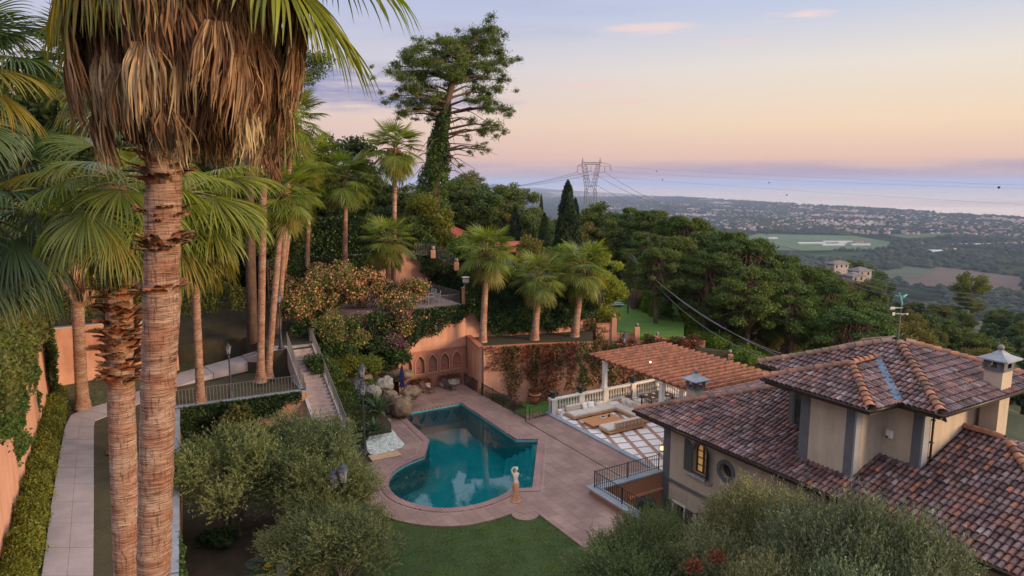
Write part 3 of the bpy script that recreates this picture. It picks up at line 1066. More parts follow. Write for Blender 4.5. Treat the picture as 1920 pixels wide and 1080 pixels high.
def trunk_mesh(H, r_base, r_top, lean, rng, flare=1.5, n=22, rings=90, arc=0.0):
    """lean = (dx, dy) of the top; local origin at the base"""
    V, F = [], []
    ph = rng.uniform(0, 6, 4)
    for i in range(rings + 1):
        f = i / rings
        z = H * f
        r = r_base + (r_top - r_base) * f
        r *= 1 + (flare - 1) * math.exp(-z / 0.55)
        r *= 1 + 0.018 * math.sin(z * 9 + ph[0]) + 0.012 * math.sin(z * 23 + ph[1]) + 0.01 * rng.normal()
        cx = lean[0] * (f + arc * math.sin(math.pi * f))
        cy = lean[1] * (f + arc * math.sin(math.pi * f))
        for k in range(n):
            t = 2 * math.pi * k / n
            rr = r * (1 + 0.015 * math.sin(3 * t + z * 1.3 + ph[2]))
            V.append((cx + rr * math.cos(t), cy + rr * math.sin(t), z))
    for i in range(rings):
        for k in range(n):
            k2 = (k + 1) % n
            F.append((i * n + k, i * n + k2, (i + 1) * n + k2, (i + 1) * n + k))
    return npmesh('trunk', V, F, M['trunk'], None, True)


def boots(parent, z0, z1, r, count, rng, cx=0.0, cy=0.0, size=0.3, flaky=False, lean=(0, 0, 1.0)):
    """old cut leaf bases clasping the trunk"""
    mb = MB()
    for i in range(count):
        z = rng.uniform(z0, z1)
        a = rng.uniform(0, 2 * math.pi)
        s = size * rng.uniform(0.7, 1.25)
        w = s * rng.uniform(0.45, 0.75)
        flare = rng.uniform(0.25, 0.75) * (1.5 if flaky else 1.0)
        vs = []
        rows = 4
        ox = cx + lean[0] * z / lean[2]
        oy = cy + lean[1] * z / lean[2]
        for j in range(rows + 1):
            f = j / rows
            ww = w * (1 - 0.75 * f ** 1.4)
            rr = r * 0.98 + s * flare * f ** 1.5
            for k in (-1, -0.5, 0, 0.5, 1):
                th = a + k * ww / r * 0.9
                rr2 = rr - abs(k) * 0.02 * (1 - f) + (0.05 * abs(k) * f if flaky else 0)
                zz = z + s * f * (0.9 - 0.5 * f * flare) + rng.normal() * 0.008
                vs.append((ox + rr2 * math.cos(th), oy + rr2 * math.sin(th), zz))
        n1 = len(vs)
        for v in list(vs):
            d = Vector((v[0] - ox, v[1] - oy, 0)).normalized()
            vs.append((v[0] - d.x * 0.025, v[1] - d.y * 0.025, v[2] - 0.02))
        fs = []
        for j in range(rows):
            for k in range(4):
                q = j * 5 + k
                fs.append((q, q + 1, q + 6, q + 5))
                fs.append((n1 + q + 5, n1 + q + 6, n1 + q + 1, n1 + q))
        for k in range(4):
            q = rows * 5 + k
            fs.append((q, q + 1, n1 + q + 1, n1 + q))
        mb.add(vs, fs)
    return mb.build('leaf_bases', M['boot'], parent)


def palm(label, base, head, r=0.27, n=28, key='mid', leaf='frond', sc=1.0, skirt=None, rtop=None, seed=1, zrange=(0, 7), group=None,
         fibre=True, rings=60, arc=0.0, warm=0.12, flare=1.5, az0=None):
    """a fan palm: base point, head point (centre of the crown)"""
    rng = np.random.default_rng(seed)
    t = thing('fan_palm', label, 'palm tree', base, 0, group)
    H = head[2] - base[2]
    lean = (head[0] - base[0], head[1] - base[1])
    if key == 'mid':
        sc, n, r = sc * 1.15, int(n * 1.2), r * 0.85
    link('trunk', trunk_mesh(H, r, rtop or r * 0.8, lean, rng, flare, 18, rings, arc), t)
    hx, hy, hz = lean[0], lean[1], H
    for i in range(n):
        f = (i + 0.5) / n
        # young leaves upright, old ones hanging
        k = min(6, int(zrange[0] + (zrange[1] - zrange[0]) * f ** 0.9))
        az = i * 2.39996 + rng.normal() * 0.2
        lf = leaf
        if k >= 5 and rng.random() < warm * 2.5:
            lf = 'frond_yellow'
        elif rng.random() < warm * 0.5:
            lf = 'frond_yellow'
        o = link('frond', frond_mesh(key, k, int(rng.integers(2)), lf), t)
        o.location = (hx + 0.12 * math.cos(az), hy + 0.12 * math.sin(az), hz + 0.25 - 0.55 * f)
        o.rotation_euler = (rng.normal() * 0.10, rng.normal() * 0.07, az)
        s = sc * rng.uniform(0.88, 1.1)
        o.scale = (s, s, s)
    if skirt:
        dead_skirt(t, H - skirt[0], H - 0.1, skirt[1] * 1.25, int(skirt[2] * 1.6), rng, skirt[3] if len(skirt) > 3 else 0.9 * sc, (hx, hy, 0), 16, 4, 'dead', 0.02)
    if fibre:
        boots(t, H - 1.3 * sc, H - 0.1, (rtop or r * 0.8) * 1.05, 26, rng, size=0.28 * sc, lean=(lean[0], lean[1], H))
    return t

# ================================================================ GROUND, PLAIN, SEA
Z_PLAIN = -233.0
CTRL = np.array([
    # x, y, z
    (-60, 20, 6), (-45, 45, 7), (-30, 48, 4.0), (-34, 58, 6), (-20, 58, 5), (-18, 66, 8), (-30, 80, 12), (-12, 74, 9), (-6, 78, 9), (0, 80, 8), (-50, 90, 16), (-10, 95, 9),
    (5, 72, 6.5), (8, 66, 3.2), (12, 66, 2.8), (16, 72, 1.8), (8, 78, 3), (18, 80, 0), (12, 88, 3), (22, 62, -1.5), (24, 55, -3), (30, 45, -6), (40, 35, -9),
    (-4, 30, -4.5), (-6, 54, -5), (-3, 52, -4), (-8, 50, -4), (3, 55, -4), (-5, 58, -2), (8, 55, -4), (14, 52, -5), (-10, 52, -3), (-3.5, 55, -4), (8, 30, -5), (16, 32, -5), (-10, 40, -4), (2, 48, -4), (16, 44, -4.5), (22, 24, -6), (0, 10, -6), (30, 10, -9), (-14, 20, -3),
    (26, 75, -1.5), (30, 68, -3.0), (36, 78, -4), (43, 85, -8), (50, 70, -12), (60, 90, -15), (75, 110, -19), (55, 50, -16), (80, 70, -24), (95, 110, -27), (120, 90, -30),
    (20, 105, 1.5), (10, 120, 4), (0, 120, 6), (-20, 130, 12), (-60, 150, 22), (0, 170, 4), (-15, 200, 5), (25, 140, -1), (40, 130, -7), (60, 140, -15), (30, 190, -8), (15, 230, -12),
    (-60, 260, 8), (-100, 200, 26), (-30, 300, -16), (80, 180, -30), (110, 160, -27), (150, 220, -33), (100, 260, -52), (60, 330, -62), (0, 450, -85), (-150, 450, -60),
    (120, 250, -34), (170, 300, -46), (200, 250, -48), (260, 330, -92), (150, 420, -100), (60, 560, -120), (250, 500, -140), (400, 400, -150), (-100, 800, -200), (150, 850, -205), (400, 800, -222),
    (700, 600, -225), (0, 1300, -232), (600, 1400, -234), (1000, 900, -234), (-400, 300, 40), (-500, 800, -60), (-500, 1400, -150), (300, 50, -120), (500, 150, -190), (800, 200, -230), (1000, 500, -234),
    (200, 130, -70), (180, 60, -60), (-300, 1300, -225)], float)


def terr(x, y):
    """ground height by smooth weighting of surveyed spots"""
    x = np.atleast_1d(np.asarray(x, float))
    y = np.atleast_1d(np.asarray(y, float))
    dx = x[:, None] - CTRL[None, :, 0]
    dy = y[:, None] - CTRL[None, :, 1]
    d2 = dx * dx + dy * dy + 4.0
    w = 1.0 / d2 ** 1.8
    return (w * CTRL[None, :, 2]).sum(1) / w.sum(1)


def tz(x, y):
    return float(terr(x, y)[0])


def ground_mat():
    m, nt, b = newmat('hillside_ground')
    v = coords(nt)
    r = ramp(nt, noise(nt, v, 0.12, 8.0, 0.65), [(0.3, (0.022, 0.035, 0.014)), (0.5, (0.045, 0.055, 0.02)), (0.72, (0.085, 0.07, 0.04))])
    f = ramp(nt, noise(nt, v, 3.0, 6.0, 0.7), [(0.3, (0.5, 0.5, 0.5)), (0.7, (1.3, 1.3, 1.3))])
    nt.links.new(mixc(nt, 1.0, r.outputs[0], f.outputs[0], 'MULTIPLY'), b.inputs['Base Color'])
    b.inputs['Roughness'].default_value = 1.0
    bumpit(nt, b, noise(nt, v, 4, 6.0), 0.8, 0.2)
    return m


def build_terrain():
    def axis(lo, hi, c0, c1, fine, coarse):
        a = list(np.arange(c0, c1, fine))
        x, st = c1, fine
        while x < hi:
            a.append(x)
            st *= 1.09
            x += st
        a.append(hi)
        x, st = c0, fine
        while x > lo:
            st *= 1.09
            x -= st
            a.insert(0, max(x, lo))
        return np.array(sorted(set(a)))
    xs = axis(-900, 1500, -60, 140, 3.0, 30)
    ys = axis(-60, 1700, 10, 240, 3.0, 30)
    X, Y = np.meshgrid(xs, ys)
    Z = terr(X.ravel(), Y.ravel())
    far = np.clip((np.hypot(X.ravel(), Y.ravel()) - 1100) / 400, 0, 1)
    Z = Z * (1 - far) + (Z_PLAIN - 3) * far
    V = np.stack([X.ravel(), Y.ravel(), Z], 1)
    nx, ny = len(xs), len(ys)
    i = np.arange((ny - 1) * (nx - 1))
    r, c = i // (nx - 1), i % (nx - 1)
    a = r * nx + c
    F = np.stack([a, a + 1, a + nx + 1, a + nx], 1)
    o = link('hillside_ground', npmesh('hillside_ground', V, F, ground_mat(), None, True))
    struct(o)


build_terrain()

# coast line in plan, measured on the plain
coastpix = [(1000, 352), (1060, 357), (1150, 362), (1300, 372), (1450, 381), (1600, 389), (1750, 398), (1920, 409)]
coast = [G(u, v, Z_PLAIN) for u, v in coastpix]
c0, c1 = coast[0], coast[-1]
coast = [(c0[0] - 9000, c0[1] + 26000), (c0[0] - 2200, c0[1] + 6500)] + [(p[0], p[1]) for p in coast] + [(c1[0] + 3000, c1[1] - 2300), (c1[0] + 12000, c1[1] - 9000)]


def plain_mat():
    m, nt, b = newmat('coastal_plain')
    v = coords(nt)
    n = noise(nt, v, 0.0011, 5.0, 0.6)
    vo = nd(nt, 'ShaderNodeTexVoronoi', ins={'Scale': 0.0045})
    nt.links.new(v, vo.inputs['Vector'])
    r = ramp(nt, n, [(0.36, (0.012, 0.020, 0.012)), (0.52, (0.02, 0.03, 0.017)), (0.60, (0.04, 0.065, 0.03)), (0.72, (0.09, 0.065, 0.05))])
    f = ramp(nt, vo.outputs['Distance'], [(0.1, (0.7, 0.75, 0.7)), (0.8, (1.3, 1.25, 1.2))])
    s = ramp(nt, noise(nt, v, 0.02, 6.0, 0.7), [(0.35, (0.55, 0.6, 0.55)), (0.65, (1.35, 1.3, 1.3))])
    c = mixc(nt, 1.0, mixc(nt, 1.0, r.outputs[0], f.outputs[0], 'MULTIPLY'), s.outputs[0], 'MULTIPLY')
    nt.links.new(c, b.inputs['Base Color'])
    b.inputs['Roughness'].default_value = 1.0
    b.inputs['Specular IOR Level'].default_value = 0.0
    return m


mb = MB()
pl = [(-16000, -3000)] + [(-16000, coast[0][1])] + coast + [(coast[-1][0], -3000)]
mb.prism(pl, Z_PLAIN - 12, Z_PLAIN)
struct(mb.build('plain', plain_mat()))


def sea_mat():
    m, nt, b = newmat('sea_water')
    v = coords(nt)
    b.inputs['Base Color'].default_value = (0.97, 0.86, 0.72, 1)  # golden sky reflection put into the base colour as a warm tint
    b.inputs['Metallic'].default_value = 0.9
    n = noise(nt, v, 0.0008, 5.0, 0.6, (0.35, 2.2, 1))
    r = ramp(nt, n, [(0.35, (0.10, 0.10, 0.10)), (0.65, (0.22, 0.22, 0.22))])
    nt.links.new(r.outputs[0], b.inputs['Roughness'])
    bumpit(nt, b, noise(nt, v, 0.02, 4.0), 0.12, 1.0)
    return m


mb = MB()
sea_far = 58000
pts = [(-30000, 48000), (-30000, sea_far), (sea_far, sea_far), (sea_far, -6000), (-16000, -6000), (-16000, 20000)]
mb.prism(pts, Z_PLAIN - 30, Z_PLAIN - 6)
struct(mb.build('sea', sea_mat()))

# far blue hills across the gulf, left of the pylon
def far_hills():
    V, F = [], []
    n = 70
    rows = [(0, 0.0), (0.35, 0.7), (0.6, 1.0), (1.0, 0.0)]
    for i in range(n + 1):
        f = i / n
        x0, y0 = -2600 + 3600 * f, 11500 - 400 * f
        h = 330 * (math.sin(math.pi * min(1, f * 1.02)) ** 0.8) * (1 - f * 0.55) * (0.8 + 0.2 * math.sin(f * 23) + 0.12 * math.sin(f * 51))
        for g_, hh in rows:
            V.append((x0, y0 + g_ * 2400, Z_PLAIN - 8 + max(0, h) * hh))
    for i in range(n):
        for k in range(3):
            a = i * 4 + k
            F.append((a, a + 4, a + 5, a + 1))
    struct(link('hills', npmesh('hills', V, F, plain('far_hill', (0.05, 0.07, 0.04), (0.03, 0.045, 0.03), 0.002, 1.0, 0), None, True)))


far_hills()

# fields on the plain (real outlines, laid a little above the plain)
fields = [([(1395, 445), (1420, 438), (1600, 442), (1680, 455), (1660, 468), (1500, 470), (1400, 466)], (0.07, 0.125, 0.045), 'meadow'),
          ([(1660, 440), (1780, 436), (1800, 442), (1700, 447)], (0.055, 0.085, 0.035), 'meadow'),
          ([(1690, 520), (1760, 500), (1920, 520), (1920, 545), (1800, 540), (1700, 534)], (0.105, 0.072, 0.055), 'ploughed_field'),
          ([(1640, 512), (1700, 500), (1760, 505), (1720, 524), (1660, 522)], (0.06, 0.075, 0.038), 'meadow')]
for i, (pp, c, nm) in enumerate(fields):
    mb = MB()
    mb.prism([G(u, v, Z_PLAIN + 0.4)[:2] for u, v in pp], Z_PLAIN - 1, Z_PLAIN + 0.4 + i * 0.1)
    o = mb.build(nm, plain(nm + str(i), c, tuple(x * 0.65 for x in c), 0.004, 1.0, 0))
    struct(o)

# ---- woods on the plain, one mass
def inside(poly, x, y):
    x, y = np.asarray(x), np.asarray(y)
    r = np.zeros(x.shape, bool)
    n = len(poly)
    for i in range(n):
        x1, y1 = poly[i][:2]
        x2, y2 = poly[(i + 1) % n][:2]
        cnd = ((y1 > y) != (y2 > y))
        with np.errstate(divide='ignore', invalid='ignore'):
            xi = (x2 - x1) * (y - y1) / (y2 - y1 if y2 != y1 else 1e-9) + x1
        r ^= cnd & (x < xi)
    return r


land = [(p[0], p[1]) for p in pl]


def vnoise(x, y, s, seed=0):
    """cheap smooth pseudo-noise in plan"""
    rng = np.random.default_rng(seed)
    o = np.zeros(len(x))
    for _ in range(7):
        a = rng.uniform(0, 6.28)
        k = 2 * math.pi / (s * rng.uniform(0.5, 2.0))
        o += np.sin((x * math.cos(a) + y * math.sin(a)) * k + rng.uniform(0, 6.28))
    return o / 7 ** 0.5


def inpix(polys, x, y, z):
    """which spots lie in areas surveyed by their outline on the plain"""
    r = np.zeros(len(x), bool)
    for p in polys:
        r |= inside([G(u, v, z) for u, v in p], x, y)
    return r


rng = np.random.default_rng(5)
n = 120000
wx = rng.uniform(-1500, 7500, n)
wy = 1250 + 9500 * rng.random(n) ** 1.5
ang_ok = np.abs(wx / wy) < 0.85
woods = vnoise(wx, wy, 900, 3) + 0.5 * vnoise(wx, wy, 300, 4)
fld = inpix([f[0] for f in fields], wx, wy, Z_PLAIN)
keep = inside(land, wx, wy) & ang_ok & (woods > -0.55) & ~fld
wx, wy = wx[keep], wy[keep]
k = min(len(wx), 42000)
wx, wy = wx[:k], wy[:k]
sz = rng.uniform(6, 15, k) * (0.75 + wy / 9000)
zz = np.full(k, Z_PLAIN)
# each clump is a squat six-sided dome
ang = np.arange(6) / 6 * 2 * math.pi
ring = np.stack([np.cos(ang), np.sin(ang)], 1)
V = np.zeros((k, 13, 3))
for lvl, (rr, hz) in enumerate(((1.0, 0.15), (0.72, 0.85))):
    V[:, lvl * 6:lvl * 6 + 6, 0] = wx[:, None] + ring[None, :, 0] * (sz * rr)[:, None] * rng.uniform(.7, 1.2, (k, 6))
    V[:, lvl * 6:lvl * 6 + 6, 1] = wy[:, None] + ring[None, :, 1] * (sz * rr)[:, None]
    V[:, lvl * 6:lvl * 6 + 6, 2] = (zz + sz * hz * 0.75)[:, None]
V[:, 12, 0], V[:, 12, 1], V[:, 12, 2] = wx, wy, zz + sz * 0.98
base = (np.arange(k) * 13)[:, None, None]
q = []
for j in range(6):
    j2 = (j + 1) % 6
    q.append((j, j2, 6 + j2, 6 + j))
for j in range(0, 6, 2):
    q.append((6 + j, 6 + j + 1, 6 + (j + 2) % 6, 12))
F = (np.array(q)[None] + base).reshape(-1, 4)
wm = leafmat('distant_wood', [(0.010, 0.017, 0.011), (0.016, 0.025, 0.014), (0.026, 0.036, 0.018), (0.04, 0.042, 0.025)], 1.0, 0.0, 0.004)
o = link('woodland', npmesh('woodland', V.reshape(-1, 3), F, wm, None, False))
tag(o, 'dark woods and hedges scattered over the coastal plain', 'woodland', kind='stuff')

# ---- the town: the nearest 300 houses stand alone, the rest is one mass
townpix = [(1000, 353), (1150, 363), (1450, 382), (1920, 411), (1920, 462), (1700, 452), (1560, 430), (1400, 434), (1250, 412), (1150, 398), (1000, 372)]
town2 = [(1600, 455), (1750, 452), (1870, 470), (1700, 478)]
rng = np.random.default_rng(8)
n = 60000
hx = rng.uniform(-500, 9000, n)
hy = rng.uniform(2300, 16000, n)
dens = vnoise(hx, hy, 1300, 9) * 0.7 + vnoise(hx, hy, 420, 10) * 0.6
far_ok = rng.random(n) < np.clip(1.3 - hy / 14000, 0.15, 1)
keep = inpix([townpix, town2], hx, hy, Z_PLAIN) & (dens > -0.45) & far_ok
hx, hy = hx[keep], hy[keep]
order = np.argsort(hy)
hx, hy = hx[order][:11000], hy[order][:11000]
# keep them well spread
HMAT = [plain('house_wall_white', (0.42, 0.39, 0.39), (0.3, 0.28, 0.28), 0.05, 0.9, 0), plain('house_roof_terracotta', (0.22, 0.11, 0.09), (0.15, 0.08, 0.065), 0.05, 0.9, 0),
        plain('house_wall_ochre', (0.55, 0.40, 0.28), (0.45, 0.3, 0.2), 0.05, 0.9, 0), plain('house_roof_pale', (0.34, 0.28, 0.27), (0.24, 0.2, 0.2), 0.05, 0.9, 0)]


def house_mb(mbw, mbr, x, y, z, w, d, h, rz, mw, mr):
    c, s = math.cos(rz), math.sin(rz)
    T = lambda p: (x + p[0] * c - p[1] * s, y + p[0] * s + p[1] * c, z + p[2])
    w, d = w / 2, d / 2
    mbw.add([T(p) for p in ((-w, -d, 0), (w, -d, 0), (w, d, 0), (-w, d, 0), (-w, -d, h), (w, -d, h), (w, d, h), (-w, d, h))],
            [(0, 1, 5, 4), (1, 2, 6, 5), (2, 3, 7, 6), (3, 0, 4, 7)], mw)
    e = 0.6
    rh = min(w, d) * 0.5
    r = max(0.1, w - d * 0.6)
    mbr.add([T(p) for p in ((-w - e, -d - e, h), (w + e, -d - e, h), (w + e, d + e, h), (-w - e, d + e, h), (-r, 0, h + rh), (r, 0, h + rh))],
            [(0, 1, 5, 4), (1, 2, 5), (2, 3, 4, 5), (3, 0, 4)], mr)


PH = []
for v in range(6):
    a, b2 = MB(), MB()
    w, d, h = RNG.uniform(11, 22), RNG.uniform(9, 14), RNG.uniform(6, 9)
    house_mb(a, b2, 0, 0, 0, w, d, h, 0, 0, 0)
    if v % 2:
        house_mb(a, b2, w * 0.45, -d * 0.5, 0, w * 0.5, d * 0.6, h * 0.7, 0, 0, 0)
    PH.append((a.mesh('wall', HMAT[(0, 0, 2)[v % 3]]), b2.mesh('roof', HMAT[(1, 3, 1)[v % 3]])))
for i in range(min(300, len(hx))):
    wl, rf = PH[i % 6]
    t = thing('town_house', 'small pale house with a low tiled roof in the town on the plain', 'house', (hx[i], hy[i], Z_PLAIN), RNG.uniform(0, 3.1), 'houses of the town on the plain')
    sc = RNG.uniform(0.8, 1.2)
    t.scale = (sc, sc, sc)
    link('wall', wl, t)
    link('roof', rf, t)
a, b2 = MB(), MB()
for i in range(300, len(hx)):
    ww = RNG.uniform(9, 22) * (1 + hy[i] / 14000)
    mw = RNG.choice((0, 0, 0, 2, 2))
    house_mb(a, a, hx[i], hy[i], Z_PLAIN, ww, RNG.uniform(8, 14) * (1 + hy[i] / 14000), RNG.uniform(5, 10), RNG.uniform(0, 3.1), mw, RNG.choice((1, 1, 3, 3, 0)))
o = a.build('town', HMAT)
tag(o, 'far rows of small pale houses of the town between the fields and the sea', 'town', kind='stuff')

# glasshouses / white sheds in the fields
for i, (u, v, w, d) in enumerate([(1520, 457.5, 110, 26), (1560, 460.5, 90, 34), (1570, 455, 120, 16), (1612, 460.5, 70, 26), (1578, 457, 36, 22), (1760, 474, 60, 40), (1753, 472, 50, 20), (1448, 448, 40, 22), (1760, 433, 90, 30), (1670, 431.5, 70, 26), (1820, 460, 200, 10)]):
    p = G(u, v, Z_PLAIN)
    mb = MB()
    mb.add([(-w / 2, -d / 2, 0), (w / 2, -d / 2, 0), (w / 2, d / 2, 0), (-w / 2, d / 2, 0), (-w / 2, -d / 2, 5), (w / 2, -d / 2, 5), (w / 2, d / 2, 5), (-w / 2, d / 2, 5), (-w / 2, 0, 8), (w / 2, 0, 8)],
           [(0, 1, 5, 4), (1, 2, 6, 9, 5), (2, 3, 7, 6), (3, 0, 4, 8, 7), (4, 5, 9, 8), (6, 7, 8, 9)])
    t = mb.build('shed', plain('shed_white' + str(i), (0.42, 0.42, 0.42), (0.35, 0.35, 0.35), 0.05, 0.8, 0), None, loc=p, rz=RNG.uniform(-.15, .15))
    tag(t, 'long low white shed standing in the fields of the plain', 'shed', 'white sheds in the fields')

# ================================================================ PROPERTY PLATFORMS
POOLPIX = [(752, 778), (865, 757), (968, 826), (1009, 826), (998, 918), (960, 919), (945, 930), (910, 945), (870, 954), (830, 957), (790, 952), (752, 940), (733, 925), (727, 908), (735, 889), (760, 872), (796, 858), (805, 828)]
pool = [G(u, v, -0.08)[:2] for u, v in POOLPIX]


def smooth_arc(poly, i0, i1, it=1):
    """round the part of the outline between two corner indices"""
    seg = poly[i0:i1 + 1]
    for _ in range(it):
        new = [seg[0]]
        for a, b in zip(seg[:-1], seg[1:]):
            new.append((a[0] * .75 + b[0] * .25, a[1] * .75 + b[1] * .25))
            new.append((a[0] * .25 + b[0] * .75, a[1] * .25 + b[1] * .75))
        new.append(seg[-1])
        seg = new
    return poly[:i0] + seg + poly[i1 + 1:]


pool = smooth_arc(pool, 5, 16, 2)


def offset(poly, d):
    n = len(poly)
    A = sum(poly[i][0] * poly[(i + 1) % n][1] - poly[(i + 1) % n][0] * poly[i][1] for i in range(n))
    sg = 1 if A > 0 else -1
    out = []
    for i in range(n):
        p0, p1, p2 = (Vector(poly[j][:2]) for j in ((i - 1) % n, i, (i + 1) % n))
        a, b = (p1 - p0).normalized(), (p2 - p1).normalized()
        na, nb = Vector((a.y, -a.x)) * sg, Vector((b.y, -b.x)) * sg
        m = (na + nb)
        k = m.length_squared
        m = m * (2 / k) if k > 0.35 else (na + nb).normalized()
        out.append((p1.x + m.x * d, p1.y + m.y * d))
    return out


pool_out = offset(pool, 0.42)
pool_groove = offset(pool, 0.50)

deck_left = [G(u, v, 0)[:2] for u, v in [(745, 772), (712, 783), (726, 797), (757, 832), (754, 838), (722, 850), (692, 870), (676, 885), (668, 905), (675, 930), (697, 955), (730, 972), (780, 983), (830, 987), (880, 984), (930, 973), (968, 959), (985, 964), (1003, 958)]]
deck_left = deck_left[:4] + smooth_arc(deck_left[4:17], 0, 12, 1) + deck_left[17:]
h2 = lambda s, t: HW(s, t)[:2]
deck = [h2(-22.9, -1.4), h2(-22.9, -7.2), G(748, 757, 0)[:2]] + deck_left + [h2(9.5, -8.6), h2(9.5, -5.0), h2(-.5, -5.0), h2(-.5, .25), h2(-12.2, .25), h2(-12.2, -1.75), h2(-21.6, -1.75), h2(-21.6, -1.4)]
mb = MB()
mb.prism(deck, -1.2, 0.0, holes=[pool_out])
struct(mb.build('pool_deck', M['deck']))
# drain line and paler border strips lying in the deck
mb = MB()
mb.prism([h2(-12.1, -1.95), h2(-1.0, -2.05), h2(-1.0, -2.13), h2(-12.1, -2.03)], -0.01, 0.004)
tag(mb.build('drain_channel', M['black']), 'narrow dark drain channel running across the pink paving', 'drain')

# lawn in front, soil under the olives, grass behind the fence
lawn = [G(u, v, 0)[:2] for u, v in [(690, 935), (730, 960), (790, 973), (850, 977), (910, 970), (960, 950), (985, 950), (1003, 950)]] + [h2(9.5, -8.4), h2(22, -8.4), (14, 8), (-12.5, 8), (-13, 24), (-9.4, 34.5)]
mb = MB()
mb.prism(lawn, -3.5, -0.07)
struct(mb.build('lawn', M['grass']))
mb = MB()
mb.prism([(-9.3, 34.4), (-12.9, 24), (-12.5, 8), (-13.2, 8), (-22.5, 41), (-14.2, 45.2), (-10.2, 43.9), (-7.0, 43.1), (-7.2, 41.4), (-8.4, 39.4), (-8.6, 36.5)], -3.0, -0.10)
struct(mb.build('garden_soil', M['soil']))
mb = MB()
mb.prism([h2(-21.6, -1.75), h2(-12.2, -1.75), h2(-12.2, 0.3), h2(-12.7, 0.3), h2(-12.7, 12.5), h2(-18, 12.5), (7, 55.3), (-4, 52.6)], -4.0, -0.75)
struct(mb.build('lower_grass', M['grass2']))
rng = np.random.default_rng(17)
gx_, gy_ = rng.uniform(-9, 9, 150000), rng.uniform(20, 34.5, 150000)
kp = inside([(p[0], p[1]) for p in lawn], gx_, gy_) & ~inside(deck, gx_, gy_)
gx_, gy_ = gx_[kp][:80000], gy_[kp][:80000]
kp = rng.random(len(gx_)) < 0.55 + 0.3 * vnoise(gx_, gy_, 1.4, 6)
gx_, gy_ = gx_[kp], gy_[kp]
k = len(gx_)
a = rng.uniform(0, 6.28, k)
bw = rng.uniform(.012, .022, k)
hh_ = rng.uniform(.03, .075, k)
V = np.zeros((k, 3, 3))
V[:, 0] = np.stack([gx_ - bw * np.cos(a), gy_ - bw * np.sin(a), np.full(k, -.072)], 1)
V[:, 1] = np.stack([gx_ + bw * np.cos(a), gy_ + bw * np.sin(a), np.full(k, -.072)], 1)
V[:, 2] = np.stack([gx_ + rng.normal(0, .03, k), gy_ + rng.normal(0, .03, k), -.07 + hh_], 1)
o = link('grass', npmesh('grass', V.reshape(-1, 3), np.arange(3 * k).reshape(-1, 3), leafmat('grass_blades', [(0.05, 0.11, 0.015), (0.09, 0.17, 0.02), (0.14, 0.21, 0.03), (0.17, 0.17, 0.06), (0.045, 0.09, 0.015)], .6, .3, .5, True)))
tag(o, 'short blades of the mown lawn below the pool', 'grass', kind='stuff')
# gravel bed
gr = [G(u, v, 0)[:2] for u, v in [(726, 795), (757, 833), (754, 839), (722, 850), (705, 856), (690, 848), (686, 830), (700, 806)]]
mb = MB()
mb.prism(gr, -0.5, -0.03)
struct(mb.build('gravel_bed_base', M['white_stone']))
rng = np.random.default_rng(3)
bx, by = np.array(gr)[:, 0], np.array(gr)[:, 1]
px = rng.uniform(bx.min(), bx.max(), 9000)
py = rng.uniform(by.min(), by.max(), 9000)
kp = inside(gr, px, py)
px, py = px[kp], py[kp]
k = len(px)
oct_ = np.array([(1, 0, 0), (0, 1, 0), (-1, 0, 0), (0, -1, 0), (0, 0, 1), (0, 0, -1)], float)
V = (oct_[None] * rng.uniform(0.03, 0.065, (k, 1, 3)) + rng.normal(size=(k, 6, 3)) * 0.008) + np.stack([px, py, np.full(k, 0.0) + rng.uniform(-.01, .03, k)], 1)[:, None, :]
tri = np.array([(0, 1, 4), (1, 2, 4), (2, 3, 4), (3, 0, 4)])
F = (tri[None] + (np.arange(k) * 6)[:, None, None]).reshape(-1, 3)
pm = leafmat('white_pebbles', [(0.4, 0.4, 0.43), (0.55, 0.55, 0.57), (0.72, 0.72, 0.73), (0.85, 0.85, 0.85)], 0.8, 0.0, 3.0)
o = link('gravel', npmesh('gravel', V.reshape(-1, 3), F, pm))
tag(o, 'white pebbles in the small bed between lamp post and pool', 'gravel', kind='stuff')

# ---------------------------------------------------------------- swimming pool
pt = thing('swimming_pool', 'irregular swimming pool with a round end and underwater steps in pink stone edging', 'swimming pool', (0, 0, 0))
mb = MB()
mb.prism(pool_out, -0.06, 0.035, holes=[pool])
mb.build('coping', M['coping_pool'], pt)
mb = MB()
g1, g2 = offset(pool, 0.60), offset(pool, 0.545)
mb.prism(g1, -0.02, 0.005, holes=[g2])
mb.build('border_line', plain('pale_border', (0.34, 0.25, 0.23), (0.28, 0.19, 0.18), 3, 0.8, 0.2), pt)


def basin_mat():
    m, nt, b = newmat('pool_basin')
    v = coords(nt)
    sp = nd(nt, 'ShaderNodeSeparateXYZ')
    nt.links.new(v, sp.inputs[0])
    r = ramp(nt, noise(nt, v, 0.9, 5.0), [(0.3, (0.085, 0.34, 0.35)), (0.7, (0.13, 0.43, 0.43))])
    nt.links.new(r.outputs[0], b.inputs['Base Color'])
    b.inputs['Roughness'].default_value = 0.6
    return m


mb = MB()
DEEP = -2.0
n = len(pool)
bpo = offset(pool, 0.006)
vs = [(p[0], p[1], -0.062) for p in bpo] + [(p[0], p[1], DEEP) for p in bpo]
fs = [(i, n + i, n + (i + 1) % n, (i + 1) % n) for i in range(n)]
tris = tessellate_polygon([[Vector((p[0], p[1], 0)) for p in pool]])
fs += [tuple(n + i for i in t) for t in tris]
mb.add(vs, fs)
BAS = basin_mat()
mb.build('basin', BAS, pt)
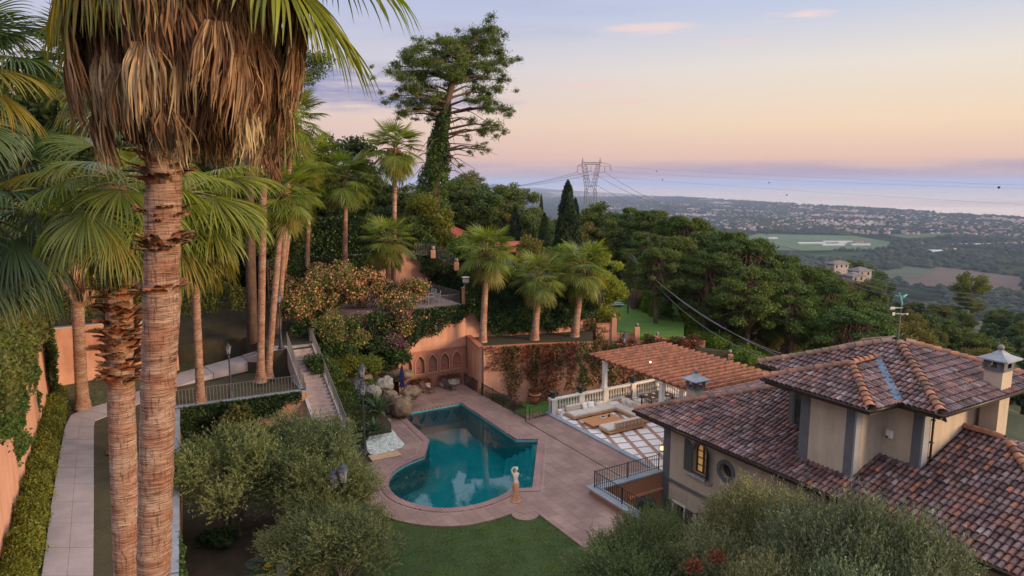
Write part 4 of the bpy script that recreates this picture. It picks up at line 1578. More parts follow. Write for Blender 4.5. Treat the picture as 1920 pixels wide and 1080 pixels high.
# steps along the right-hand alcove
A_, B_ = np.array(pool[3]), np.array(pool[4])
C_ = np.array(pool[2])
dirn = (B_ - A_) / np.linalg.norm(B_ - A_)
inn = np.array([-dirn[1], dirn[0]])
if inn @ (C_ - A_) < 0:
    inn = -inn
for i in range(5):
    w0 = 0.42 * i
    w1 = 0.42 * (i + 1)
    a0 = A_ + inn * w0
    b0 = B_ + inn * w0
    a1 = A_ + inn * w1
    b1 = B_ + inn * w1
    mb = MB()
    mb.prism([tuple(a0), tuple(b0), tuple(b1), tuple(a1)], DEEP, -0.36 - 0.24 * i)
    mb.build('step', plain('pool_step_stone%d' % i, (0.20, 0.42, 0.42), (0.14, 0.33, 0.34), 2.0, 0.7, 0.1), pt)


def water_mat():
    m, nt, b = newmat('pool_water')
    nt.nodes.remove(b)
    v = coords(nt)
    bp = nd(nt, 'ShaderNodeBump', ins={'Strength': 0.10, 'Distance': 0.02})
    nt.links.new(noise(nt, v, 1.6, 4.0, 0.5), bp.inputs['Height'])
    gl = nd(nt, 'ShaderNodeBsdfGlossy', ins={'Roughness': 0.015})
    gl.inputs['Color'].default_value = (0.95, 0.97, 1.0, 1)
    nt.links.new(bp.outputs[0], gl.inputs['Normal'])
    tr = nd(nt, 'ShaderNodeBsdfTransparent')
    tr.inputs[0].default_value = (0.18, 0.68, 0.72, 1)
    fr = nd(nt, 'ShaderNodeFresnel', ins={'IOR': 1.42})
    nt.links.new(bp.outputs[0], fr.inputs['Normal'])
    mx = nd(nt, 'ShaderNodeMixShader')
    nt.links.new(fr.outputs[0], mx.inputs[0])
    nt.links.new(tr.outputs[0], mx.inputs[1])
    nt.links.new(gl.outputs[0], mx.inputs[2])
    nt.links.new(mx.outputs[0], nt.nodes['Material Output'].inputs[0])
    return m


mb = MB()
mb.add([(p[0], p[1], -0.17) for p in pool], [t if (Vector(pool[t[1]]) - Vector(pool[t[0]])).cross(Vector(pool[t[2]]) - Vector(pool[t[0]])) > 0 else (t[0], t[2], t[1]) for t in tris])
w = mb.build('water', water_mat(), pt)
w['kind'] = 'structure'

# ---------------------------------------------------------------- left garden terrace (level 3)
TZ = 3.0
tl = [(-12.2, 22.6), (-21.0, 41.0), (-14.05, 44.5), (-15.6, 47.3), (-17.2, 50), (-24, 54), (-36, 50), (-60, 40), (-60, 0), (-7, 0), (-9, 14)]
mb = MB()
mb.prism(tl, -3, TZ - 0.08)
o = struct(mb.build('garden_terrace', [M['grass3']]))
# its retaining wall with ivy
def wall_run(name, label, cat, pts, z0, z1, thick, mat, cap=0.1, capmat='coping', capw=0.08, closed=False):
    """wall along a polyline with a coping part; z1 may be a list"""
    t = thing(name, label, cat, (pts[0][0], pts[0][1], z0))
    a, b = MB(), MB()
    for i in range(len(pts) - 1):
        p, q = Vector(pts[i][:2]), Vector(pts[i + 1][:2])
        d = (q - p).normalized()
        nrm_ = Vector((d.y, -d.x))
        za = z1[i] if isinstance(z1, list) else z1
        zb = z1[i + 1] if isinstance(z1, list) else z1
        x0, y0 = pts[0][0], pts[0][1]
        for mbx, half, lo, ha, hb, ext in ((a, thick / 2, 0, za - z0, zb - z0, 0.0), (b, thick / 2 + capw, None, za - z0 + cap, zb - z0 + cap, 0.03)):
            c = [p - d * ext - nrm_ * half, q + d * ext - nrm_ * half, q + d * ext + nrm_ * half, p - d * ext + nrm_ * half]
            lo2 = [0, 0, 0, 0] if lo is not None else [ha - cap + 0.002, hb - cap + 0.002, hb - cap + 0.002, ha - cap + 0.002]
            hi2 = [ha, hb, hb, ha]
            vs = [(c[j].x - x0, c[j].y - y0, lo2[j]) for j in range(4)] + [(c[j].x - x0, c[j].y - y0, hi2[j]) for j in range(4)]
            mbx.add(vs, [(3, 2, 1, 0), (4, 5, 6, 7), (0, 1, 5, 4), (1, 2, 6, 5), (2, 3, 7, 6), (3, 0, 4, 7)])
    a.build('wall_body', M[mat], t)
    if cap:
        b.build('coping', M[capmat], t)
    return t


wall_run('retaining_wall', 'terracotta retaining wall with stone coping under the garden fence, ivy over its left half', 'wall', [(-21.0, 41.0), (-14.0, 44.55), (-15.4, 46.9)], -0.5, TZ - 0.02, 0.3, 'terracotta_wall')
wall_run('retaining_wall', 'terracotta wall in the shade behind the foreground palm, edging the dark olive bed', 'wall', [(-8.8, 15.5), (-12.2, 22.6), (-21.0, 41.0)], -0.5, TZ - 0.0, 0.3, 'terracotta_wall')


def leafwall(name, label, cat, quadpts, n, size, mat, mask=None, depth=0.16, aspect=0.75, seed=2, group=None, extra=None, droop=0.3):
    """creeper on a wall: quadpts = bottom-left, bottom-right, top-right, top-left"""
    rng = np.random.default_rng(seed)
    q = [np.array(p, float) for p in quadpts]
    u = rng.random(n)
    v = rng.random(n)
    if mask is not None:
        k = mask(u, v, rng)
        u, v = u[k], v[k]
    P = (q[0][None] * ((1 - u) * (1 - v))[:, None] + q[1][None] * (u * (1 - v))[:, None] + q[2][None] * (u * v)[:, None] + q[3][None] * ((1 - u) * v)[:, None])
    nv = np.cross(q[1] - q[0], q[3] - q[0])
    nv /= np.linalg.norm(nv)
    if nv[1] > 0 and abs(nv[1]) > abs(nv[0]):
        nv = -nv
    lump = 0.5 + 0.5 * vnoise(u * 10, v * 10, 3.0, seed)
    P = P + nv[None] * (0.04 + depth * (rng.random(len(P)) * 0.6 + np.clip(lump, 0, 1.5) * 0.7))[:, None]
    o = np.array(P[0]) * 0 + np.array(quadpts[0])
    ob = cloud(name, P - o, size, M[mat], aspect, droop, None, loc=tuple(o), out=nv[None] * 0.6)
    tag(ob, label, cat, group)
    return ob


ed = lambda u, a, b: a + (b - a) * u
leafwall('ivy', 'dark ivy hanging over the terracotta retaining wall under the fence', 'ivy', [(-21.2, 40.7, 0.0), (-14.2, 44.25, 0.4), (-14.2, 44.25, 3.12), (-21.2, 40.7, 3.12)], 16000, 0.15, 'ivy',
         lambda u, v, r: v > np.clip((u - 0.35) * 1.35 + 0.08 * np.sin(u * 30), -0.2, 0.93) + 0.06 * r.normal(size=len(u)), 0.3)
leafwall('ivy', 'ivy trailing down the shaded wall right of the foreground palm trunks', 'ivy', [(-11.7, 21.8, 0.6), (-13.6, 25.6, 0.3), (-13.6, 25.6, 3.1), (-11.7, 21.8, 3.1)], 5000, 0.13, 'ivy', lambda u, v, r: r.random(len(u)) < 0.9, 0.25)

# path of two rows of slabs
def path_mat():
    m, nt, b = newmat('path_concrete')
    v = coords(nt)
    r = ramp(nt, noise(nt, v, 0.8, 6.0, 0.6), [(0.3, (0.30, 0.26, 0.27)), (0.7, (0.41, 0.36, 0.37))])
    f = ramp(nt, noise(nt, v, 12, 6.0, 0.7), [(0.3, (0.85, 0.84, 0.84)), (0.7, (1.08, 1.08, 1.08))])
    nt.links.new(mixc(nt, 1.0, r.outputs[0], f.outputs[0], 'MULTIPLY'), b.inputs['Base Color'])
    b.inputs['Roughness'].default_value = 0.9
    bumpit(nt, b, noise(nt, v, 25, 4.0), 0.3, 0.01)
    return m


PM = path_mat()
Lp = [G(u, v, 3)[:2] for u, v in [(62, 1140), (78, 1080), (97, 940), (112, 850), (122, 800), (133, 778), (155, 768), (196, 756)]]
Rp = [G(u, v, 3)[:2] for u, v in [(172, 1140), (175, 1080), (176, 940), (176, 850), (176, 800), (178, 789), (205, 778), (225, 772)]]
ext = [((-25.0, 47.6), (-23.0, 45.2)), ((-20.8, 50.8), (-19.6, 49.2)), ((-17.6, 50.3), (-16.8, 48.6))]
Lp = [(-17.0 - 0.2, 14.0)] + Lp + [e[0] for e in ext]
Rp = [(-15.0, 14.0)] + Rp + [e[1] for e in ext]
pz = [3.0] * (len(Lp) - 3) + [3.1, 3.8, 4.95]
mb = MB()
for i in range(len(Lp) - 1):
    m0, m1 = [tuple((np.array(Lp[j]) + np.array(Rp[j])) / 2) for j in (i, i + 1)]
    seglen = math.dist(m0, m1)
    ns = max(1, round(seglen / 2.4))
    for side in (0, 1):
        A0, A1 = (Lp[i], Lp[i + 1]) if side == 0 else (m0, m1)
        B0, B1 = (m0, m1) if side == 0 else (Rp[i], Rp[i + 1])
        for k in range(ns):
            f0, f1 = k / ns, (k + 1) / ns
            g_ = 0.012 / max(1, seglen)
            lerp = lambda a, b, f: (a[0] + (b[0] - a[0]) * f, a[1] + (b[1] - a[1]) * f)
            a0, a1, b0, b1 = lerp(A0, A1, f0 + g_), lerp(A0, A1, f1 - g_), lerp(B0, B1, f0 + g_), lerp(B0, B1, f1 - g_)
            cx_, cy_ = (a0[0] + a1[0] + b0[0] + b1[0]) / 4, (a0[1] + a1[1] + b0[1] + b1[1]) / 4
            sh = lambda p: (p[0] + (cx_ - p[0]) * 0.012, p[1] + (cy_ - p[1]) * 0.006)
            zf = lambda x, y, i=i, A0=A0, A1=A1: pz[i] + (pz[i + 1] - pz[i]) * max(0, min(1, ((x - A0[0]) * (A1[0] - A0[0]) + (y - A0[1]) * (A1[1] - A0[1])) / max(.01, (A1[0] - A0[0]) ** 2 + (A1[1] - A0[1]) ** 2))) + RNG.uniform(0, .006)
            mb.prism([sh(a0), sh(b0), sh(b1), sh(a1)], 2.4, zf)
o = struct(mb.build('path', PM))
mb = MB()
for i in range(len(Lp) - 1):
    mb.prism([Lp[i], Rp[i], Rp[i + 1], Lp[i + 1]], 2.2, pz[i] - 0.035)
struct(mb.build('path_bed', M['soil']))

# upper left ground around the landing
mb = MB()
mb.prism([(-17.3, 48.0), (-14.6, 49.2), (-15.2, 51), (-19, 58), (-40, 60), (-40, 52), (-25, 49.5), (-20.5, 51.2)], -2, lambda x, y: 4.9 + max(0, (y - 50)) * 0.25)
struct(mb.build('upper_garden', M['soil']))

# big peach wall on the left with its hedge
wl = [(-12.8, 12.0), (-19.15, 23.7), (-24.2, 32.4), (-29.9, 42.4)]
wall_run('boundary_wall', 'tall peach stucco wall along the path at the left edge, ivy over its top', 'wall', wl, 2.8, [8.2, 8.2, 8.2, 8.4], 0.35, 'left_wall', 0.1, 'terracotta')
wall_run('boundary_wall', 'darker terracotta wall across the end of the path behind the palms', 'wall', [(-30.0, 42.8), (-26.5, 46.4), (-24.5, 48.6)], 2.8, [7.6, 7.4, 6.8], 0.35, 'terracotta_wall', 0.1, 'concrete')

# ---------------------------------------------------------------- railing helper
def railing(name, label, cat, pts, h=1.0, step=0.13, mat='grey_iron', bar=0.016, post=None, rail=0.04, posts=True, group=None, top_only=False, mid=False, ball=False):
    """pts are 3-D points along the foot; bars rise vertically"""
    t = thing(name, label, cat, pts[0], 0, group)
    o = Vector(pts[0])
    rb, bb, pm_ = MB(), MB(), None
    for a, b in zip(pts[:-1], pts[1:]):
        a, b = Vector(a) - o, Vector(b) - o
        rb.beam(a + Vector((0, 0, h)), b + Vector((0, 0, h)), rail, rail * 0.7)
        rb.beam(a + Vector((0, 0, 0.1)), b + Vector((0, 0, 0.1)), rail * 0.7, rail * 0.5)
        if mid:
            rb.beam(a + Vector((0, 0, h * 0.55)), b + Vector((0, 0, h * 0.55)), rail * 0.7, rail * 0.5)
        L = (b - a).length
        n_ = max(1, round(L / step))
        for k in range(n_ + 1):
            p = a.lerp(b, k / n_)
            bb.tube([p + Vector((0, 0, 0.08)), p + Vector((0, 0, h))], bar, 4, cap=False)
        if post:
            m_ = max(1, round(L / post))
            for k in range(m_ + 1):
                p = a.lerp(b, k / m_)
                if pm_ is None:
                    pb = MB()
                    pb.tube([(0, 0, -0.05), (0, 0, h + 0.06)], 0.032, 6)
                    if ball:
                        pb.ball((0, 0, h + 0.1), 0.05, 6)
                    pm_ = pb.mesh('post', M[mat])
                link('post', pm_, t, tuple(p))
    rb.build('handrail', M[mat], t)
    bb.build('bars', M[mat], t)
    return t


fz = TZ + 0.08
railing('iron_fence', 'grey iron fence on the retaining wall between garden path and olive trees', 'fence', [(-21.0, 41.0, fz), (-14.05, 44.5, fz)], 1.05, 0.20, 'grey_iron', 0.018, 2.4)

# ---------------------------------------------------------------- garden stairs
st_top, st_dir = np.array(HW(-22.3, -15.9)[:2]), np.array(E1)
st = thing('garden_stairs', 'long flight of pale stone steps descending between iron railings to the pool level', 'stairs', (st_top[0], st_top[1], 5.0))
NST = 29
RISE, TREAD = 5.0 / NST, 0.315
side = np.array(E2)
W_ = 1.55
mbs = MB()
for i in range(NST):
    a = st_dir * (TREAD * i)
    b = st_dir * (TREAD * (i + 1) + 0.03)
    z = -RISE * (i + 1)
    p = [a, b, b + side * W_, a + side * W_]
    mbs.prism([tuple(x) for x in p], z - 1.0, z)
    mbs.prism([tuple(x) for x in (b - st_dir * 0.05, b + st_dir * 0.02, b + st_dir * .02 + side * W_, b - st_dir * 0.05 + side * W_)], z, z + 0.03)
mbs.build('steps', M['step_stone'], st)
for s_, nm in ((-0.22, 'stringer'), (W_ + 0.02, 'stringer')):
    mbx = MB()
    L = TREAD * NST
    o0 = side * s_
    pts_ = [o0, o0 + st_dir * L, o0 + st_dir * L + side * 0.2, o0 + side * 0.2]
    zt = [0.12, -5.0 + 0.12, -5.0 + 0.12, 0.12]
    vs = [(p[0], p[1], z - 1.5) for p, z in zip(pts_, zt)] + [(p[0], p[1], z) for p, z in zip(pts_, zt)]
    mbx.add(vs, [(3, 2, 1, 0), (4, 5, 6, 7), (0, 1, 5, 4), (1, 2, 6, 5), (2, 3, 7, 6), (3, 0, 4, 7)])
    mbx.build(nm, M['concrete'], st)


def sp3(s, w, z):
    p = st_top + st_dir * s + side * w
    return (p[0], p[1], z)


Ls = TREAD * NST
railing('stair_railing', 'iron railing on the left side of the long garden stairs', 'railing', [sp3(-0.1, -0.12, 5.1), sp3(Ls * 0.52, -0.12, 5.1 - 5 * 0.52)], 1.0, 0.16, 'grey_iron', 0.014, 1.6, mid=True)
railing('stair_railing', 'iron railing on the right side of the long garden stairs beside the rockery', 'railing', [sp3(-0.8, W_ + 0.12, 5.1), sp3(0, W_ + 0.12, 5.1), sp3(Ls, W_ + 0.12, 0.1)], 1.0, 0.16, 'grey_iron', 0.014, 1.6, mid=True)
mb = MB()
p = [st_top - st_dir * 2.2 - side * 1.2, st_top + st_dir * 0.0 - side * 1.2, st_top + side * 1.75, st_top - st_dir * 2.0 + side * 1.75]
mb.prism([tuple(x) for x in p], 2.5, 5.0)
struct(mb.build('landing', M['concrete']))

# ---------------------------------------------------------------- bank between stairs and dining terrace
def bank_z(s, t):
    """height of the planted bank in the house frame"""
    f = np.clip((-14.5 - s) / 15.0, 0, 1)
    side_ = np.clip((-8.6 - t) / 2.2, 0, 1)
    back = np.clip((-23.3 - s) / 3.0, 0, 1)
    return 6.6 * f ** 0.9 * np.maximum(side_, back * 1.0) - 0.08


ss = np.linspace(-34, -12.5, 110)
ts = np.linspace(-15.4, -6.5, 60)
S_, T_ = np.meshgrid(ss, ts)
Zb = bank_z(S_, T_) + 0.12 * np.sin(S_ * 2.1) * np.sin(T_ * 1.7)
X_ = CX + S_ * E1[0] + T_ * E2[0]
Y_ = CY + S_ * E1[1] + T_ * E2[1]
bad = inside(deck, X_.ravel(), Y_.ravel()).reshape(X_.shape) | inside(offset(pool_out, 0.9), X_.ravel(), Y_.ravel()).reshape(X_.shape) | ((T_ > -8.6) & (S_ > -23.6))
Zb = np.where(bad, -2.5, Zb)
V = np.stack([X_.ravel(), Y_.ravel(), Zb.ravel()], 1)
i = np.arange(59 * 109)
r, c = i // 109, i % 109
a = r * 110 + c
struct(link('planted_bank', npmesh('planted_bank', V, np.stack([a, a + 1, a + 111, a + 110], 1), M['soil'], None, True)))

rng = np.random.default_rng(31)
gs, gt_ = rng.uniform(-30, -13.6, 60000), rng.uniform(-14.4, -8.8, 60000)
gx_, gy_ = CX + gs * E1[0] + gt_ * E2[0], CY + gs * E1[1] + gt_ * E2[1]
kp = ~inside(offset(deck, 0.3), gx_, gy_) & ~inside(offset(pool_out, 1.0), gx_, gy_) & (vnoise(gx_, gy_, 2.2, 8) > -.9) & ~inside(gr, gx_, gy_)
gx_, gy_, gs, gt_ = gx_[kp][:34000], gy_[kp][:34000], gs[kp][:34000], gt_[kp][:34000]
o = cloud('ground_cover', np.stack([gx_, gy_, bank_z(gs, gt_) + .12 * np.sin(gs * 2.1) * np.sin(gt_ * 1.7) + rng.uniform(.0, .3, len(gs)) * (1 + .8 * vnoise(gx_, gy_, 1.5, 2))], 1), 0.15, M['ivy_light'], 0.5, 0.0)
tag(o, 'low green ground cover between stairs, rockery and pool', 'ground cover', kind='stuff')
# niche wall, dining terrace above
nw = thing('niche_wall', 'brick and terracotta garden wall with five pointed blind arches by the pool', 'wall', HW(-23.15, -7.2, 0), AROT + math.pi / 2)
# local x runs along +t (to the right), local y points away from the viewer


def arch_poly(cx, w, z0, zs, zt, k=7):
    """pointed arch outline"""
    pts = [(cx - w, z0), (cx + w, z0), (cx + w, zs)]
    for i in range(1, k):
        f = i / k
        pts.append((cx + w * (1 - f ** 1.6), zs + (zt - zs) * (f ** 0.75)))
    pts.append((cx, zt))
    for i in range(k - 1, 0, -1):
        f = i / k
        pts.append((cx - w * (1 - f ** 1.6), zs + (zt - zs) * (f ** 0.75)))
    pts.append((cx - w, zs))
    return pts


def vert_panel(mb, outer, holes, y0, y1, m=0):
    """solid panel in the xz plane between y0 (front) and y1 (back), with holes"""
    loops = [outer] + holes
    flat = [p for l in loops for p in l]
    tris = tessellate_polygon([[Vector((p[0], p[1], 0)) for p in l] for l in loops])
    n = len(flat)
    vs = [(p[0], y0, p[1]) for p in flat] + [(p[0], y1, p[1]) for p in flat]
    fs = []
    for t in tris:
        a, b, c = (Vector(flat[i]) for i in t)
        if (b - a).cross(c - a) < 0:
            t = (t[0], t[2], t[1])
        fs.append(t)
        fs.append(tuple(n + i for i in reversed(t)))
    o = 0
    for l in loops:
        k = len(l)
        for i in range(k):
            j = (i + 1) % k
            fs.append((o + i, n + o + i, n + o + j, o + j))
        o += k
    return mb.add(vs, fs, m)


WL = 6.1
arches = [arch_poly(0.75 + i * 1.12, 0.40, 1.25, 2.05, 2.75) for i in range(5)]
rims = [arch_poly(0.75 + i * 1.12, 0.47, 1.18, 2.07, 2.86) for i in range(5)]
mb = MB()
vert_panel(mb, [(0, -0.3), (WL, -0.3), (WL, 3.15), (0, 3.15)], arches, 0, 0.22)
mb.box(0, WL, 0.22, 0.4, -0.3, 3.15)
mb.build('brickwork', M['brick'], nw)
mb = MB()
for rr_, aa_ in zip(rims, arches):
    vert_panel(mb, rr_, [aa_], -0.04, 0.0)
mb.build('arch_moulding', M['terracotta_wall'], nw)
mb = MB()
mb.box(0, WL - 0.01, 0.02, 0.4, 3.15, 6.5)
mb.build('upper_wall', M['terracotta_wall'], nw)
mb = MB()
for i in range(5):
    mb.tube([(0.75 + i * 1.12, 0.23, 1.7), (0.75 + i * 1.12, 0.02, 1.66)], 0.03, 6)
mb.build('spout', M['iron'], nw)
mb = MB()
mb.box(-0.02, WL + 0.02, -0.05, 0.42, 3.06, 3.15)
mb.build('ledge', M['terracotta'], nw)
# side and return walls of the dining terrace
wall_run('terrace_wall', 'terracotta side wall under the dining terrace, right of the blind arches', 'wall', [HW(-23.35, -1.12), HW(-30.5, -1.2)], -0.5, 6.5, 0.36, 'terracotta_wall', 0)
DT = [h2(-23.2, -7.2), h2(-23.2, -1.0), h2(-34.5, -1.4), h2(-34.5, -12.0), h2(-28, -12.0)]
mb = MB()
mb.prism(DT, 3.0, 6.6)
struct(mb.build('dining_terrace_floor', paving('grey_pink_paving', (0.30, 0.22, 0.21), (0.25, 0.18, 0.18), (0.14, 0.09, 0.09), 0.5, 0.5)))
railing('terrace_railing', 'light iron railing round the upper dining terrace over the ivy', 'railing', [HW(-23.3, -7.4, 6.62), HW(-23.3, -1.6, 6.62)], 1.0, 0.13, 'grey_iron', 0.014, 2.0)
railing('terrace_railing', 'iron railing on the right return of the upper dining terrace', 'railing', [HW(-24, -1.25, 6.62), HW(-31.0, -1.6, 6.62)], 1.1, 0.13, 'grey_iron', 0.014, 2.0)
leafwall('ivy', 'thick dark ivy draped under the dining terrace railing above the arches', 'ivy', [HW(-23.35, -9.6, 2.0), HW(-23.35, -0.9, 3.0), HW(-23.35, -0.9, 6.75), HW(-23.35, -9.6, 6.75)], 17000, 0.17, 'ivy',
         lambda u, v, r: v > 0.12 + 0.62 * u ** 1.15 + 0.05 * np.sin(u * 26) + 0.035 * r.normal(size=len(u)), 0.45)
# back wall of the dining terrace (big plain terracotta patch between ivy)
wall_run('terrace_wall', 'high terracotta wall behind the dining terrace with ivy on both sides', 'wall', [HW(-33.6, -15), HW(-33.9, -1.6), HW(-32.4, 8)], 5.5, 10.2, 0.4, 'terracotta_wall', 0.08, 'concrete')
leafwall('ivy', 'ivy curtain on the high wall right of the bare terracotta patch', 'ivy', [HW(-33.6, -2.2, 6.2), HW(-32.1, 8.0, 5.0), HW(-32.1, 8.0, 10.4), HW(-33.6, -2.2, 10.4)], 18000, 0.2, 'ivy',
         lambda u, v, r: (u > 0.30 - 0.24 * v + 0.03 * np.sin(v * 20) + 0.02 * r.normal(size=len(u))), 0.4, seed=5)
leafwall('ivy', 'ivy climbing the left side of the high terracotta wall', 'ivy', [HW(-33.3, -15, 6.4), HW(-33.6, -2, 6.4), HW(-33.6, -2, 10.4), HW(-33.3, -15, 10.4)], 14000, 0.2, 'ivy',
         lambda u, v, r: (u < 0.66 + 0.24 * v + 0.03 * np.sin(v * 20) + 0.02 * r.normal(size=len(u))), 0.4, seed=6)

# ---------------------------------------------------------------- creeper wall and palm bed (level 4)
VW = [(-2.3, 52.8), (-1.7, 52.96), (1.73, 53.86), (6.62, 55.17), (14.5, 57.3)]
wall_run('creeper_wall', 'long terracotta wall hung with red and green creepers behind the lounge terrace', 'wall', VW, -1.5, [3.92, 3.92, 3.92, 3.75, 2.7], 0.4, 'terracotta_wall', 0.1, 'terracotta')
mb = MB()
mb.prism(VW[:4] + [(7.3, 60.3), (-3.6, 57.6)], -1, 3.78)
mb.prism([(6.65, 55.3), (14.5, 57.4), (19, 57.2), (17, 58.5), (13, 59.7), (7.3, 60.1)], -1, 2.55)
struct(mb.build('palm_bed', M['soil']))
wall_run('creeper_wall', 'short terracotta return at the left end of the palm bed beside the corner steps', 'wall', [(-2.45, 53.0), (-3.8, 57.4)], -1.5, 3.9, 0.3, 'terracotta_wall', 0.1, 'terracotta')
cols_ = [(0.055, 0.09, 'red_vine', 0.35, 0.55), (0.13, 0.05, 'mixed_vine', 1.0, 1.0), (0.20, 0.045, 'red_vine', 0.5, 0.6), (0.235, 0.035, 'mixed_vine', 0.9, 0.9), (0.275, 0.07, 'red_vine', 0.92, 0.95), (0.325, 0.05, 'red_vine', 0.9, 0.8), (0.365, 0.03, 'mixed_vine', 0.6, 0.7),
         (0.415, 0.033, 'red_vine', 0.75, 0.9), (0.475, 0.036, 'ivy_light', 0.9, 1.0), (0.53, 0.036, 'mixed_vine', 0.7, 0.9), (0.58, 0.038, 'mixed_vine', 0.72, 0.95), (0.635, 0.034, 'ivy_light', 0.8, 0.95),
         (0.69, 0.034, 'red_vine', 0.8, 0.9), (0.735, 0.03, 'red_vine', 0.75, 0.9), (0.78, 0.036, 'mixed_vine', 0.8, 0.95), (0.83, 0.03, 'ivy_light', 0.85, 0.95), (0.885, 0.04, 'mixed_vine', 0.8, 0.9), (0.94, 0.036, 'ivy_light', 0.8, 0.9)]
tot = [0.0]
for a_, b_ in zip(VW[:-1], VW[1:]):
    tot.append(tot[-1] + math.dist(a_, b_))


def along(path, f, off=0.0):
    L = tot[-1] * f
    for i in range(len(path) - 1):
        if L <= tot[i + 1] or i == len(path) - 2:
            k = (L - tot[i]) / (tot[i + 1] - tot[i])
            a_, b_ = np.array(path[i]), np.array(path[i + 1])
            d_ = (b_ - a_) / np.linalg.norm(b_ - a_)
            return a_ + (b_ - a_) * k + np.array([d_[1], -d_[0]]) * off


VP = ['at the corner steps', 'below the left palm', 'just right of the left palm', 'second right of the left palm', 'left of the reddish pot', 'above the reddish pot', 'just right of the reddish pot', 'before the middle palm', 'below the middle palm', 'right of the middle palm',
      'left of the pinkish statue', 'behind the pinkish statue', 'left of the tall white column', 'behind the tall white column', 'right of the tall white column', 'under the pergola corner', 'under the pergola middle', 'far right under the pergola']
names_ = {'red_vine': 'reddening', 'mixed_vine': 'half green half red', 'ivy_light': 'green'}
for i, (f, w, mt, ln, dn) in enumerate(cols_):
    a_, b_ = along(VW, max(0, f - w), 0.22), along(VW, min(1, f + w), 0.22)
    zt_ = 4.05 - max(0, f - .58) * 2.9
    ln = min(1.0, ln * 1.15)
    zb_ = 3.95 - 4.7 * ln
    seed = 20 + i

    def msk(u, v, r, ln=ln):
        x = np.abs(u - 0.5 + 0.1 * np.sin(v * 9 + i)) * 2
        return (x < 0.66 + 0.16 * np.sin(v * 14 + i * 2) + 0.18 * r.normal(size=len(u))) & (v > 0.06 * np.abs(r.normal(size=len(u)))) & (r.random(len(u)) < 0.55 + 0.45 * v)
    leafwall('creeper', '%s creeper strip on the long wall, %s' % (names_[mt], VP[i]), 'creeper', [(a_[0], a_[1], zb_), (b_[0], b_[1], zb_), (b_[0], b_[1], zt_), (a_[0], a_[1], zt_)],
             int(40000 * w * ln * dn), 0.17, mt, msk, 0.3, 0.8, seed, 'creeper strips on the long wall (%s)' % names_[mt])
# scattered leaves over the left part of the wall
a_, b_ = along(VW, 0.09, 0.21), along(VW, 0.45, 0.21)
leafwall('creeper', 'thin red creeper speckling the top of the wall between the strips', 'creeper', [(a_[0], a_[1], 1.2), (b_[0], b_[1], 1.2), (b_[0], b_[1], 4.0), (a_[0], a_[1], 4.0)], 3600, 0.16, 'red_vine', lambda u, v, r: r.random(len(u)) < v ** 2 * 0.8, 0.12, 0.8, 77)

# ivy wall behind the palm bed and its bare foot
IW = [(-4.0, 57.3), (2, 58.6), (7.4, 60.4)]
wall_run('ivy_wall', 'terracotta wall behind the three palms, mostly covered by ivy', 'wall', IW, 3.2, 8.2, 0.4, 'terracotta_wall', 0.08, 'concrete')
for i, (pa, pb, sd_) in enumerate((((-4.0, 57.0), (2, 58.3), 1), ((2, 58.3), (7.5, 60.1), 2))):
    leafwall('ivy', ('deep ivy with bare stems at its foot behind the left palm of the bed' if i == 0 else 'deep ivy behind the two right palms of the bed'), 'ivy',
             [(pa[0], pa[1], 3.8), (pb[0], pb[1], 3.8), (pb[0], pb[1], 8.5), (pa[0], pa[1], 8.5)], 24000, 0.19, 'ivy',
             (lambda u, v, r: (v > 0.62 - 1.35 * u + 0.05 * r.normal(size=len(u))) & (v > 0.10 + 0.05 * np.sin(u * 25) + 0.04 * r.normal(size=len(u)))) if i == 0 else
             (lambda u, v, r: (v > 0.12 + 0.28 * u ** 3 + 0.06 * np.sin(u * 18) + 0.04 * r.normal(size=len(u))) & (v < 1.1 - 0.25 * u)), 0.55, seed=30 + i)
# stepping boundary wall with ball finials
SW = [((7.5, 60.0), (9.15, 60.2), 4.35), ((9.15, 60.2), (11.2, 60.0), 3.4), ((11.2, 60.0), (13.0, 59.8), 2.75), ((13.0, 59.8), (17.0, 58.6), 3.05), ((17.0, 58.6), (18.8, 57.4), 1.75)]
t = thing('stepped_wall', 'terracotta boundary wall stepping down beside the upper lawn with round stone finials on pillars', 'wall', (7.5, 60.0, 0))
mb, cp = MB(), MB()
for a_, b_, zt_ in SW:
    d_ = (Vector(b_) - Vector(a_)).normalized()
    n_ = Vector((d_.y, -d_.x)) * 0.17
    o_ = Vector((7.5, 60.0))
    A, B = Vector(a_) - o_, Vector(b_) - o_
    mb.prism([tuple(A - n_), tuple(B - n_), tuple(B + n_), tuple(A + n_)], -3, zt_)
    n2 = n_ * 1.25
    cp.prism([tuple(A - n2), tuple(B - n2), tuple(B + n2), tuple(A + n2)], zt_ + 0.002, zt_ + 0.07)
mb.build('wall_body', M['terracotta_wall'], t)
cp.build('coping', M['terracotta'], t)
for (x, y, z) in ((9.15, 60.1, 4.9), (11.2, 59.9, 4.1), (13.0, 59.7, 3.35), (15.2, 58.9, 3.1), (18.8, 57.3, 2.3)):
    pp_ = MB()
    pp_.bev(-.22, .22, -.22, .22, 0 - 3, 0, 0.02)
    o = pp_.build('pillar', M['terracotta_wall'], t, loc=(x - 7.5, y - 60.0, z))
    bb_ = MB()
    bb_.lathe([(0.12, 0), (0.07, 0.05), (0.07, 0.08)], 10)
    bb_.ball((0, 0, 0.22), 0.16, 10)
    bb_.build('finial', M['pale_rock'], o, True)
struct(MB().prism([(7.4, 60.2), (9.2, 60.3), (11.2, 60.1), (13.0, 59.9), (15.5, 60.2), (17, 66), (18.5, 76), (15, 86), (8, 84), (5.5, 74)], -4, lambda x, y: 3.25 - 0.02 * (x - 10)).build('upper_lawn', M['grass2']))

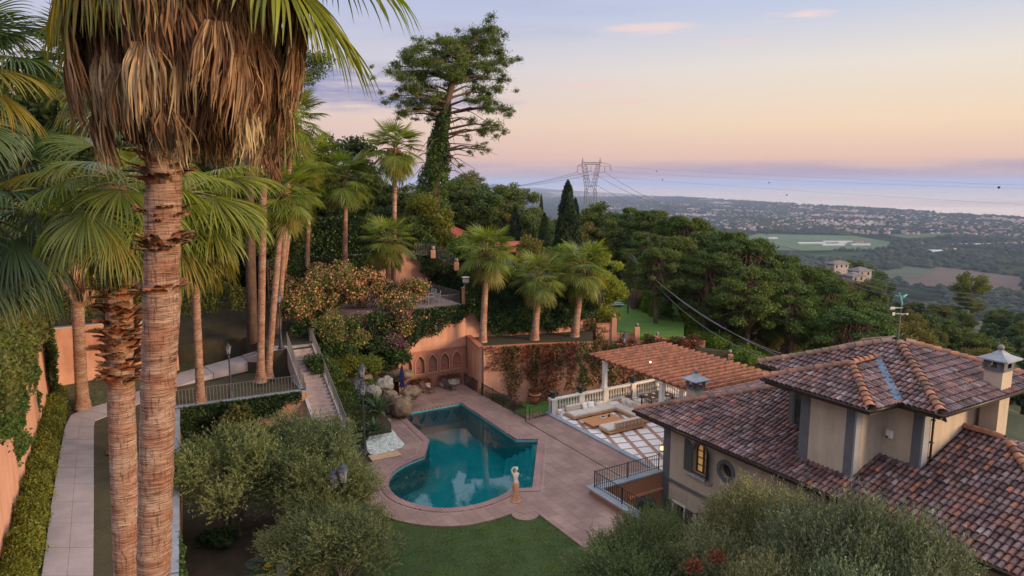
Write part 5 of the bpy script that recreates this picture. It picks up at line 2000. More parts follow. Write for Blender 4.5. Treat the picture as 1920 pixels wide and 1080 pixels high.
# ================================================================ VILLA
villa = thing('villa', 'cream villa with grey stone corners, tiled hip roofs and a raised upper storey', 'house', HW(0, 0, 0), AROT)


def tile_slope(name, poly, zf, up, parent, holes=(), dx=0.245, dy=0.37, k=0.35, seed=1, thick=0.14):
    """barrel tiles on a plane; poly in plan, zf(x, y) height, up = unit plan direction uphill"""
    rng = np.random.default_rng(seed)
    up = np.array(up, float)
    ac = np.array([-up[1], up[0]])
    P = np.array(poly, float)
    a = P @ ac
    b = P @ up
    ga, gb = np.meshgrid(np.arange(a.min(), a.max() + dx, dx), np.arange(b.min() + 0.12, b.max(), dy))
    ga, gb = ga.ravel(), gb.ravel()
    x = ga * ac[0] + gb * up[0]
    y = ga * ac[1] + gb * up[1]
    keep = inside(poly, x, y)
    for h in holes:
        keep &= ~inside(h, x, y)
    x, y = x[keep], y[keep]
    n = len(x)
    seg = 6
    th = np.linspace(0, math.pi, seg + 1)
    tl_ = dy * math.sqrt(1 + k * k)
    X3 = np.array([ac[0], ac[1], 0.0])
    Y3 = np.array([up[0], up[1], k])
    Y3 /= np.linalg.norm(Y3)
    N3 = np.cross(X3, Y3)
    if N3[2] < 0:
        N3 = -N3
    ctr = np.stack([x, y, zf(x, y)], 1)
    V = np.zeros((n, (seg + 1) * 2, 3))
    jx = rng.normal(size=n) * 0.008
    jz = rng.normal(size=n) * 0.008
    jr = rng.normal(size=n) * 0.03
    for e, (yy, rr, lift) in enumerate(((-tl_ * 0.62, 0.112, 0.052), (tl_ * 0.62, 0.088, 0.012))):
        for i, t in enumerate(th):
            V[:, e * (seg + 1) + i] = ctr + X3 * (rr * math.cos(t) + jx[:, None] + jr[:, None] * yy) + Y3 * yy + N3 * ((rr * math.sin(t) * 0.95 + lift) + jz[:, None])
    q = [(i, i + 1, seg + 2 + i, seg + 1 + i) for i in range(seg)]
    F = (np.array(q)[None] + (np.arange(n) * (2 * seg + 2))[:, None, None]).reshape(-1, 4)
    roof = MB()
    zt = lambda px, py: float(zf(np.array([px]), np.array([py]))[0]) + 0.015
    loops = [list(poly)]
    tr = tessellate_polygon([[Vector((p[0], p[1], 0)) for p in poly]])
    m = len(poly)
    vs = [(p[0], p[1], zt(*p)) for p in poly] + [(p[0], p[1], zt(*p) - thick) for p in poly]
    fs = [tuple(t) for t in tr] + [tuple(m + i for i in reversed(t)) for t in tr]
    for i in range(m):
        j = (i + 1) % m
        fs.append((i, j, m + j, m + i))
    o = roof.add(vs, fs).build('roof', M['underroof'], parent)
    link('tiles', npmesh('tiles', V.reshape(-1, 3), F, M['tiles'], None, False), o)
    return o


def ridge_line(parent, p, q, r=0.185, L=0.45, seed=0):
    rg = random.Random(seed)
    p, q = Vector(p) + Vector((0, 0, .06)), Vector(q) + Vector((0, 0, .06))
    n = max(1, int((q - p).length / (L * 0.86)))
    d = (q - p).normalized()
    sdv = d.cross(Vector((0, 0, 1))).normalized()
    up = sdv.cross(d)
    mb = MB()
    for i in range(n):
        a = p + d * (i * L * 0.86)
        b = a + d * L
        vs = []
        ra, rb = r * 1.08, r * 0.9
        of = Vector((rg.uniform(-.01, .01), rg.uniform(-.01, .01), rg.uniform(0, .015)))
        for c, rr, lf in ((a, ra, 0.03), (b, rb, 0.0)):
            for k in range(9):
                t = math.pi * k / 8
                vs.append(c + sdv * rr * math.cos(t) + up * (rr * math.sin(t) * 0.9 + lf) + of)
        mb.add(vs, [(k, k + 1, k + 10, k + 9) for k in range(8)])
    return mb.build('ridge_tiles', M['ridge'], parent, False)


def gutter(parent, pts, r=0.075):
    mb = MB()
    mb.tube(pts, r, 8)
    return mb.build('gutter', M['gutter'], parent, True)


K = 0.35
E0 = 3.66
sL, sR, tF, tB, tR = -1.75, 21.2, -0.8, 12.4, 5.8
r0, r1_ = (sL + 6.6, tR), (sR - 6.6, tR)
zr = E0 + 6.6 * K
tower_fp = [[(8.4, 0.5), (11.1, 0.5), (11.1, 2.5), (8.4, 2.5)], [(6.3, 2.47), (12.9, 2.47), (12.9, 9.5), (6.3, 9.5)]]
tile_slope('front', [(sL, tF), (sR, tF), r1_, r0], lambda x, y: E0 + (y - tF) * K, (0, 1), villa, tower_fp, seed=1)
tile_slope('left', [(sL, tB), (sL, tF), r0], lambda x, y: E0 + (x - sL) * K, (1, 0), villa, seed=2)
tile_slope('right', [(sR, tF), (sR, tB), r1_], lambda x, y: E0 + (sR - x) * K, (-1, 0), villa, seed=3)
tile_slope('back', [(sR, tB), (sL, tB), r0, r1_], lambda x, y: E0 + (tB - y) * K, (0, -1), villa, tower_fp, seed=4)
ridge_line(villa, (sL, tF, E0), (*r0, zr), seed=1)
ridge_line(villa, (sR, tF, E0), (*r1_, zr), seed=2)
ridge_line(villa, (sL, tB, E0), (*r0, zr), seed=3)
ridge_line(villa, (*r0, zr + 0.02), (6.3, tR, zr + 0.02), seed=4)
ridge_line(villa, (12.9, tR, zr + 0.02), (*r1_, zr + 0.02), seed=5)
gutter(villa, [(sR, tF - 0.07, E0 - 0.06), (sL - 0.07, tF - 0.07, E0 - 0.06), (sL - 0.07, tB, E0 - 0.06)])
# eaves boards (soffit)
mb = MB()
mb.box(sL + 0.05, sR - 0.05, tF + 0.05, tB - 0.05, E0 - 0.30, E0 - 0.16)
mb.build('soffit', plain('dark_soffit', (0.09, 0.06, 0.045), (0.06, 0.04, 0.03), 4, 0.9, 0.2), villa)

# ---- walls
def round_arch(cx, w, z0, zs, k=12):
    pts = [(cx - w, z0), (cx + w, z0), (cx + w, zs)]
    for i in range(1, k):
        a = math.pi * i / k
        pts.append((cx + w * math.cos(a), zs + w * math.sin(a)))
    pts.append((cx - w, zs))
    return pts


def circle(cx, cz, r, k=24):
    return [(cx + r * math.cos(2 * math.pi * i / k), cz + r * math.sin(2 * math.pi * i / k)) for i in range(k)]


WZ = E0 - 0.16
mb = MB()
ar = round_arch(2.78, 0.52, 1.18, 2.42)
vert_panel(mb, [(0.0, -3.4), (19.5, -3.4), (19.5, WZ), (0.0, WZ)],
           [ar, circle(4.58, 2.1, 0.40), [(0.95, -2.4), (1.75, -2.4), (1.75, -1.15), (0.95, -1.15)]], 0, 0.4)
mb.box(0.0, 0.38, 0.4, 11.6, -3.4, WZ)
mb.box(19.1, 19.5, 0.4, 11.6, -3.4, WZ)
mb.box(0.38, 19.1, 11.2, 11.6, -3.4, WZ)
mb.build('wall', M['cream_wall'], villa)
mb = MB()
mb.box(-0.03, 0.48, -0.035, 0.5, -3.4, WZ - 0.004)
mb.build('corner_stone', M['stone_grey'], villa)
mb = MB()
mb.box(-0.06, 19.55, -0.075, 0.06, -0.02, 0.16)
mb.build('string_course', M['stone_grey'], villa)


def arched_window(cx, parent, lit=True):
    mb = MB()
    vert_panel(mb, round_arch(cx, 0.66, 1.08, 2.42), [round_arch(cx, 0.52, 1.18, 2.42)], -0.05, 0.12)
    surround = mb.build('window', M['stone_grey'], parent)
    mb = MB()
    mb.box(cx - 0.95, cx + 0.95, -0.16, 0.16, 1.0, 1.10)
    mb.box(cx - 0.85, cx + 0.85, -0.10, 0.10, 0.90, 1.0)
    mb.build('sill', M['concrete'], surround)
    mb = MB()
    vert_panel(mb, round_arch(cx, 0.52, 1.18, 2.42), [round_arch(cx - 0.0, 0.45, 1.25, 2.42)], 0.26, 0.32)
    mb.box(cx - 0.05, cx + 0.05, 0.24, 0.33, 1.2, 2.9)
    for z in (1.62, 2.04, 2.44):
        mb.box(cx - 0.46, cx + 0.46, 0.265, 0.315, z - 0.02, z + 0.02)
    mb.build('frame', M['dark_frame'], surround)
    mb = MB()
    vert_panel(mb, round_arch(cx, 0.48, 1.22, 2.42), [], 0.36, 0.38)
    mb.build('pane', M['window_glow'] if lit else M['glass'], surround)
    # shutters: half arches
    for sgn, ang, lbl in ((-1, rad(176), None), (1, rad(128), None)):
        w = 0.56
        out_ = [(0, 1.16), (w, 1.16), (w, 2.42 + w * 0.98)] + [(w - w * math.sin(a), 2.42 + w * math.cos(a)) for a in [math.pi / 2 * i / 7 for i in range(1, 7)]] + [(0, 2.42)]
        mbs_ = MB()
        # x from the hinge outwards; hinge side is the low side of the arch when closed
        vert_panel(mbs_, out_, [], -0.025, 0.02)
        for kk in range(9):
            z = 1.26 + kk * 0.14
            mbs_.box(0.06, w - 0.06, -0.04, -0.025, z, z + 0.09)
        o = mbs_.build('shutter', M['shutter'], surround)
        if sgn < 0:
            o.location = (cx - 0.54, -0.06, 0)
            o.rotation_euler = (0, 0, -ang)
        else:
            o.location = (cx + 0.54, -0.06, 0)
            o.rotation_euler = (0, 0, -math.pi + ang)
    return surround


arched_window(2.78, villa)
mb = MB()
vert_panel(mb, circle(4.58, 2.1, 0.60), [circle(4.58, 2.1, 0.40)], -0.06, 0.05)
rw = mb.build('round_window', M['stone_grey'], villa)
mb = MB()
vert_panel(mb, circle(4.58, 2.1, 0.39), [], 0.26, 0.28)
mb.build('pane', M['glass'], rw)
mb = MB()
vert_panel(mb, [(0.83, -2.5), (1.87, -2.5), (1.87, -1.03), (0.83, -1.03)], [[(0.95, -2.4), (1.75, -2.4), (1.75, -1.15), (0.95, -1.15)]], -0.05, 0.05)
lw = mb.build('lower_window', M['white_stone'], villa)
mb = MB()
mb.box(0.95, 1.75, 0.24, 0.26, -2.4, -1.15)
mb.build('pane', M['glass'], lw)
for x0 in (0.28, 1.9):
    mb = MB()
    mb.bev(x0, x0 + 0.52, -0.09, -0.045, -2.45, -1.1, 0.01)
    for kk in range(8):
        mb.box(x0 + 0.06, x0 + 0.46, -0.105, -0.09, -2.36 + kk * 0.15, -2.26 + kk * 0.15)
    mb.build('shutter', M['shutter'], lw)

# ---- tower storey
TEZ = 7.75
mb = MB()
mb.box(6.3, 12.9, 2.47, 9.5, 4.3, TEZ - 0.13)
mb.box(8.4, 11.1, 0.5, 2.47, 3.9, TEZ - 0.13)
mb.build('upper_wall', M['cream_wall'], villa)
mb = MB()
for (x0, x1, y0, y1) in ((8.37, 8.85, 0.465, 0.6), (10.65, 11.1, 0.465, 0.6), (12.45, 12.9, 2.435, 2.55), (6.27, 6.5, 2.435, 2.55)):
    MB().box(x0, x1, y0, y1, 4.0, TEZ - 0.135).build('pilaster', M['stone_grey'], villa)
SPM = plain('lit_side_grey_stone', (0.27, 0.27, 0.285), (0.22, 0.22, 0.235), 2.0, 0.75, 0.3)  # paler copy of the grey stone, light on the right-hand faces painted in
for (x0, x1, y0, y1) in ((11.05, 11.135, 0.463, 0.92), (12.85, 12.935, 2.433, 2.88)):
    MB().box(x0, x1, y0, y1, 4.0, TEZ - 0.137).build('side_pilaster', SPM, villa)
mb = MB()
mb.box(8.3, 11.2, 0.4, 0.47, 3.95, 4.19)
mb.box(11.1, 12.98, 2.36, 2.43, 4.6, 4.88)
mb.build('flashing', M['stone_grey'], villa)
# window to the left of the bay
mb = MB()
vert_panel(mb, [(6.55, 4.75), (7.45, 4.75), (7.45, 6.75), (6.55, 6.75)], [[(6.68, 4.9), (7.32, 4.9), (7.32, 6.62), (6.68, 6.62)]], 2.38, 2.50)
uw = mb.build('upper_window', M['shutter'], villa)
mb = MB()
mb.box(6.68, 7.32, 2.42, 2.455, 4.9, 6.62)
mb.build('pane', M['glass'], uw)
mb = MB()
mb.box(6.45, 7.55, 2.30, 2.50, 4.66, 4.75)
mb.build('sill', M['concrete'], uw)
# alarm box
mb = MB()
mb.bev(11.35, 11.66, 2.33, 2.47, 5.75, 6.12, 0.03)
ab = mb.build('alarm_box', M['white_paint'], villa)
mb = MB()
mb.lathe([(0.05, 0), (0.05, 0.07)], 10, 11.44, 2.31, 5.78)
mb.build('siren', M['black'], ab)
# roofs of the tower
e0s, e1s, e0t, e1t = 5.0, 14.0, 1.5, 10.5
ap = (9.5, 6.0)
zap = TEZ + 4.5 * K
bz = 2.675
bs0, bs1, bt = 6.9, 12.25, -0.45
bx_ = (bs0 + bs1) / 2
zb_ = TEZ + bz * K
mainf = lambda x, y: TEZ + (y - e0t) * K
tile_slope('t1', [(e0s, e0t), (bs0, e0t), (bx_, e0t + bz), (bs1, e0t), (e1s, e0t), ap], mainf, (0, 1), villa, seed=11)
tile_slope('t2', [(e1s, e0t), (e1s, e1t), ap], lambda x, y: TEZ + (e1s - x) * K, (-1, 0), villa, [[(13.1, 6.6), (13.85, 6.6), (13.85, 7.5), (13.1, 7.5)]], seed=12)
tile_slope('t3', [(e1s, e1t), (e0s, e1t), ap], lambda x, y: TEZ + (e1t - y) * K, (0, -1), villa, seed=13)
tile_slope('t4', [(e0s, e1t), (e0s, e0t), ap], lambda x, y: TEZ + (x - e0s) * K, (1, 0), villa, seed=14)
tile_slope('b1', [(bs0, bt), (bs1, bt), (bx_, bt + bz)], lambda x, y: TEZ + (y - bt) * K, (0, 1), villa, seed=15)
tile_slope('b2', [(bs1, bt), (bs1, e0t), (bx_, e0t + bz), (bx_, bt + bz)], lambda x, y: TEZ + (bs1 - x) * K, (-1, 0), villa, seed=16)
tile_slope('b3', [(bs0, e0t), (bs0, bt), (bx_, bt + bz), (bx_, e0t + bz)], lambda x, y: TEZ + (x - bs0) * K, (1, 0), villa, seed=17)
for i, (p, q) in enumerate((((e1s, e0t, TEZ), (*ap, zap)), ((e0s, e0t, TEZ), (*ap, zap)), ((e1s, e1t, TEZ), (*ap, zap)), ((e0s, e1t, TEZ), (*ap, zap)), ((bs0, bt, TEZ), (bx_, bt + bz, zb_)), ((bs1, bt, TEZ), (bx_, bt + bz, zb_)), ((bx_, bt + bz, zb_ + .02), (bx_, e0t + bz, zb_ + .02)))):
    ridge_line(villa, p, q, seed=20 + i)
mb = MB()
a = Vector((bs1, e0t, TEZ + 0.14))
b = Vector((bx_, e0t + bz, zb_ + 0.14))
mb.beam(a, b, 0.34, 0.02)
mb.build('valley_flashing', M['copper_blue'], villa)
gutter(villa, [(e1s + 0.06, e1t, TEZ - 0.05), (e1s + 0.06, e0t - 0.06, TEZ - 0.05), (bs1 + 0.08, e0t - 0.06, TEZ - 0.05)])
gutter(villa, [(bs1 + 0.06, e0t, TEZ - 0.05), (bs1 + 0.06, bt - 0.06, TEZ - 0.05), (bs0 - 0.06, bt - 0.06, TEZ - 0.05), (bs0 - 0.06, e0t, TEZ - 0.05)])
gutter(villa, [(bs0, e0t - 0.06, TEZ - 0.05), (e0s - 0.06, e0t - 0.06, TEZ - 0.05), (e0s - 0.06, e1t, TEZ - 0.05)])
mb = MB()
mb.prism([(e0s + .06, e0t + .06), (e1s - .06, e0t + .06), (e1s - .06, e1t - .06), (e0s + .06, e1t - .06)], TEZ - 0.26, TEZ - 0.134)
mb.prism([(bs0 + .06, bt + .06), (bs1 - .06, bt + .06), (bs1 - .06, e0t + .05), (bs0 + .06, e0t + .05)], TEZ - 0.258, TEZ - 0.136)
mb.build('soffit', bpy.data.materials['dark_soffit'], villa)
# downpipe with bends
mb = MB()
mb.tube([(e1s, e0t + 0.25, TEZ - 0.1), (13.9, 2.1, TEZ - 0.42), (13.1, 2.75, TEZ - 0.5), (12.99, 3.0, TEZ - 0.62), (12.99, 3.0, 6.0), (12.99, 3.0, 4.95)], 0.05, 8)
for z in (6.9, 5.9, 5.2):
    mb.box(12.91, 13.06, 2.94, 3.06, z, z + 0.05)
mb.build('downpipe', M['gutter'], villa, True)


def chimney(cx, cy, z0, wx, wy, zbox, h, name='chimney'):
    mb = MB()
    mb.box(cx - wx / 2, cx + wx / 2, cy - wy / 2, cy + wy / 2, z0, zbox)
    c = mb.build(name, M['cream_wall'], villa)
    mb = MB()
    wx2, wy2 = wx / 2 + 0.05, wy / 2 + 0.05
    mb.box(cx - wx2 - .03, cx + wx2 + .03, cy - wy2 - .03, cy + wy2 + .03, zbox, zbox + 0.07)
    for sx in (-1, 1):
        for sy in (-1, 1):
            mb.box(cx + sx * wx2 - 0.07 * sx - .07, cx + sx * wx2 - 0.07 * sx + .07, cy + sy * wy2 - 0.07 * sy - .07, cy + sy * wy2 - .07 * sy + .07, zbox + .07, zbox + h)
    k = []
    for (w_, ax) in ((wx2, 0), (wy2, 1)):
        for sgn in (-1, 1):
            m2 = MB()
            other = wy2 if ax == 0 else wx2
            vert_panel(m2, [(-w_ + .01, zbox + 0.071), (w_ - .01, zbox + 0.071), (w_ - .01, zbox + h - .001), (-w_ + .01, zbox + h - .001)], [round_arch(0, w_ * 0.34, zbox + 0.12, zbox + h * 0.55, 8)], -0.04, 0.0)
            for v, f in ((m2.v, m2.f),):
                if ax == 0:
                    vv = [(cx + p[0], cy + sgn * (other - 0.0 + p[1] * 1.0), p[2]) for p in v]
                else:
                    vv = [(cx + sgn * (other + p[1]), cy + p[0], p[2]) for p in v]
                mb.add(vv, f)
    mb.build('lantern', M['stone_grey'], c)
    mb = MB()
    e = 0.2
    z1 = zbox + h
    a = [(cx - wx2 - e, cy - wy2 - e), (cx + wx2 + e, cy - wy2 - e), (cx + wx2 + e, cy + wy2 + e), (cx - wx2 - e, cy + wy2 + e)]
    vs = [(p[0], p[1], z1) for p in a] + [(p[0], p[1], z1 + 0.06) for p in a]
    for f_, zz_ in ((0.45, 0.22), (0.1, 0.42)):
        vs += [(cx + (p[0] - cx) * f_, cy + (p[1] - cy) * f_, z1 + zz_) for p in a]
    fs = [(3, 2, 1, 0)]
    for r_ in range(3):
        for k_ in range(4):
            fs.append((r_ * 4 + k_, r_ * 4 + (k_ + 1) % 4, r_ * 4 + 4 + (k_ + 1) % 4, r_ * 4 + 4 + k_))
    fs.append((12, 13, 14, 15))
    mb.add(vs, fs)
    mb.build('cap', M['coping'], c)
    mb = MB()
    mb.ball((cx, cy, z1 + 0.52), 0.14, 12)
    mb.build('finial', M['pale_rock'], c, True)


chimney(13.48, 7.05, 5.0, 0.74, 0.9, 8.72, 0.46)
chimney(-0.3, 2.62, 4.0, 0.68, 0.72, 4.86, 0.52)

# weather vane on the tower
wv = thing('weather_vane', 'verdigris weather vane of a flying figure on a thin pole above the tower roof', 'weather vane', HW(9.5, 6.0, zap))
mb = MB()
mb.tube([(0, 0, 0), (0, 0, 2.15)], 0.022, 6)
mb.tube([(0.05, 0, 0), (0.02, 0, 1.4)], 0.012, 5)
mb.build('pole', M['steel'], wv)
mb = MB()
mb.beam((-0.42, 0, 1.52), (0.42, 0, 1.52), 0.02, 0.02)
mb.beam((0, -0.3, 1.52), (0, 0.3, 1.52), 0.02, 0.02)
mb.box(-0.47, -0.33, -0.01, 0.01, 1.43, 1.6)
mb.box(0.36, 0.46, -0.01, 0.01, 1.46, 1.56)
mb.beam((-0.5, 0, 1.84), (0.1, 0, 1.86), 0.03, 0.03)
for k in (-1, 0, 1):
    mb.beam((-0.62, 0, 1.84 + k * .05), (-0.36, 0, 1.84 + k * .05), 0.02, 0.035)
mb.build('direction_arms', M['white_paint'], wv)
mb = MB()
mb.tube([(0.02, 0, 1.9), (0.03, 0, 2.1), (-0.06, 0, 2.35), (-0.12, 0, 2.55)], [0.035, 0.05, 0.075, 0.05], 8)
mb.ball((-0.16, 0, 2.62), 0.06, 8)
mb.add([(-0.1, 0.012, 2.5), (0.32, 0.012, 2.62), (0.3, 0.012, 2.56), (0.0, 0.012, 2.3), (-0.1, -0.012, 2.5), (0.32, -0.012, 2.62), (0.3, -0.012, 2.56), (0.0, -0.012, 2.3)], [(0, 1, 2, 3), (7, 6, 5, 4), (0, 4, 5, 1), (1, 5, 6, 2), (2, 6, 7, 3), (3, 7, 4, 0)])
mb.add([(-0.14, 0.012, 2.5), (-0.5, 0.012, 2.63), (-0.46, 0.012, 2.57), (-0.12, 0.012, 2.4), (-0.14, -0.012, 2.5), (-0.5, -0.012, 2.63), (-0.46, -0.012, 2.57), (-0.12, -0.012, 2.4)], [(3, 2, 1, 0), (4, 5, 6, 7), (0, 1, 5, 4), (1, 2, 6, 5), (2, 3, 7, 6), (3, 0, 4, 7)])
mb.build('figure', M['verdigris'], wv, True)

wv.scale = (.82, .82, .88)

# lit wall lamp at the villa corner
wl_ = thing('wall_lamp', 'round wire wall lamp glowing yellow on the villa corner', 'lamp', HW(-0.28, 0.12, 1.62), AROT)
mb = MB()
mb.ball((0, 0, 0), 0.13, 10)
mb.build('bulb', M['lamp_glow'], wl_, True)
mb = MB()
for k in range(4):
    a = math.pi * k / 4
    mb.tube([(0.21 * math.cos(a) * math.cos(t), 0.21 * math.sin(a) * math.cos(t), 0.21 * math.sin(t)) for t in [2 * math.pi * i / 20 for i in range(21)]], 0.008, 4, cap=False)
mb.tube([(0, 0, 0.2), (0.05, 0, 0.3), (0.27, 0, 0.32)], 0.014, 6)
mb.build('wire_cage', M['iron'], wl_)
ld = bpy.data.lights.new('wall_lamp_light', 'POINT')
ld.energy = 14
ld.color = (1, 0.72, 0.35)
ld.shadow_soft_size = 0.14
lo_ = bpy.data.objects.new('wall_lamp_light', ld)
COL.objects.link(lo_)
lo_.parent = wl_
lo_.location = (-0.3, -0.2, 0)

# ---------------------------------------------------------------- sunken court by the villa
mb = MB()
mb.prism([h2(-.45, -4.9), h2(13, -4.9), h2(13, 0), h2(-.45, 0)], -3.8, -3.2)
struct(mb.build('courtyard', M['deck']))
cw = thing('court_wall', 'low L-shaped parapet of ochre plaster with grey coping round the sunken court', 'wall', HW(0, 0, 0), AROT)
mb = MB()
mb.box(-0.45, 0.0 - 0.02, -5.0, -0.0, -3.2, 0.32)
mb.box(-0.02, 11.5, -5.0, -4.62, -3.2, 0.32)
CWM = stucco('ochre_plaster', (0.42, 0.20, 0.11), (0.33, 0.15, 0.085))
mb.build('wall_body', CWM, cw)
mb = MB()
mb.box(-0.62, 0.08, -5.15, -0.045, 0.32, 0.42)
mb.box(0.08, 11.6, -5.15, -4.5, 0.322, 0.418)
mb.build('coping', M['coping'], cw)
mb = MB()
vert_panel(mb, round_arch(0, 0.95, -3.2, -1.75), [round_arch(0, 0.72, -3.2, -1.75)], -0.06, 0.0)
o = mb.build('arch_surround', M['stone_grey'], cw)
o.location = (0.0 - 0.02, -1.4, 0)
o.rotation_euler = (0, 0, math.pi / 2)
o.scale = (1, 1, 1)
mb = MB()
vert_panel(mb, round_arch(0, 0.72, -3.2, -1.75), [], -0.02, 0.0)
o = mb.build('arch_shade_panel', M['black'], cw)  # flat black panel, the shade inside the arch put into colour
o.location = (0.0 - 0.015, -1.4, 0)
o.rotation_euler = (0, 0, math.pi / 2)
mb = MB()
mb.box(-0.02, 0.10, -2.6, -0.06, -0.74, -0.62)
mb.build('moulding', M['terracotta_wall'], cw)
railing('parapet_railing', 'black iron railing on the L-shaped parapet between villa corner and pool paving', 'railing', [HW(-0.25, -0.15, 0.42), HW(-0.25, -4.82, 0.42), HW(11.3, -4.82, 0.42)], 0.9, 0.17, 'iron', 0.014, 2.3)
railing('court_railing', 'dark iron railing descending in front of the villa beyond the olive trees', 'railing', [HW(1.6, -1.4, -1.95), HW(6.5, -1.4, -0.2)], 0.95, 0.15, 'iron', 0.014, 2.4)
mb = MB()
mb.box(1.5, 9, -1.7, -0.05, -3.2, -2.0)
o = mb.build('court_steps', M['concrete'], None, loc=HW(0, 0, 0), rz=AROT)
struct(o)

# ================================================================ LOUNGE TERRACE
mb = MB()
mb.box(-12.7, -0.5, 0.12, 0.5, -1.2, 0.10)
struct(mb.build('terrace_edge_kerb', M['coping'], None, loc=HW(0, 0, 0), rz=AROT))
mb = MB()
mb.box(-12.7, -0.02, 0.5, 11.3, -1.2, 0.06)
mb.box(-0.02, 0.0, 0.5, 0.6, -1.2, 0.06)
mb.box(-12.7, 0.0, 11.3, 16, -1.5, 0.055)
struct(mb.build('lounge_terrace', M['terrace'], None, loc=HW(0, 0, 0), rz=AROT))

bal = thing('balustrade', 'white stone balustrade with turned balusters round the lounge terrace', 'balustrade', HW(0, 0, 0), AROT)
mb = MB()
mb.bev(-12.62, -12.28, 0.5, 10.95, 1.0, 1.14, 0.03)
mb.bev(-12.28, -6.0, 10.66, 11.0, 1.0, 1.14, 0.03)
mb.build('handrail', M['white_stone'], bal)
mb = MB()
mb.bev(-12.62, -12.28, 0.5, 10.95, 0.061, 0.22, 0.02)
mb.bev(-12.28, -6.0, 10.66, 11.0, 0.061, 0.22, 0.02)
mb.build('plinth', M['white_stone'], bal)
for (x, y) in ((-12.45, 0.68), (-12.45, 3.2), (-12.45, 5.5), (-12.45, 8.3), (-12.45, 10.83), (-9.4, 10.83), (-6.2, 10.83)):
    mb = MB()
    mb.bev(x - .23, x + .23, y - .23, y + .23, -0.3, 1.02, 0.025)
    mb.bev(x - .17, x + .17, y - .245, y + .245, 0.35, 0.85, 0.01)
    mb.bev(x - .27, x + .27, y - .27, y + .27, 1.0, 1.16, 0.03)
    mb.build('pedestal', M['white_stone'], bal)
mb = MB()
mb.lathe([(0.075, 0.0), (0.075, 0.05), (0.045, 0.08), (0.06, 0.14), (0.09, 0.24), (0.085, 0.32), (0.05, 0.46), (0.035, 0.58), (0.045, 0.66), (0.06, 0.69), (0.07, 0.72), (0.07, 0.79)], 10)
balm = mb.mesh('baluster', M['white_stone'], True)
bp = []
for (a, b) in ((0.68, 3.2), (3.2, 5.5), (5.5, 8.3), (8.3, 10.83)):
    n = int((b - a - 0.5) / 0.24)
    for i in range(n):
        bp.append((-12.45, a + 0.25 + (b - a - 0.5) * (i + 0.5) / n))
for (a, b) in ((-12.45, -9.4), (-9.4, -6.2)):
    n = int((b - a - 0.5) / 0.24)
    for i in range(n):
        bp.append((a + 0.25 + (b - a - 0.5) * (i + 0.5) / n, 10.83))
for x, y in bp:
    o = link('baluster', balm, bal)
    o.location = (x, y, 0.215)

pots_l = ['dark green glazed pot on the end pedestal of the balustrade, nearest the lawn', 'dark green glazed pot on the second pedestal of the balustrade', 'dark green glazed pot on the balustrade right of the tall white column']
for (y, l) in zip((0.68, 3.2, 8.3), pots_l):
    t = thing('pot', l, 'pot', HW(-12.45, y, 1.16), AROT, 'glazed pots on the balustrade')
    mb = MB()
    mb.lathe([(0.13, 0), (0.19, 0.14), (0.22, 0.32), (0.205, 0.42), (0.25, 0.46), (0.25, 0.5), (0.2, 0.5), (0.19, 0.44)], 16)
    mb.build('body', M['green_pot'], t, True)
    mb = MB()
    mb.lathe([(0.18, 0.43), (0.05, 0.45)], 12)
    mb.build('earth', M['soil'], t)
for (x, y, l) in ((-12.45, 5.5, 'white square column carrying the pergola, standing on the balustrade'), (-6.15, 5.5, 'white square column of the pergola behind the corner sofa')):
    t = thing('column', l, 'column', HW(x, y, 0.06 if x > -10 else 1.16), AROT)
    hh = 3.32 - (0.06 if x > -10 else 1.16)
    mb = MB()
    mb.bev(-.16, .16, -.16, .16, 0, hh, 0.03)
    mb.build('shaft', M['white_paint'], t)
    mb = MB()
    mb.bev(-.21, .21, -.21, .21, hh - 0.14, hh - 0.002, 0.03)
    mb.bev(-.21, .21, -.21, .21, 0.002, 0.16, 0.03)
    mb.build('capital', M['white_stone'], t)
for (x, y, l) in ((-12.45, 5.2, 'black lantern bracket with a small camera on the white column'),):
    t = thing('column_fitting', l, 'lamp bracket', HW(x - .2, y + .5, 2.4), AROT)
    mb = MB()
    mb.tube([(0, 0, -1.4), (0, 0, 0.95)], 0.03, 6)
    mb.tube([(0, 0, 0.2), (0.25, 0, 0.2)], 0.02, 6)
    mb.build('pipe', M['steel'], t)
    mb = MB()
    mb.ball((0.3, 0, 0.2), 0.08, 8)
    mb.build('camera_head', M['white_paint'], t, True)

# ---- pergola
pg = thing('pergola', 'large terracotta coloured timber pergola of close heavy rafters over the terrace', 'pergola', HW(0, 0, 0), AROT)
mb = MB()
for y in (5.5, 8.8, 12.0):
    mb.bev(-13.7, -1.0, y - 0.11, y + 0.11, 3.32, 3.56, 0.02)
mb.build('beam', M['pergola_wood'], pg)
NRA = 20
mbr = MB()
# one rafter with a notched tail
L0, L1 = 4.75, 12.75
prof = [(L0, 3.76), (L0 + .05, 3.64), (L0 + .22, 3.62), (L0 + .26, 3.57), (L1 - .26, 3.57), (L1 - .22, 3.62), (L1 - .05, 3.64), (L1, 3.74), (L1, 3.80), (L0, 3.80)]
vs = [(-0.08, y, z) for y, z in prof] + [(0.08, y, z) for y, z in prof]
n = len(prof)
fs = [tuple(range(n)), tuple(range(2 * n - 1, n - 1, -1))] + [(i, n + i, n + (i + 1) % n, (i + 1) % n) for i in range(n)]
mbr.add(vs, fs)
rm = mbr.mesh('rafter', M['pergola_wood'])
for i in range(NRA):
    o = link('rafter', rm, pg)
    o.location = (-13.5 + i * 0.645, RNG.uniform(-.03, .03), RNG.uniform(-.012, .012))
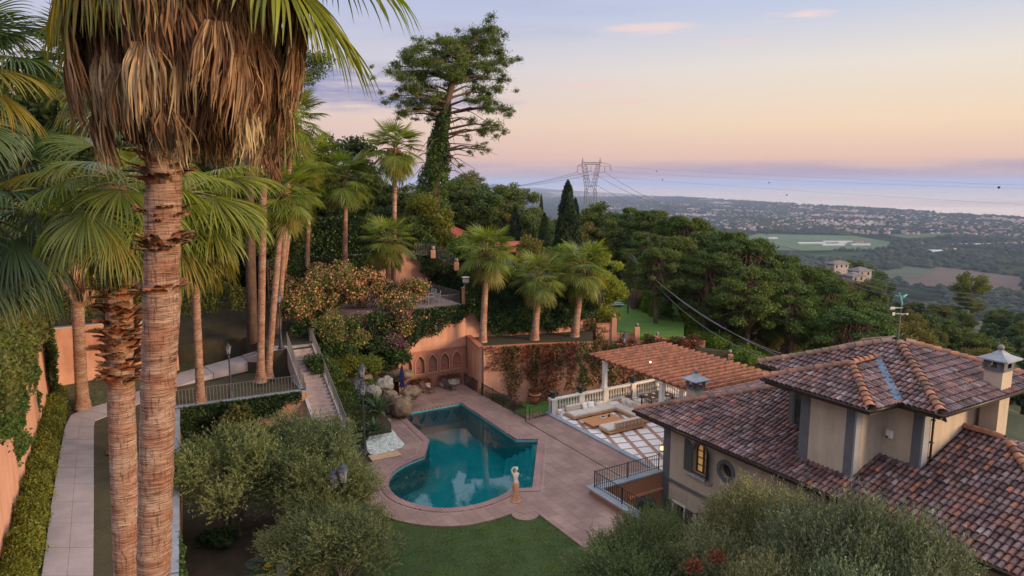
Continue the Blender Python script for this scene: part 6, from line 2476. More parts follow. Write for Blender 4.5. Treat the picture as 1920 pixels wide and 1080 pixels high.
# small lit bulb under the pergola top
t = thing('pergola_light', 'small lit white bulb among the pergola rafters', 'lamp', HW(-8.6, 6.6, 3.98), AROT)
mb = MB()
mb.ball((0, 0, 0), 0.07, 8)
mb.build('bulb', M['bulb'], t, True)
mb = MB()
mb.tube([(0, 0, -0.22), (0, 0, 0)], 0.02, 6)
mb.build('socket', M['iron'], t)

# ---- furniture
def cushion(mb, x0, x1, y0, y1, z0, z1, m=0, b=0.05):
    mb.bev(x0, x1, y0, y1, z0, z1, b, m)


def sofa(label, s0, s1, t0, t1, back, bt0, bt1, rz=0.0, slats=False):
    """back: 's0','s1','t0','t1' side that carries the backrest over the given run"""
    cx_, cy_ = (s0 + s1) / 2, (t0 + t1) / 2
    t = thing('sofa', label, 'sofa', HW(cx_, cy_, 0.06), AROT + rz)
    a0, a1, b0, b1 = s0 - cx_, s1 - cx_, t0 - cy_, t1 - cy_
    mb = MB()
    mb.bev(a0, a1, b0, b1, 0.10, 0.19, 0.02)
    for x in (a0 + .15, a1 - .15):
        for y in (b0 + .15, b1 - .15):
            mb.box(x - .05, x + .05, y - .05, y + .05, 0.0, 0.10)
    fr = mb.build('frame', M['teak'], t)
    mb = MB()
    if back in ('s0', 's1'):
        g = 0.12
        xs = (a0 + (0.16 if back == 's0' else 0.04), a1 - (0.16 if back == 's1' else .04))
        nn = max(1, round((b1 - b0) / 1.4))
        for k in range(nn):
            cushion(mb, xs[0], xs[1], b0 + .04 + (b1 - b0 - .08) * k / nn + .008, b0 + .04 + (b1 - b0 - .08) * (k + 1) / nn - .008, 0.19, 0.40)
    else:
        ys = (b0 + (0.16 if back == 't0' else 0.04), b1 - (0.16 if back == 't1' else .04))
        nn = max(1, round((a1 - a0) / 1.4))
        for k in range(nn):
            cushion(mb, a0 + .04 + (a1 - a0 - .08) * k / nn + .008, a0 + .04 + (a1 - a0 - .08) * (k + 1) / nn - .008, ys[0], ys[1], 0.19, 0.40)
    mb.build('seat_cushion', M['cushion'], t)
    mb = MB()
    q0, q1 = bt0, bt1
    if back == 's0':
        cushion(mb, a0 + .10, a0 + .32, q0 - cy_, q1 - cy_, 0.40, 0.80)
    elif back == 's1':
        cushion(mb, a1 - .32, a1 - .10, q0 - cy_, q1 - cy_, 0.38, 0.80)
    elif back == 't1':
        cushion(mb, q0 - cx_, q1 - cx_, b1 - .32, b1 - .10, 0.40, 0.80)
    mb.build('back_cushion', M['cushion'], t)
    mb = MB()
    if back == 's1':
        x = a1 - .04
        mb.bev(x - .03, x + .03, q0 - cy_, q1 - cy_, 0.70, 0.76, 0.01)
        mb.bev(x - .03, x + .03, q0 - cy_, q1 - cy_, 0.22, 0.27, 0.01)
        k = 8
        for i in range(k + 1):
            y = q0 - cy_ + (q1 - q0) * i / k
            mb.box(x - .025, x + .025, y - .03, y + .03, 0.19, 0.73)
    elif back == 's0':
        mb.bev(a0 + .02, a0 + .07, q0 - cy_, q1 - cy_, 0.3, 0.72, 0.01)
    else:
        mb.bev(q0 - cx_, q1 - cx_, b1 - .07, b1 - .02, 0.3, 0.72, 0.01)
    mb.build('backrest', M['teak'], t)
    return t


sofa('long beige teak sofa by the balustrade with two white pillows', -11.45, -10.15, 0.95, 5.0, 's0', 1.0, 3.1)
sofa('beige corner daybed sofa with white pillows nearest the pergola column', -10.7, -7.1, 4.75, 6.1, 't1', -10.6, -7.3)
sofa('beige teak sofa seen from its slatted wooden back, nearest the pool', -7.85, -6.55, 1.3, 4.5, 's1', 1.9, 4.4)
for (s, t_, z, rz, tilt, l) in ((-11.0, 2.55, 0.66, 0.2, 0.35, 'plain white square pillow leaning on the long sofa, left of two'), (-11.0, 3.1, 0.66, -0.35, 0.4, 'white square pillow on the long sofa, right of two'),
                               (-10.35, 5.72, 0.64, 1.4, 0.3, 'white pillow at the far end of the corner daybed'), (-9.75, 5.72, 0.64, 1.7, 0.35, 'white pillow on the corner daybed nearer the middle')):
    mb = MB()
    n = 8
    vs = []
    for sgn in (1, -1):
        for i in range(n + 1):
            for j in range(n + 1):
                x, y = i / n * 2 - 1, j / n * 2 - 1
                hgt = 0.09 * (max(0, (1 - x ** 4) * (1 - y ** 4))) ** 0.6
                pin = 1 - 0.06 * (1 - abs(x)) * abs(y) - 0.06 * (1 - abs(y)) * abs(x)
                vs.append((sgn * hgt, x * 0.25 * pin, y * 0.25 * pin))
    fs = []
    for k in range(2):
        for i in range(n):
            for j in range(n):
                q = k * (n + 1) ** 2 + i * (n + 1) + j
                fs.append((q, q + 1, q + n + 2, q + n + 1))
    mb.add(vs, fs)
    o = mb.build('pillow', M['pillow'], None, True, HW(s, t_, z))
    o.rotation_euler = (0, -tilt, AROT + rz)
    tag(o, l, 'pillow')
t = thing('coffee_table', 'low square teak coffee table between the sofas', 'table', HW(-8.75, 2.35, 0.06), AROT)
mb = MB()
for k in range(9):
    y0 = -1.35 + k * 0.30
    mb.bev(-0.78, 0.78, y0, y0 + 0.293, 0.26, 0.31, 0.008)
mb.build('tabletop', M['teak'], t)
mb = MB()
mb.bev(-.6, .6, -1.15, 1.15, 0.03, 0.25, 0.02)
mb.build('base', M['teak'], t)
t = thing('tray', 'small dark tray with white-framed booklet on the coffee table', 'tray', HW(-9.05, 2.7, 0.372), AROT + 0.3)
mb = MB()
mb.bev(-.2, .2, -.16, .16, 0, 0.03, 0.01)
mb.build('base', M['white_paint'], t)
mb = MB()
mb.box(-.14, .14, -.11, .11, 0.03, 0.04)
mb.build('booklet', M['navy'], t)
t = thing('vase', 'small dark vase on the coffee table beside the tray', 'vase', HW(-8.9, 3.12, 0.372), AROT)
mb = MB()
mb.lathe([(0.05, 0), (0.08, 0.06), (0.07, 0.13), (0.03, 0.17), (0.045, 0.2)], 12)
mb.build('body', M['black'], t, True)
t = thing('lantern', 'small white floor lantern beside the end pedestal of the balustrade', 'lantern', HW(-11.55, 0.72, 0.06), AROT)
mb = MB()
for x in (-.13, .13):
    for y in (-.13, .13):
        mb.box(x - .015, x + .015, y - .015, y + .015, 0, 0.4)
mb.box(-.16, .16, -.16, .16, 0, 0.03)
mb.box(-.16, .16, -.16, .16, 0.4, 0.44)
mb.build('frame', M['white_paint'], t)
mb = MB()
mb.lathe([(0.06, 0.03), (0.06, 0.25)], 10)
mb.build('candle', M['white_paint'], t)


def iron_chair(label, loc, rz, cat='chair', group=None, mat='iron', seat='rattan'):
    t = thing('garden_chair', label, cat, loc, rz, group)
    mb = MB()
    for x in (-.24, .24):
        mb.tube([(x, -.24, 0), (x, -.24, 0.62), (x, 0.0, 0.66), (x, 0.24, 0.64)], 0.016, 5)
        mb.tube([(x, 0.26, 0), (x, 0.24, 0.45), (x, 0.30, 0.95)], 0.016, 5)
    mb.tube([(-.24, .3, .95), (.24, .3, .95)], 0.016, 5)
    for k in range(5):
        x = -.16 + k * .08
        mb.tube([(x, .25, .47), (x, .3, .95)], 0.008, 4)
    mb.build('frame', M[mat], t)
    mb = MB()
    mb.bev(-.25, .25, -.24, .24, 0.42, 0.47, 0.015)
    mb.build('seat', M[seat], t)
    return t


ch = iron_chair('dark wrought iron armchair alone between balustrade and corner daybed', HW(-11.5, 7.1, 0.06), AROT - 0.6)
dt = thing('dining_table', 'table laid for a meal under the pergola beyond the second column', 'table', HW(-9.9, 8.6, 0.06), AROT)
mb = MB()
mb.bev(-.65, .65, -1.2, 1.2, 0.72, 0.77, 0.015)
mb.build('tabletop', M['rattan'], dt)
for x in (-.55, .55):
    for y in (-1.05, 1.05):
        mb = MB()
        mb.box(x - .04, x + .04, y - .04, y + .04, 0, 0.72)
        mb.build('leg', M['iron'], dt)
for i in range(6):
    s_, t_ = -9.9 + (-.38 if i % 2 else .38), 7.8 + (i // 2) * 0.75
    t = thing('plate', 'white plate with folded napkin laid on the pergola dining table', 'plate', HW(s_, t_, 0.832), 0, 'plates on the pergola table')
    mb = MB()
    mb.lathe([(0.07, 0), (0.13, 0.015), (0.135, 0.02), (0.08, 0.01)], 14)
    mb.build('dish', M['white_paint'], t, True)
    mb = MB()
    mb.box(-.05, .05, -.04, .04, .012, .05)
    mb.build('napkin', M['cushion'], t)
ch2 = iron_chair('dark chair tucked in at the pergola dining table', HW(-9.0, 7.9, 0.06), AROT - math.pi / 2, group='chairs round the pergola table')
for (s, t_, r) in ((-9.0, 8.65, -1.57), (-9.0, 9.4, -1.57), (-10.85, 7.9, 1.57), (-10.85, 8.65, 1.57), (-10.85, 9.4, 1.57)):
    dup(ch2, HW(s, t_, 0.06), AROT + r)
t = thing('planter_box', 'square grey planter on the terrace in front of the villa end wall', 'planter', HW(-3.2, 3.9, 0.06), AROT)
mb = MB()
mb.bev(-.45, .45, -.45, .45, 0, 0.1, 0.02)
mb.bev(-.36, .36, -.36, .36, 0.1, 0.4, 0.02)
mb.build('body', M['coping'], t)

# ================================================================ POOL SIDE
railing('garden_fence', 'thin dark iron fence with ball-topped posts along the pool paving above the lower grass', 'fence',
        [HW(-22.2, -1.75, 0.02), HW(-12.1, -1.9, 0.02)], 0.95, 0.13, 'iron', 0.017, 1.65, rail=0.06, ball=True)
railing('garden_fence', 'short return of dark iron fence reaching the balustrade pedestal', 'fence', [HW(-12.1, -1.6, 0.02), HW(-12.25, 0.4, 0.02)], 0.95, 0.13, 'iron', 0.011, 2.0)

# raised corner landing, ramp wall, urn
mb = MB()
mb.prism([h2(-22.6, -1.8), h2(-22.6, 1.2), h2(-26.5, 1.6), h2(-26.5, -1.3), h2(-23.2, -1.1)], -1.0, 0.35)
mb.prism([h2(-22.1, -1.75), h2(-22.1, 1.0), h2(-22.6, 1.2), h2(-22.6, -1.8)], -1.0, 0.17)
struct(mb.build('corner_steps', M['deck']))
t = thing('ramp_wall', 'curved terracotta wall with sloping grey coping beside the urn', 'wall', HW(-23.6, 0.55, 0.35), AROT)
mb = MB()
pts = [(0.0, 0.0, 1.15), (-1.2, -0.25, 1.55), (-2.4, -0.6, 1.95), (-3.4, -1.1, 2.2)]
for (a, b) in zip(pts[:-1], pts[1:]):
    for half, top, m_ in ((0.15, 0.0, 0),):
        d = Vector((b[0] - a[0], b[1] - a[1])).normalized()
        n_ = Vector((d.y, -d.x)) * 0.16
        vs = [(a[0] - n_.x, a[1] - n_.y, -.4), (b[0] - n_.x, b[1] - n_.y, -.4), (b[0] + n_.x, b[1] + n_.y, -.4), (a[0] + n_.x, a[1] + n_.y, -.4),
              (a[0] - n_.x, a[1] - n_.y, a[2]), (b[0] - n_.x, b[1] - n_.y, b[2]), (b[0] + n_.x, b[1] + n_.y, b[2]), (a[0] + n_.x, a[1] + n_.y, a[2])]
        mb.add(vs, [(3, 2, 1, 0), (4, 5, 6, 7), (0, 1, 5, 4), (1, 2, 6, 5), (2, 3, 7, 6), (3, 0, 4, 7)])
mb.build('wall_body', M['terracotta_wall'], t)
mb = MB()
for (a, b) in zip(pts[:-1], pts[1:]):
    mb.beam((a[0], a[1], a[2] + 0.05), (b[0], b[1], b[2] + 0.05), 0.46, 0.09)
mb.build('coping', M['coping'], t)
railing('stair_railing', 'dark railing going up beside the creeper wall from the corner steps', 'railing', [HW(-22.9, 1.1, 0.36), HW(-20.3, 0.9, -0.7)], 1.0, 0.14, 'grey_iron', 0.012, 1.3)
urn_prof = [(0.17, 0), (0.17, 0.06), (0.07, 0.1), (0.055, 0.2), (0.09, 0.26), (0.2, 0.36), (0.23, 0.5), (0.2, 0.6), (0.26, 0.68), (0.29, 0.7), (0.27, 0.72), (0.18, 0.66)]
for (loc, l, sc) in ((HW(-23.35, -0.75, 0.35), 'pale yellow urn on the corner landing right of the blind arches', 1.0), (HW(-23.3, -0.95, 8.12), 'white garden urn on the pillar at the corner of the dining terrace', 1.25)):
    t = thing('urn', l, 'urn', loc)
    t.scale = (sc, sc, sc)
    mb = MB()
    mb.lathe(urn_prof[:5], 16)
    mb.build('foot', M['white_stone'], t, True)
    mb = MB()
    mb.lathe(urn_prof[4:], 18)
    mb.build('bowl', M['white_stone'], t, True)
t = thing('pillar', 'terracotta pillar carrying the white urn at the corner of the dining terrace', 'pillar', HW(-23.3, -0.95, 6.5), AROT)
mb = MB()
mb.bev(-.27, .27, -.27, .27, 0, 1.52, 0.02)
mb.build('shaft', M['terracotta_wall'], t)
mb = MB()
mb.bev(-.33, .33, -.33, .33, 1.52, 1.62, 0.02)
mb.build('cap', M['terracotta'], t)

# planters with flowers before the arches
for (t0, t1, l) in ((-6.2, -4.7, 'white trough of pink and red flowers under the left arches'), (-3.7, -2.0, 'white trough of pink and red flowers under the right arches')):
    tm = (t0 + t1) / 2
    t = thing('flower_trough', l, 'planter', HW(-22.75, tm, 0.0), AROT)
    mb = MB()
    w = (t1 - t0) / 2
    mb.bev(-.22, .22, -w, w, 0.05, 0.55, 0.03)
    mb.bev(-.17, .17, -w + .1, w - .1, 0.0, 0.05, 0.01)
    mb.build('trough', M['white_stone'], t)
    rng = np.random.default_rng(int(t0 * 10) % 97)
    P = np.stack([rng.normal(0, 0.2, 1500), rng.uniform(-w - .1, w + .1, 1500), 0.62 + np.abs(rng.normal(0, .17, 1500))], 1)
    cloud('leaves', P, 0.09, M['ivy_light'], 0.6, 0, t)
    P = np.stack([rng.normal(0.1, 0.2, 600), rng.uniform(-w - .1, w + .1, 600), 0.62 + rng.normal(0, .18, 600)], 1)
    cloud('flowers', P, 0.085, M['red_flower'], 0.9, 0, t)

# closed umbrella
t = thing('closed_umbrella', 'closed navy blue parasol on a round white base beside the rocks', 'umbrella', (-8.5, 51.06, 0))
mb = MB()
mb.lathe([(0.32, 0), (0.34, 0.05), (0.3, 0.1), (0.06, 0.13), (0.05, 0.3)], 20)
mb.build('base', M['white_paint'], t, True)
mb = MB()
mb.tube([(0, 0, 0.1), (0, 0, 2.85)], 0.025, 8)
mb.build('pole', M['white_paint'], t)
mb = MB()
nf = 16
V_, F_ = [], []
pr = [(0.03, 2.95), (0.07, 2.8), (0.13, 2.2), (0.17, 1.7), (0.13, 1.55), (0.19, 1.25)]
for r_, z_ in pr:
    for k in range(nf):
        a = 2 * math.pi * k / nf
        rr = r_ * (1.0 + (0.3 if k % 2 else -0.2))
        V_.append((rr * math.cos(a), rr * math.sin(a), z_ + (0.04 if k % 2 else 0)))
for i in range(len(pr) - 1):
    for k in range(nf):
        F_.append((i * nf + k, i * nf + (k + 1) % nf, (i + 1) * nf + (k + 1) % nf, (i + 1) * nf + k))
mb.add(V_, F_)
mb.build('canopy', M['navy'], t)

# loungers / low chairs on the deck
def deck_chair(label, loc, rz):
    t = thing('deck_chair', label, 'deck chair', loc, rz, 'dark deck chairs by the arches')
    mb = MB()
    for x in (-.28, .28):
        mb.tube([(x, -.62, 0.36), (x, 0.25, 0.34), (x, 0.62, 0.82)], 0.02, 6)
        for y in (-.5, .2):
            mb.tube([(x, y, 0), (x, y, 0.35)], 0.02, 6)
    mb.build('frame', M['iron'], t)
    mb = MB()
    mb.beam((0, -.62, 0.375), (0, 0.26, 0.355), 0.54, 0.02)
    mb.beam((0, .26, 0.36), (0, 0.62, 0.83), 0.54, 0.02)
    mb.build('sling', M['rattan'], t)
    return t


c0_ = deck_chair('dark deck chair standing right beside the closed navy parasol', HW(-21.4, -7.0, 0), AROT + 2.4)
for (s, t_, r, l) in ((-21.8, -5.3, 2.0, 'dark deck chair in front of the left flower trough'), (-21.7, -3.4, 1.9, 'dark deck chair in front of the right flower trough')):
    dup(c0_, HW(s, t_, 0), AROT + r, l)

# dining set on the upper terrace
td = thing('garden_table', 'round dark garden table with a red flower bowl on the upper dining terrace', 'table', HW(-26.6, -3.3, 6.6))
mb = MB()
mb.lathe([(0.75, 0.70), (0.78, 0.73), (0.75, 0.76)], 24)
mb.build('tabletop', M['rattan'], td)
mb = MB()
mb.tube([(0, 0, 0), (0, 0, 0.7)], 0.05, 8)
mb.lathe([(0.35, 0), (0.05, 0.08)], 12)
mb.build('pedestal', M['iron'], td)
bowl = thing('flower_bowl', 'bowl of red flowers on the upper terrace table', 'flower bowl', HW(-26.6, -3.3, 7.36))
mb = MB()
mb.lathe([(0.1, 0), (0.22, 0.14), (0.2, 0.14)], 14)
mb.build('bowl', M['terracotta'], bowl, True)
cloud('flowers', lobes([(0, 0, .24)], [0.25], 260)[0], 0.09, M['red_flower'], 0.9, 0, bowl)
cc = iron_chair('light iron chair at the round table of the upper dining terrace', HW(-25.5, -3.3, 6.6), AROT - math.pi / 2, group='chairs on the upper dining terrace', mat='white_paint', seat='rattan')
for k in range(1, 6):
    a = k * math.pi / 3
    dup(cc, HW(-26.6 + 1.1 * math.cos(a), -3.3 + 1.1 * math.sin(a), 6.6), AROT - math.pi / 2 + a)

# lamp posts with lanterns
def lantern(mb_f, mb_g, mb_b, c, s=1.0):
    x, y, z = c
    for k in range(6):
        a0, a1 = 2 * math.pi * k / 6, 2 * math.pi * (k + 1) / 6
        r0_, r1 = 0.12 * s, 0.19 * s
        p = [(x + r0_ * math.cos(a0), y + r0_ * math.sin(a0), z), (x + r0_ * math.cos(a1), y + r0_ * math.sin(a1), z), (x + r1 * math.cos(a1), y + r1 * math.sin(a1), z + .45 * s), (x + r1 * math.cos(a0), y + r1 * math.sin(a0), z + .45 * s)]
        mb_g.add(p, [(0, 1, 2, 3)])
        mb_f.beam(p[0], p[3], 0.02 * s, 0.02 * s)
    mb_f.lathe([(0.02, -0.2 * s), (0.04 * s, -0.12 * s), (0.13 * s, -0.02 * s), (0.13 * s, 0)], 10, x, y, z)
    mb_f.lathe([(0.24 * s, .45 * s), (0.23 * s, .49 * s), (0.15 * s, .58 * s), (0.15 * s, .62 * s), (0.07 * s, .68 * s), (0.03 * s, .72 * s), (0.045 * s, .75 * s), (0.005, .82 * s)], 12, x, y, z)
    mb_b.ball((x, y, z + .18 * s), 0.05 * s, 6)


def lamp_post(label, base, h, arms=((0, 0, 0),), s=1.0, rz=0.0):
    t = thing('lamp_post', label, 'lamp post', base, rz)
    mb = MB()
    mb.lathe([(0.22, 0), (0.22, 0.12), (0.16, 0.2), (0.13, 0.55), (0.09, 0.7), (0.11, 0.76), (0.075, 0.85), (0.065, 1.4), (0.08, 1.45), (0.055, 1.52), (0.045, h - .3), (0.07, h - .24), (0.04, h - .15), (0.03, h)], 14)
    for (dx, dy, dz) in arms:
        if dx or dy:
            mb.tube([(0, 0, h - .9), (dx * .6, dy * .6, h - 1.05), (dx, dy, h + dz - .25)], 0.022, 6)
    mb.build('post', M['lamp_iron'], t, True)
    for (dx, dy, dz) in arms:
        f_, g_, b_ = MB(), MB(), MB()
        lantern(f_, g_, b_, (dx, dy, h + dz + 0.02), s)
        l = f_.build('lantern', M['lamp_iron'], t)
        g_.build('pane', M['lantern_glass'], l)
        b_.build('bulb', M['white_paint'], l, True)
    return t


lamp_post('tall grey lamp post with two stacked lanterns between rockery and gravel bed', (-9.3, 41.0, 0), 4.75, ((0, 0, 0.25), (0.10, -.42, -0.75), (-.4, 0.2, -0.6)), 1.15)
lamp_post('dark lamp post lantern standing up out of the olive crowns left of the pool', (-7.75, 29.6, -.05), 3.4, ((0, 0, 0), (-.45, 0.05, -.3)), 1.2)
lamp_post('slim lamp post beside the landing at the head of the garden stairs', (-16.75, 48.3, 5), 3.4, ((0, 0, 0),), 1.0)
lamp_post('slim lamp post behind the iron fence near the garden path', (-18.3, 42.9, 3), 3.0, ((0, 0, 0),), 0.9)
lamp_post('lamp post with lantern just above the left corner of the pergola', HW(-14.6, 9.2, -.75), 4.6, ((0, 0, 0),), 1.15)

# wooden footboards between gravel and pool
t = thing('boardwalk', 'short pale plank boardwalk at the foot of the tall lamp post', 'boardwalk', (-7.95, 40.6, 0.0), rad(28))
mb = MB()
for k in range(6):
    mb.bev(-.95, .95, -0.42 + k * .15, -0.42 + k * .15 + .13, 0.01, 0.06, 0.008)
mb.build('planks', M['board'], t)
mb = MB()
mb.prism([G(u, v, 0)[:2] for u, v in [(686, 884), (662, 915), (668, 935), (682, 925), (673, 905), (697, 880)]], -.3, -0.03)
struct(mb.build('side_paving', M['concrete']))
# round mat stone by lawn corner
mb = MB()
c_ = G(985, 962, 0)
mb.lathe([(0.72, -0.2), (0.72, -0.012)], 28, c_[0], c_[1], 0)
struct(mb.build('round_paving', plain('round_paving_stone', (0.29, 0.195, 0.16), (0.22, 0.145, 0.12), 2, 0.9, 0.4)))


# ================================================================ STATUES
def statue(label, loc, rz, H=1.78, mats=('statue', 'terracotta')):
    t = thing('statue', label, 'statue', loc, rz)
    # figure by skin modifier, one continuous body
    J = {'pelvis': (0, 0, 0.96, .135, .105), 'waist': (0.015, 0.0, 1.12, .10, .085), 'chest': (0.0, 0.0, 1.30, .135, .10), 'neck0': (-0.01, 0, 1.43, .06, .055), 'neck1': (-0.015, -.01, 1.50, .047, .047),
         'head0': (-0.02, -.02, 1.56, .072, .08), 'head1': (-0.02, -.015, 1.64, .078, .088), 'head2': (-0.02, 0.0, 1.70, .05, .055),
         'shL': (-.13, 0, 1.395, .055, .055), 'elL': (-.21, -.13, 1.30, .042, .042), 'wrL': (-.06, -.20, 1.43, .030, .030), 'haL': (-.0, -.17, 1.52, .026, .034),
         'shR': (.13, 0, 1.40, .055, .055), 'elR': (.22, -.02, 1.62, .042, .042), 'wrR': (.10, 0.02, 1.76, .030, .030), 'haR': (.02, 0.02, 1.76, .034, .026),
         'hipL': (-.075, 0, .88, .095, .095), 'knL': (-.09, -.06, .50, .07, .07), 'anL': (-.08, 0.0, .12, .045, .045), 'toL': (-.09, -.13, .055, .035, .028),
         'hipR': (.075, 0, .88, .095, .095), 'knR': (.07, 0.0, .50, .07, .07), 'anR': (.07, 0.04, .12, .045, .045), 'toR': (.09, -.08, .055, .035, .028)}
    names = list(J)
    E_ = [('pelvis', 'waist'), ('waist', 'chest'), ('chest', 'neck0'), ('neck0', 'neck1'), ('neck1', 'head0'), ('head0', 'head1'), ('head1', 'head2'), ('chest', 'shL'), ('shL', 'elL'), ('elL', 'wrL'), ('wrL', 'haL'),
          ('chest', 'shR'), ('shR', 'elR'), ('elR', 'wrR'), ('wrR', 'haR'), ('pelvis', 'hipL'), ('hipL', 'knL'), ('knL', 'anL'), ('anL', 'toL'), ('pelvis', 'hipR'), ('hipR', 'knR'), ('knR', 'anR'), ('anR', 'toR')]
    me = bpy.data.meshes.new('figure')
    vs = [J[n][:3] for n in names]
    es = [(names.index(a), names.index(b)) for a, b in E_]
    # fingers
    rs = [J[n][3:] for n in names]
    for hand, d in (('haL', Vector((.3, .2, .9))), ('haR', Vector((-.9, 0.1, -.25)))):
        h = Vector(J[hand][:3])
        for k in range(5):
            off = Vector((0, (k - 2) * 0.014, 0)) if hand == 'haR' else Vector(((k - 2) * 0.014, 0, 0))
            a = h + off + d.normalized() * 0.03
            b = a + (d + off * 8).normalized() * (0.05 if k in (1, 2, 3) else 0.035)
            i0 = len(vs)
            vs += [tuple(a), tuple(b)]
            rs += [(.010, .010), (.007, .007)]
            es += [(names.index(hand), i0), (i0, i0 + 1)]
    me.from_pydata(vs, es, [])
    o = link('figure', me, t)
    sm = o.modifiers.new('skin', 'SKIN')
    sm.use_smooth_shade = True
    ly = me.skin_vertices[0].data if me.skin_vertices else None
    if ly is None:
        bpy.context.view_layer.objects.active = o
        me.attributes  # noqa
    return t, o, me, rs, mats, J


def finish_statue(t, o, me, rs, mats, J, H):
    if not me.skin_vertices:
        bm_ = __import__('bmesh').new()
        bm_.from_mesh(me)
        bm_.verts.layers.skin.verify()
        bm_.to_mesh(me)
        bm_.free()
    sv = me.skin_vertices[0].data
    for i, r in enumerate(rs):
        sv[i].radius = r
    sv[0].use_root = True
    ss_ = o.modifiers.new('sub', 'SUBSURF')
    ss_.levels = 2
    ss_.render_levels = 2
    me.materials.append(M[mats[0]])
    # face, hair, breasts as small shapes carved on the head
    mb = MB()
    hx, hy, hz = J['head1'][:3]
    mb.add([(hx - .012, hy - .085, hz - .03), (hx + .012, hy - .085, hz - .03), (hx, hy - .112, hz - .035), (hx, hy - .082, hz + .02)], [(0, 1, 2), (0, 2, 3), (1, 3, 2)])
    for sx in (-1, 1):
        mb.ball((hx + sx * .03, hy - .072, hz + .005), 0.014, 6)
        mb.ball((hx + sx * .078, hy + .01, hz - .02), 0.02, 6)
        mb.ball((sx * .062, -.088, 1.315), 0.052, 8)
    mb.ball((hx, hy - .082, hz - .06), 0.016, 6, 0.5)
    mb.build('face', M[mats[0]], t, True)
    mb = MB()
    mb.ball((hx, hy + .035, hz + .03), 0.092, 10)
    mb.ball((hx, hy + .12, hz + .02), 0.05, 8)
    for k in range(9):
        a = -1.2 + k * 0.3
        mb.ball((hx + .085 * math.sin(a), hy + .0 - .045 * math.cos(a), hz + .065), 0.026, 6)
    mb.build('hair', M[mats[0]], t, True)
    # drapery with folds
    V_, F_ = [], []
    n = 40
    rows = [(0.99, .135, .115, 0.0), (0.93, .165, .14, .1), (0.8, .175, .15, .3), (0.62, .155, .14, .6), (0.45, .15, .14, .9), (0.28, .17, .16, 1.2), (0.12, .20, .19, 1.5), (0.035, .235, .22, 1.7)]
    for z, rx, ry, tw in rows:
        for k in range(n):
            a = 2 * math.pi * k / n
            f = 1 + (0.03 + 0.10 * (1 - z)) * math.sin(a * 7 + tw * 2) + 0.04 * math.sin(a * 13 + tw)
            zz = z + (0.05 * math.sin(a * 2 + 1) if z > 0.9 else 0)
            V_.append((rx * f * math.cos(a) - 0.0, ry * f * math.sin(a) - 0.01, zz))
    for i in range(len(rows) - 1):
        for k in range(n):
            F_.append((i * n + k, i * n + (k + 1) % n, (i + 1) * n + (k + 1) % n, (i + 1) * n + k))
    mb = MB()
    mb.add(V_, F_)
    mb.build('drapery', M[mats[1]], t, True)
    mb = MB()
    mb.lathe([(0.27, 0), (0.28, 0.03), (0.24, 0.05)], 18)
    mb.build('plinth', M[mats[1]], t, True)
    t.scale = (H / 1.8,) * 3


M['statue_drape'] = plain('weathered_drapery', (0.56, 0.30, 0.19), (0.40, 0.20, 0.12), 5.0, 0.85, 0.5)
a_ = statue('weathered white statue of a woman with raised arm and terracotta drapery at the pool edge', (0.2, 34.55, 0.0), rad(200))
finish_statue(*a_[:4], ('statue', 'statue_drape'), a_[5], 1.98)
a_ = statue('pinkish stone statue of a woman standing against the creeper wall beyond the balustrade', HW(-16.3, 7.0, -.75), rad(190))
M['pink_stone'] = plain('pinkish_statue_stone', (0.50, 0.31, 0.24), (0.36, 0.2, 0.15), 5.0, 0.85, 0.5)
finish_statue(*a_[:4], ('pink_stone', 'pink_stone'), a_[5], 2.0)

# ================================================================ ROCKERY AND PLANTING
def rock(label, c, r, mat='rock', sq=(1, 1, 0.8), seed=0, group='boulders of the rockery', name='boulder'):
    rng = np.random.default_rng(seed)
    n1, n2 = 22, 30
    th = np.linspace(0, math.pi, n1)
    ph = np.linspace(0, 2 * math.pi, n2, endpoint=False)
    T, P_ = np.meshgrid(th, ph, indexing='ij')
    d = np.stack([np.sin(T) * np.cos(P_), np.sin(T) * np.sin(P_), np.cos(T)], -1).reshape(-1, 3)
    h = np.ones(len(d))
    for k in range(9):
        v = unit(rng.normal(size=(1, 3)))[0]
        o = rng.uniform(0.55, 0.9)
        h = np.minimum(h, np.where(d @ v > 0.05, o / np.maximum(0.05, d @ v), 9))
    h = h * (1 + 0.08 * np.sin(d[:, 0] * 9 + seed) * np.sin(d[:, 1] * 8) + 0.05 * np.sin(d[:, 2] * 21 + d[:, 0] * 17) + 0.03 * rng.normal(size=len(d)))
    V = d * h[:, None] * r * np.array(sq)
    V = V.reshape(n1, n2, 3)
    V[0] = V[0].mean(0)
    V[-1] = V[-1].mean(0)
    F = []
    for i in range(n1 - 1):
        for j in range(n2):
            F.append((i * n2 + j, (i + 1) * n2 + j, (i + 1) * n2 + (j + 1) % n2, i * n2 + (j + 1) % n2))
    o = link(name, npmesh(name, V.reshape(-1, 3), F, M[mat], None, False), None, c)
    tag(o, label, name.replace('_', ' '), group)
    return o


def rk(u, v, y, r, label, mat='rock', sq=(1, 1, .85), seed=0, group='boulders of the rockery'):
    return rock(label, D(u, v, y), r, mat, sq, seed, group)


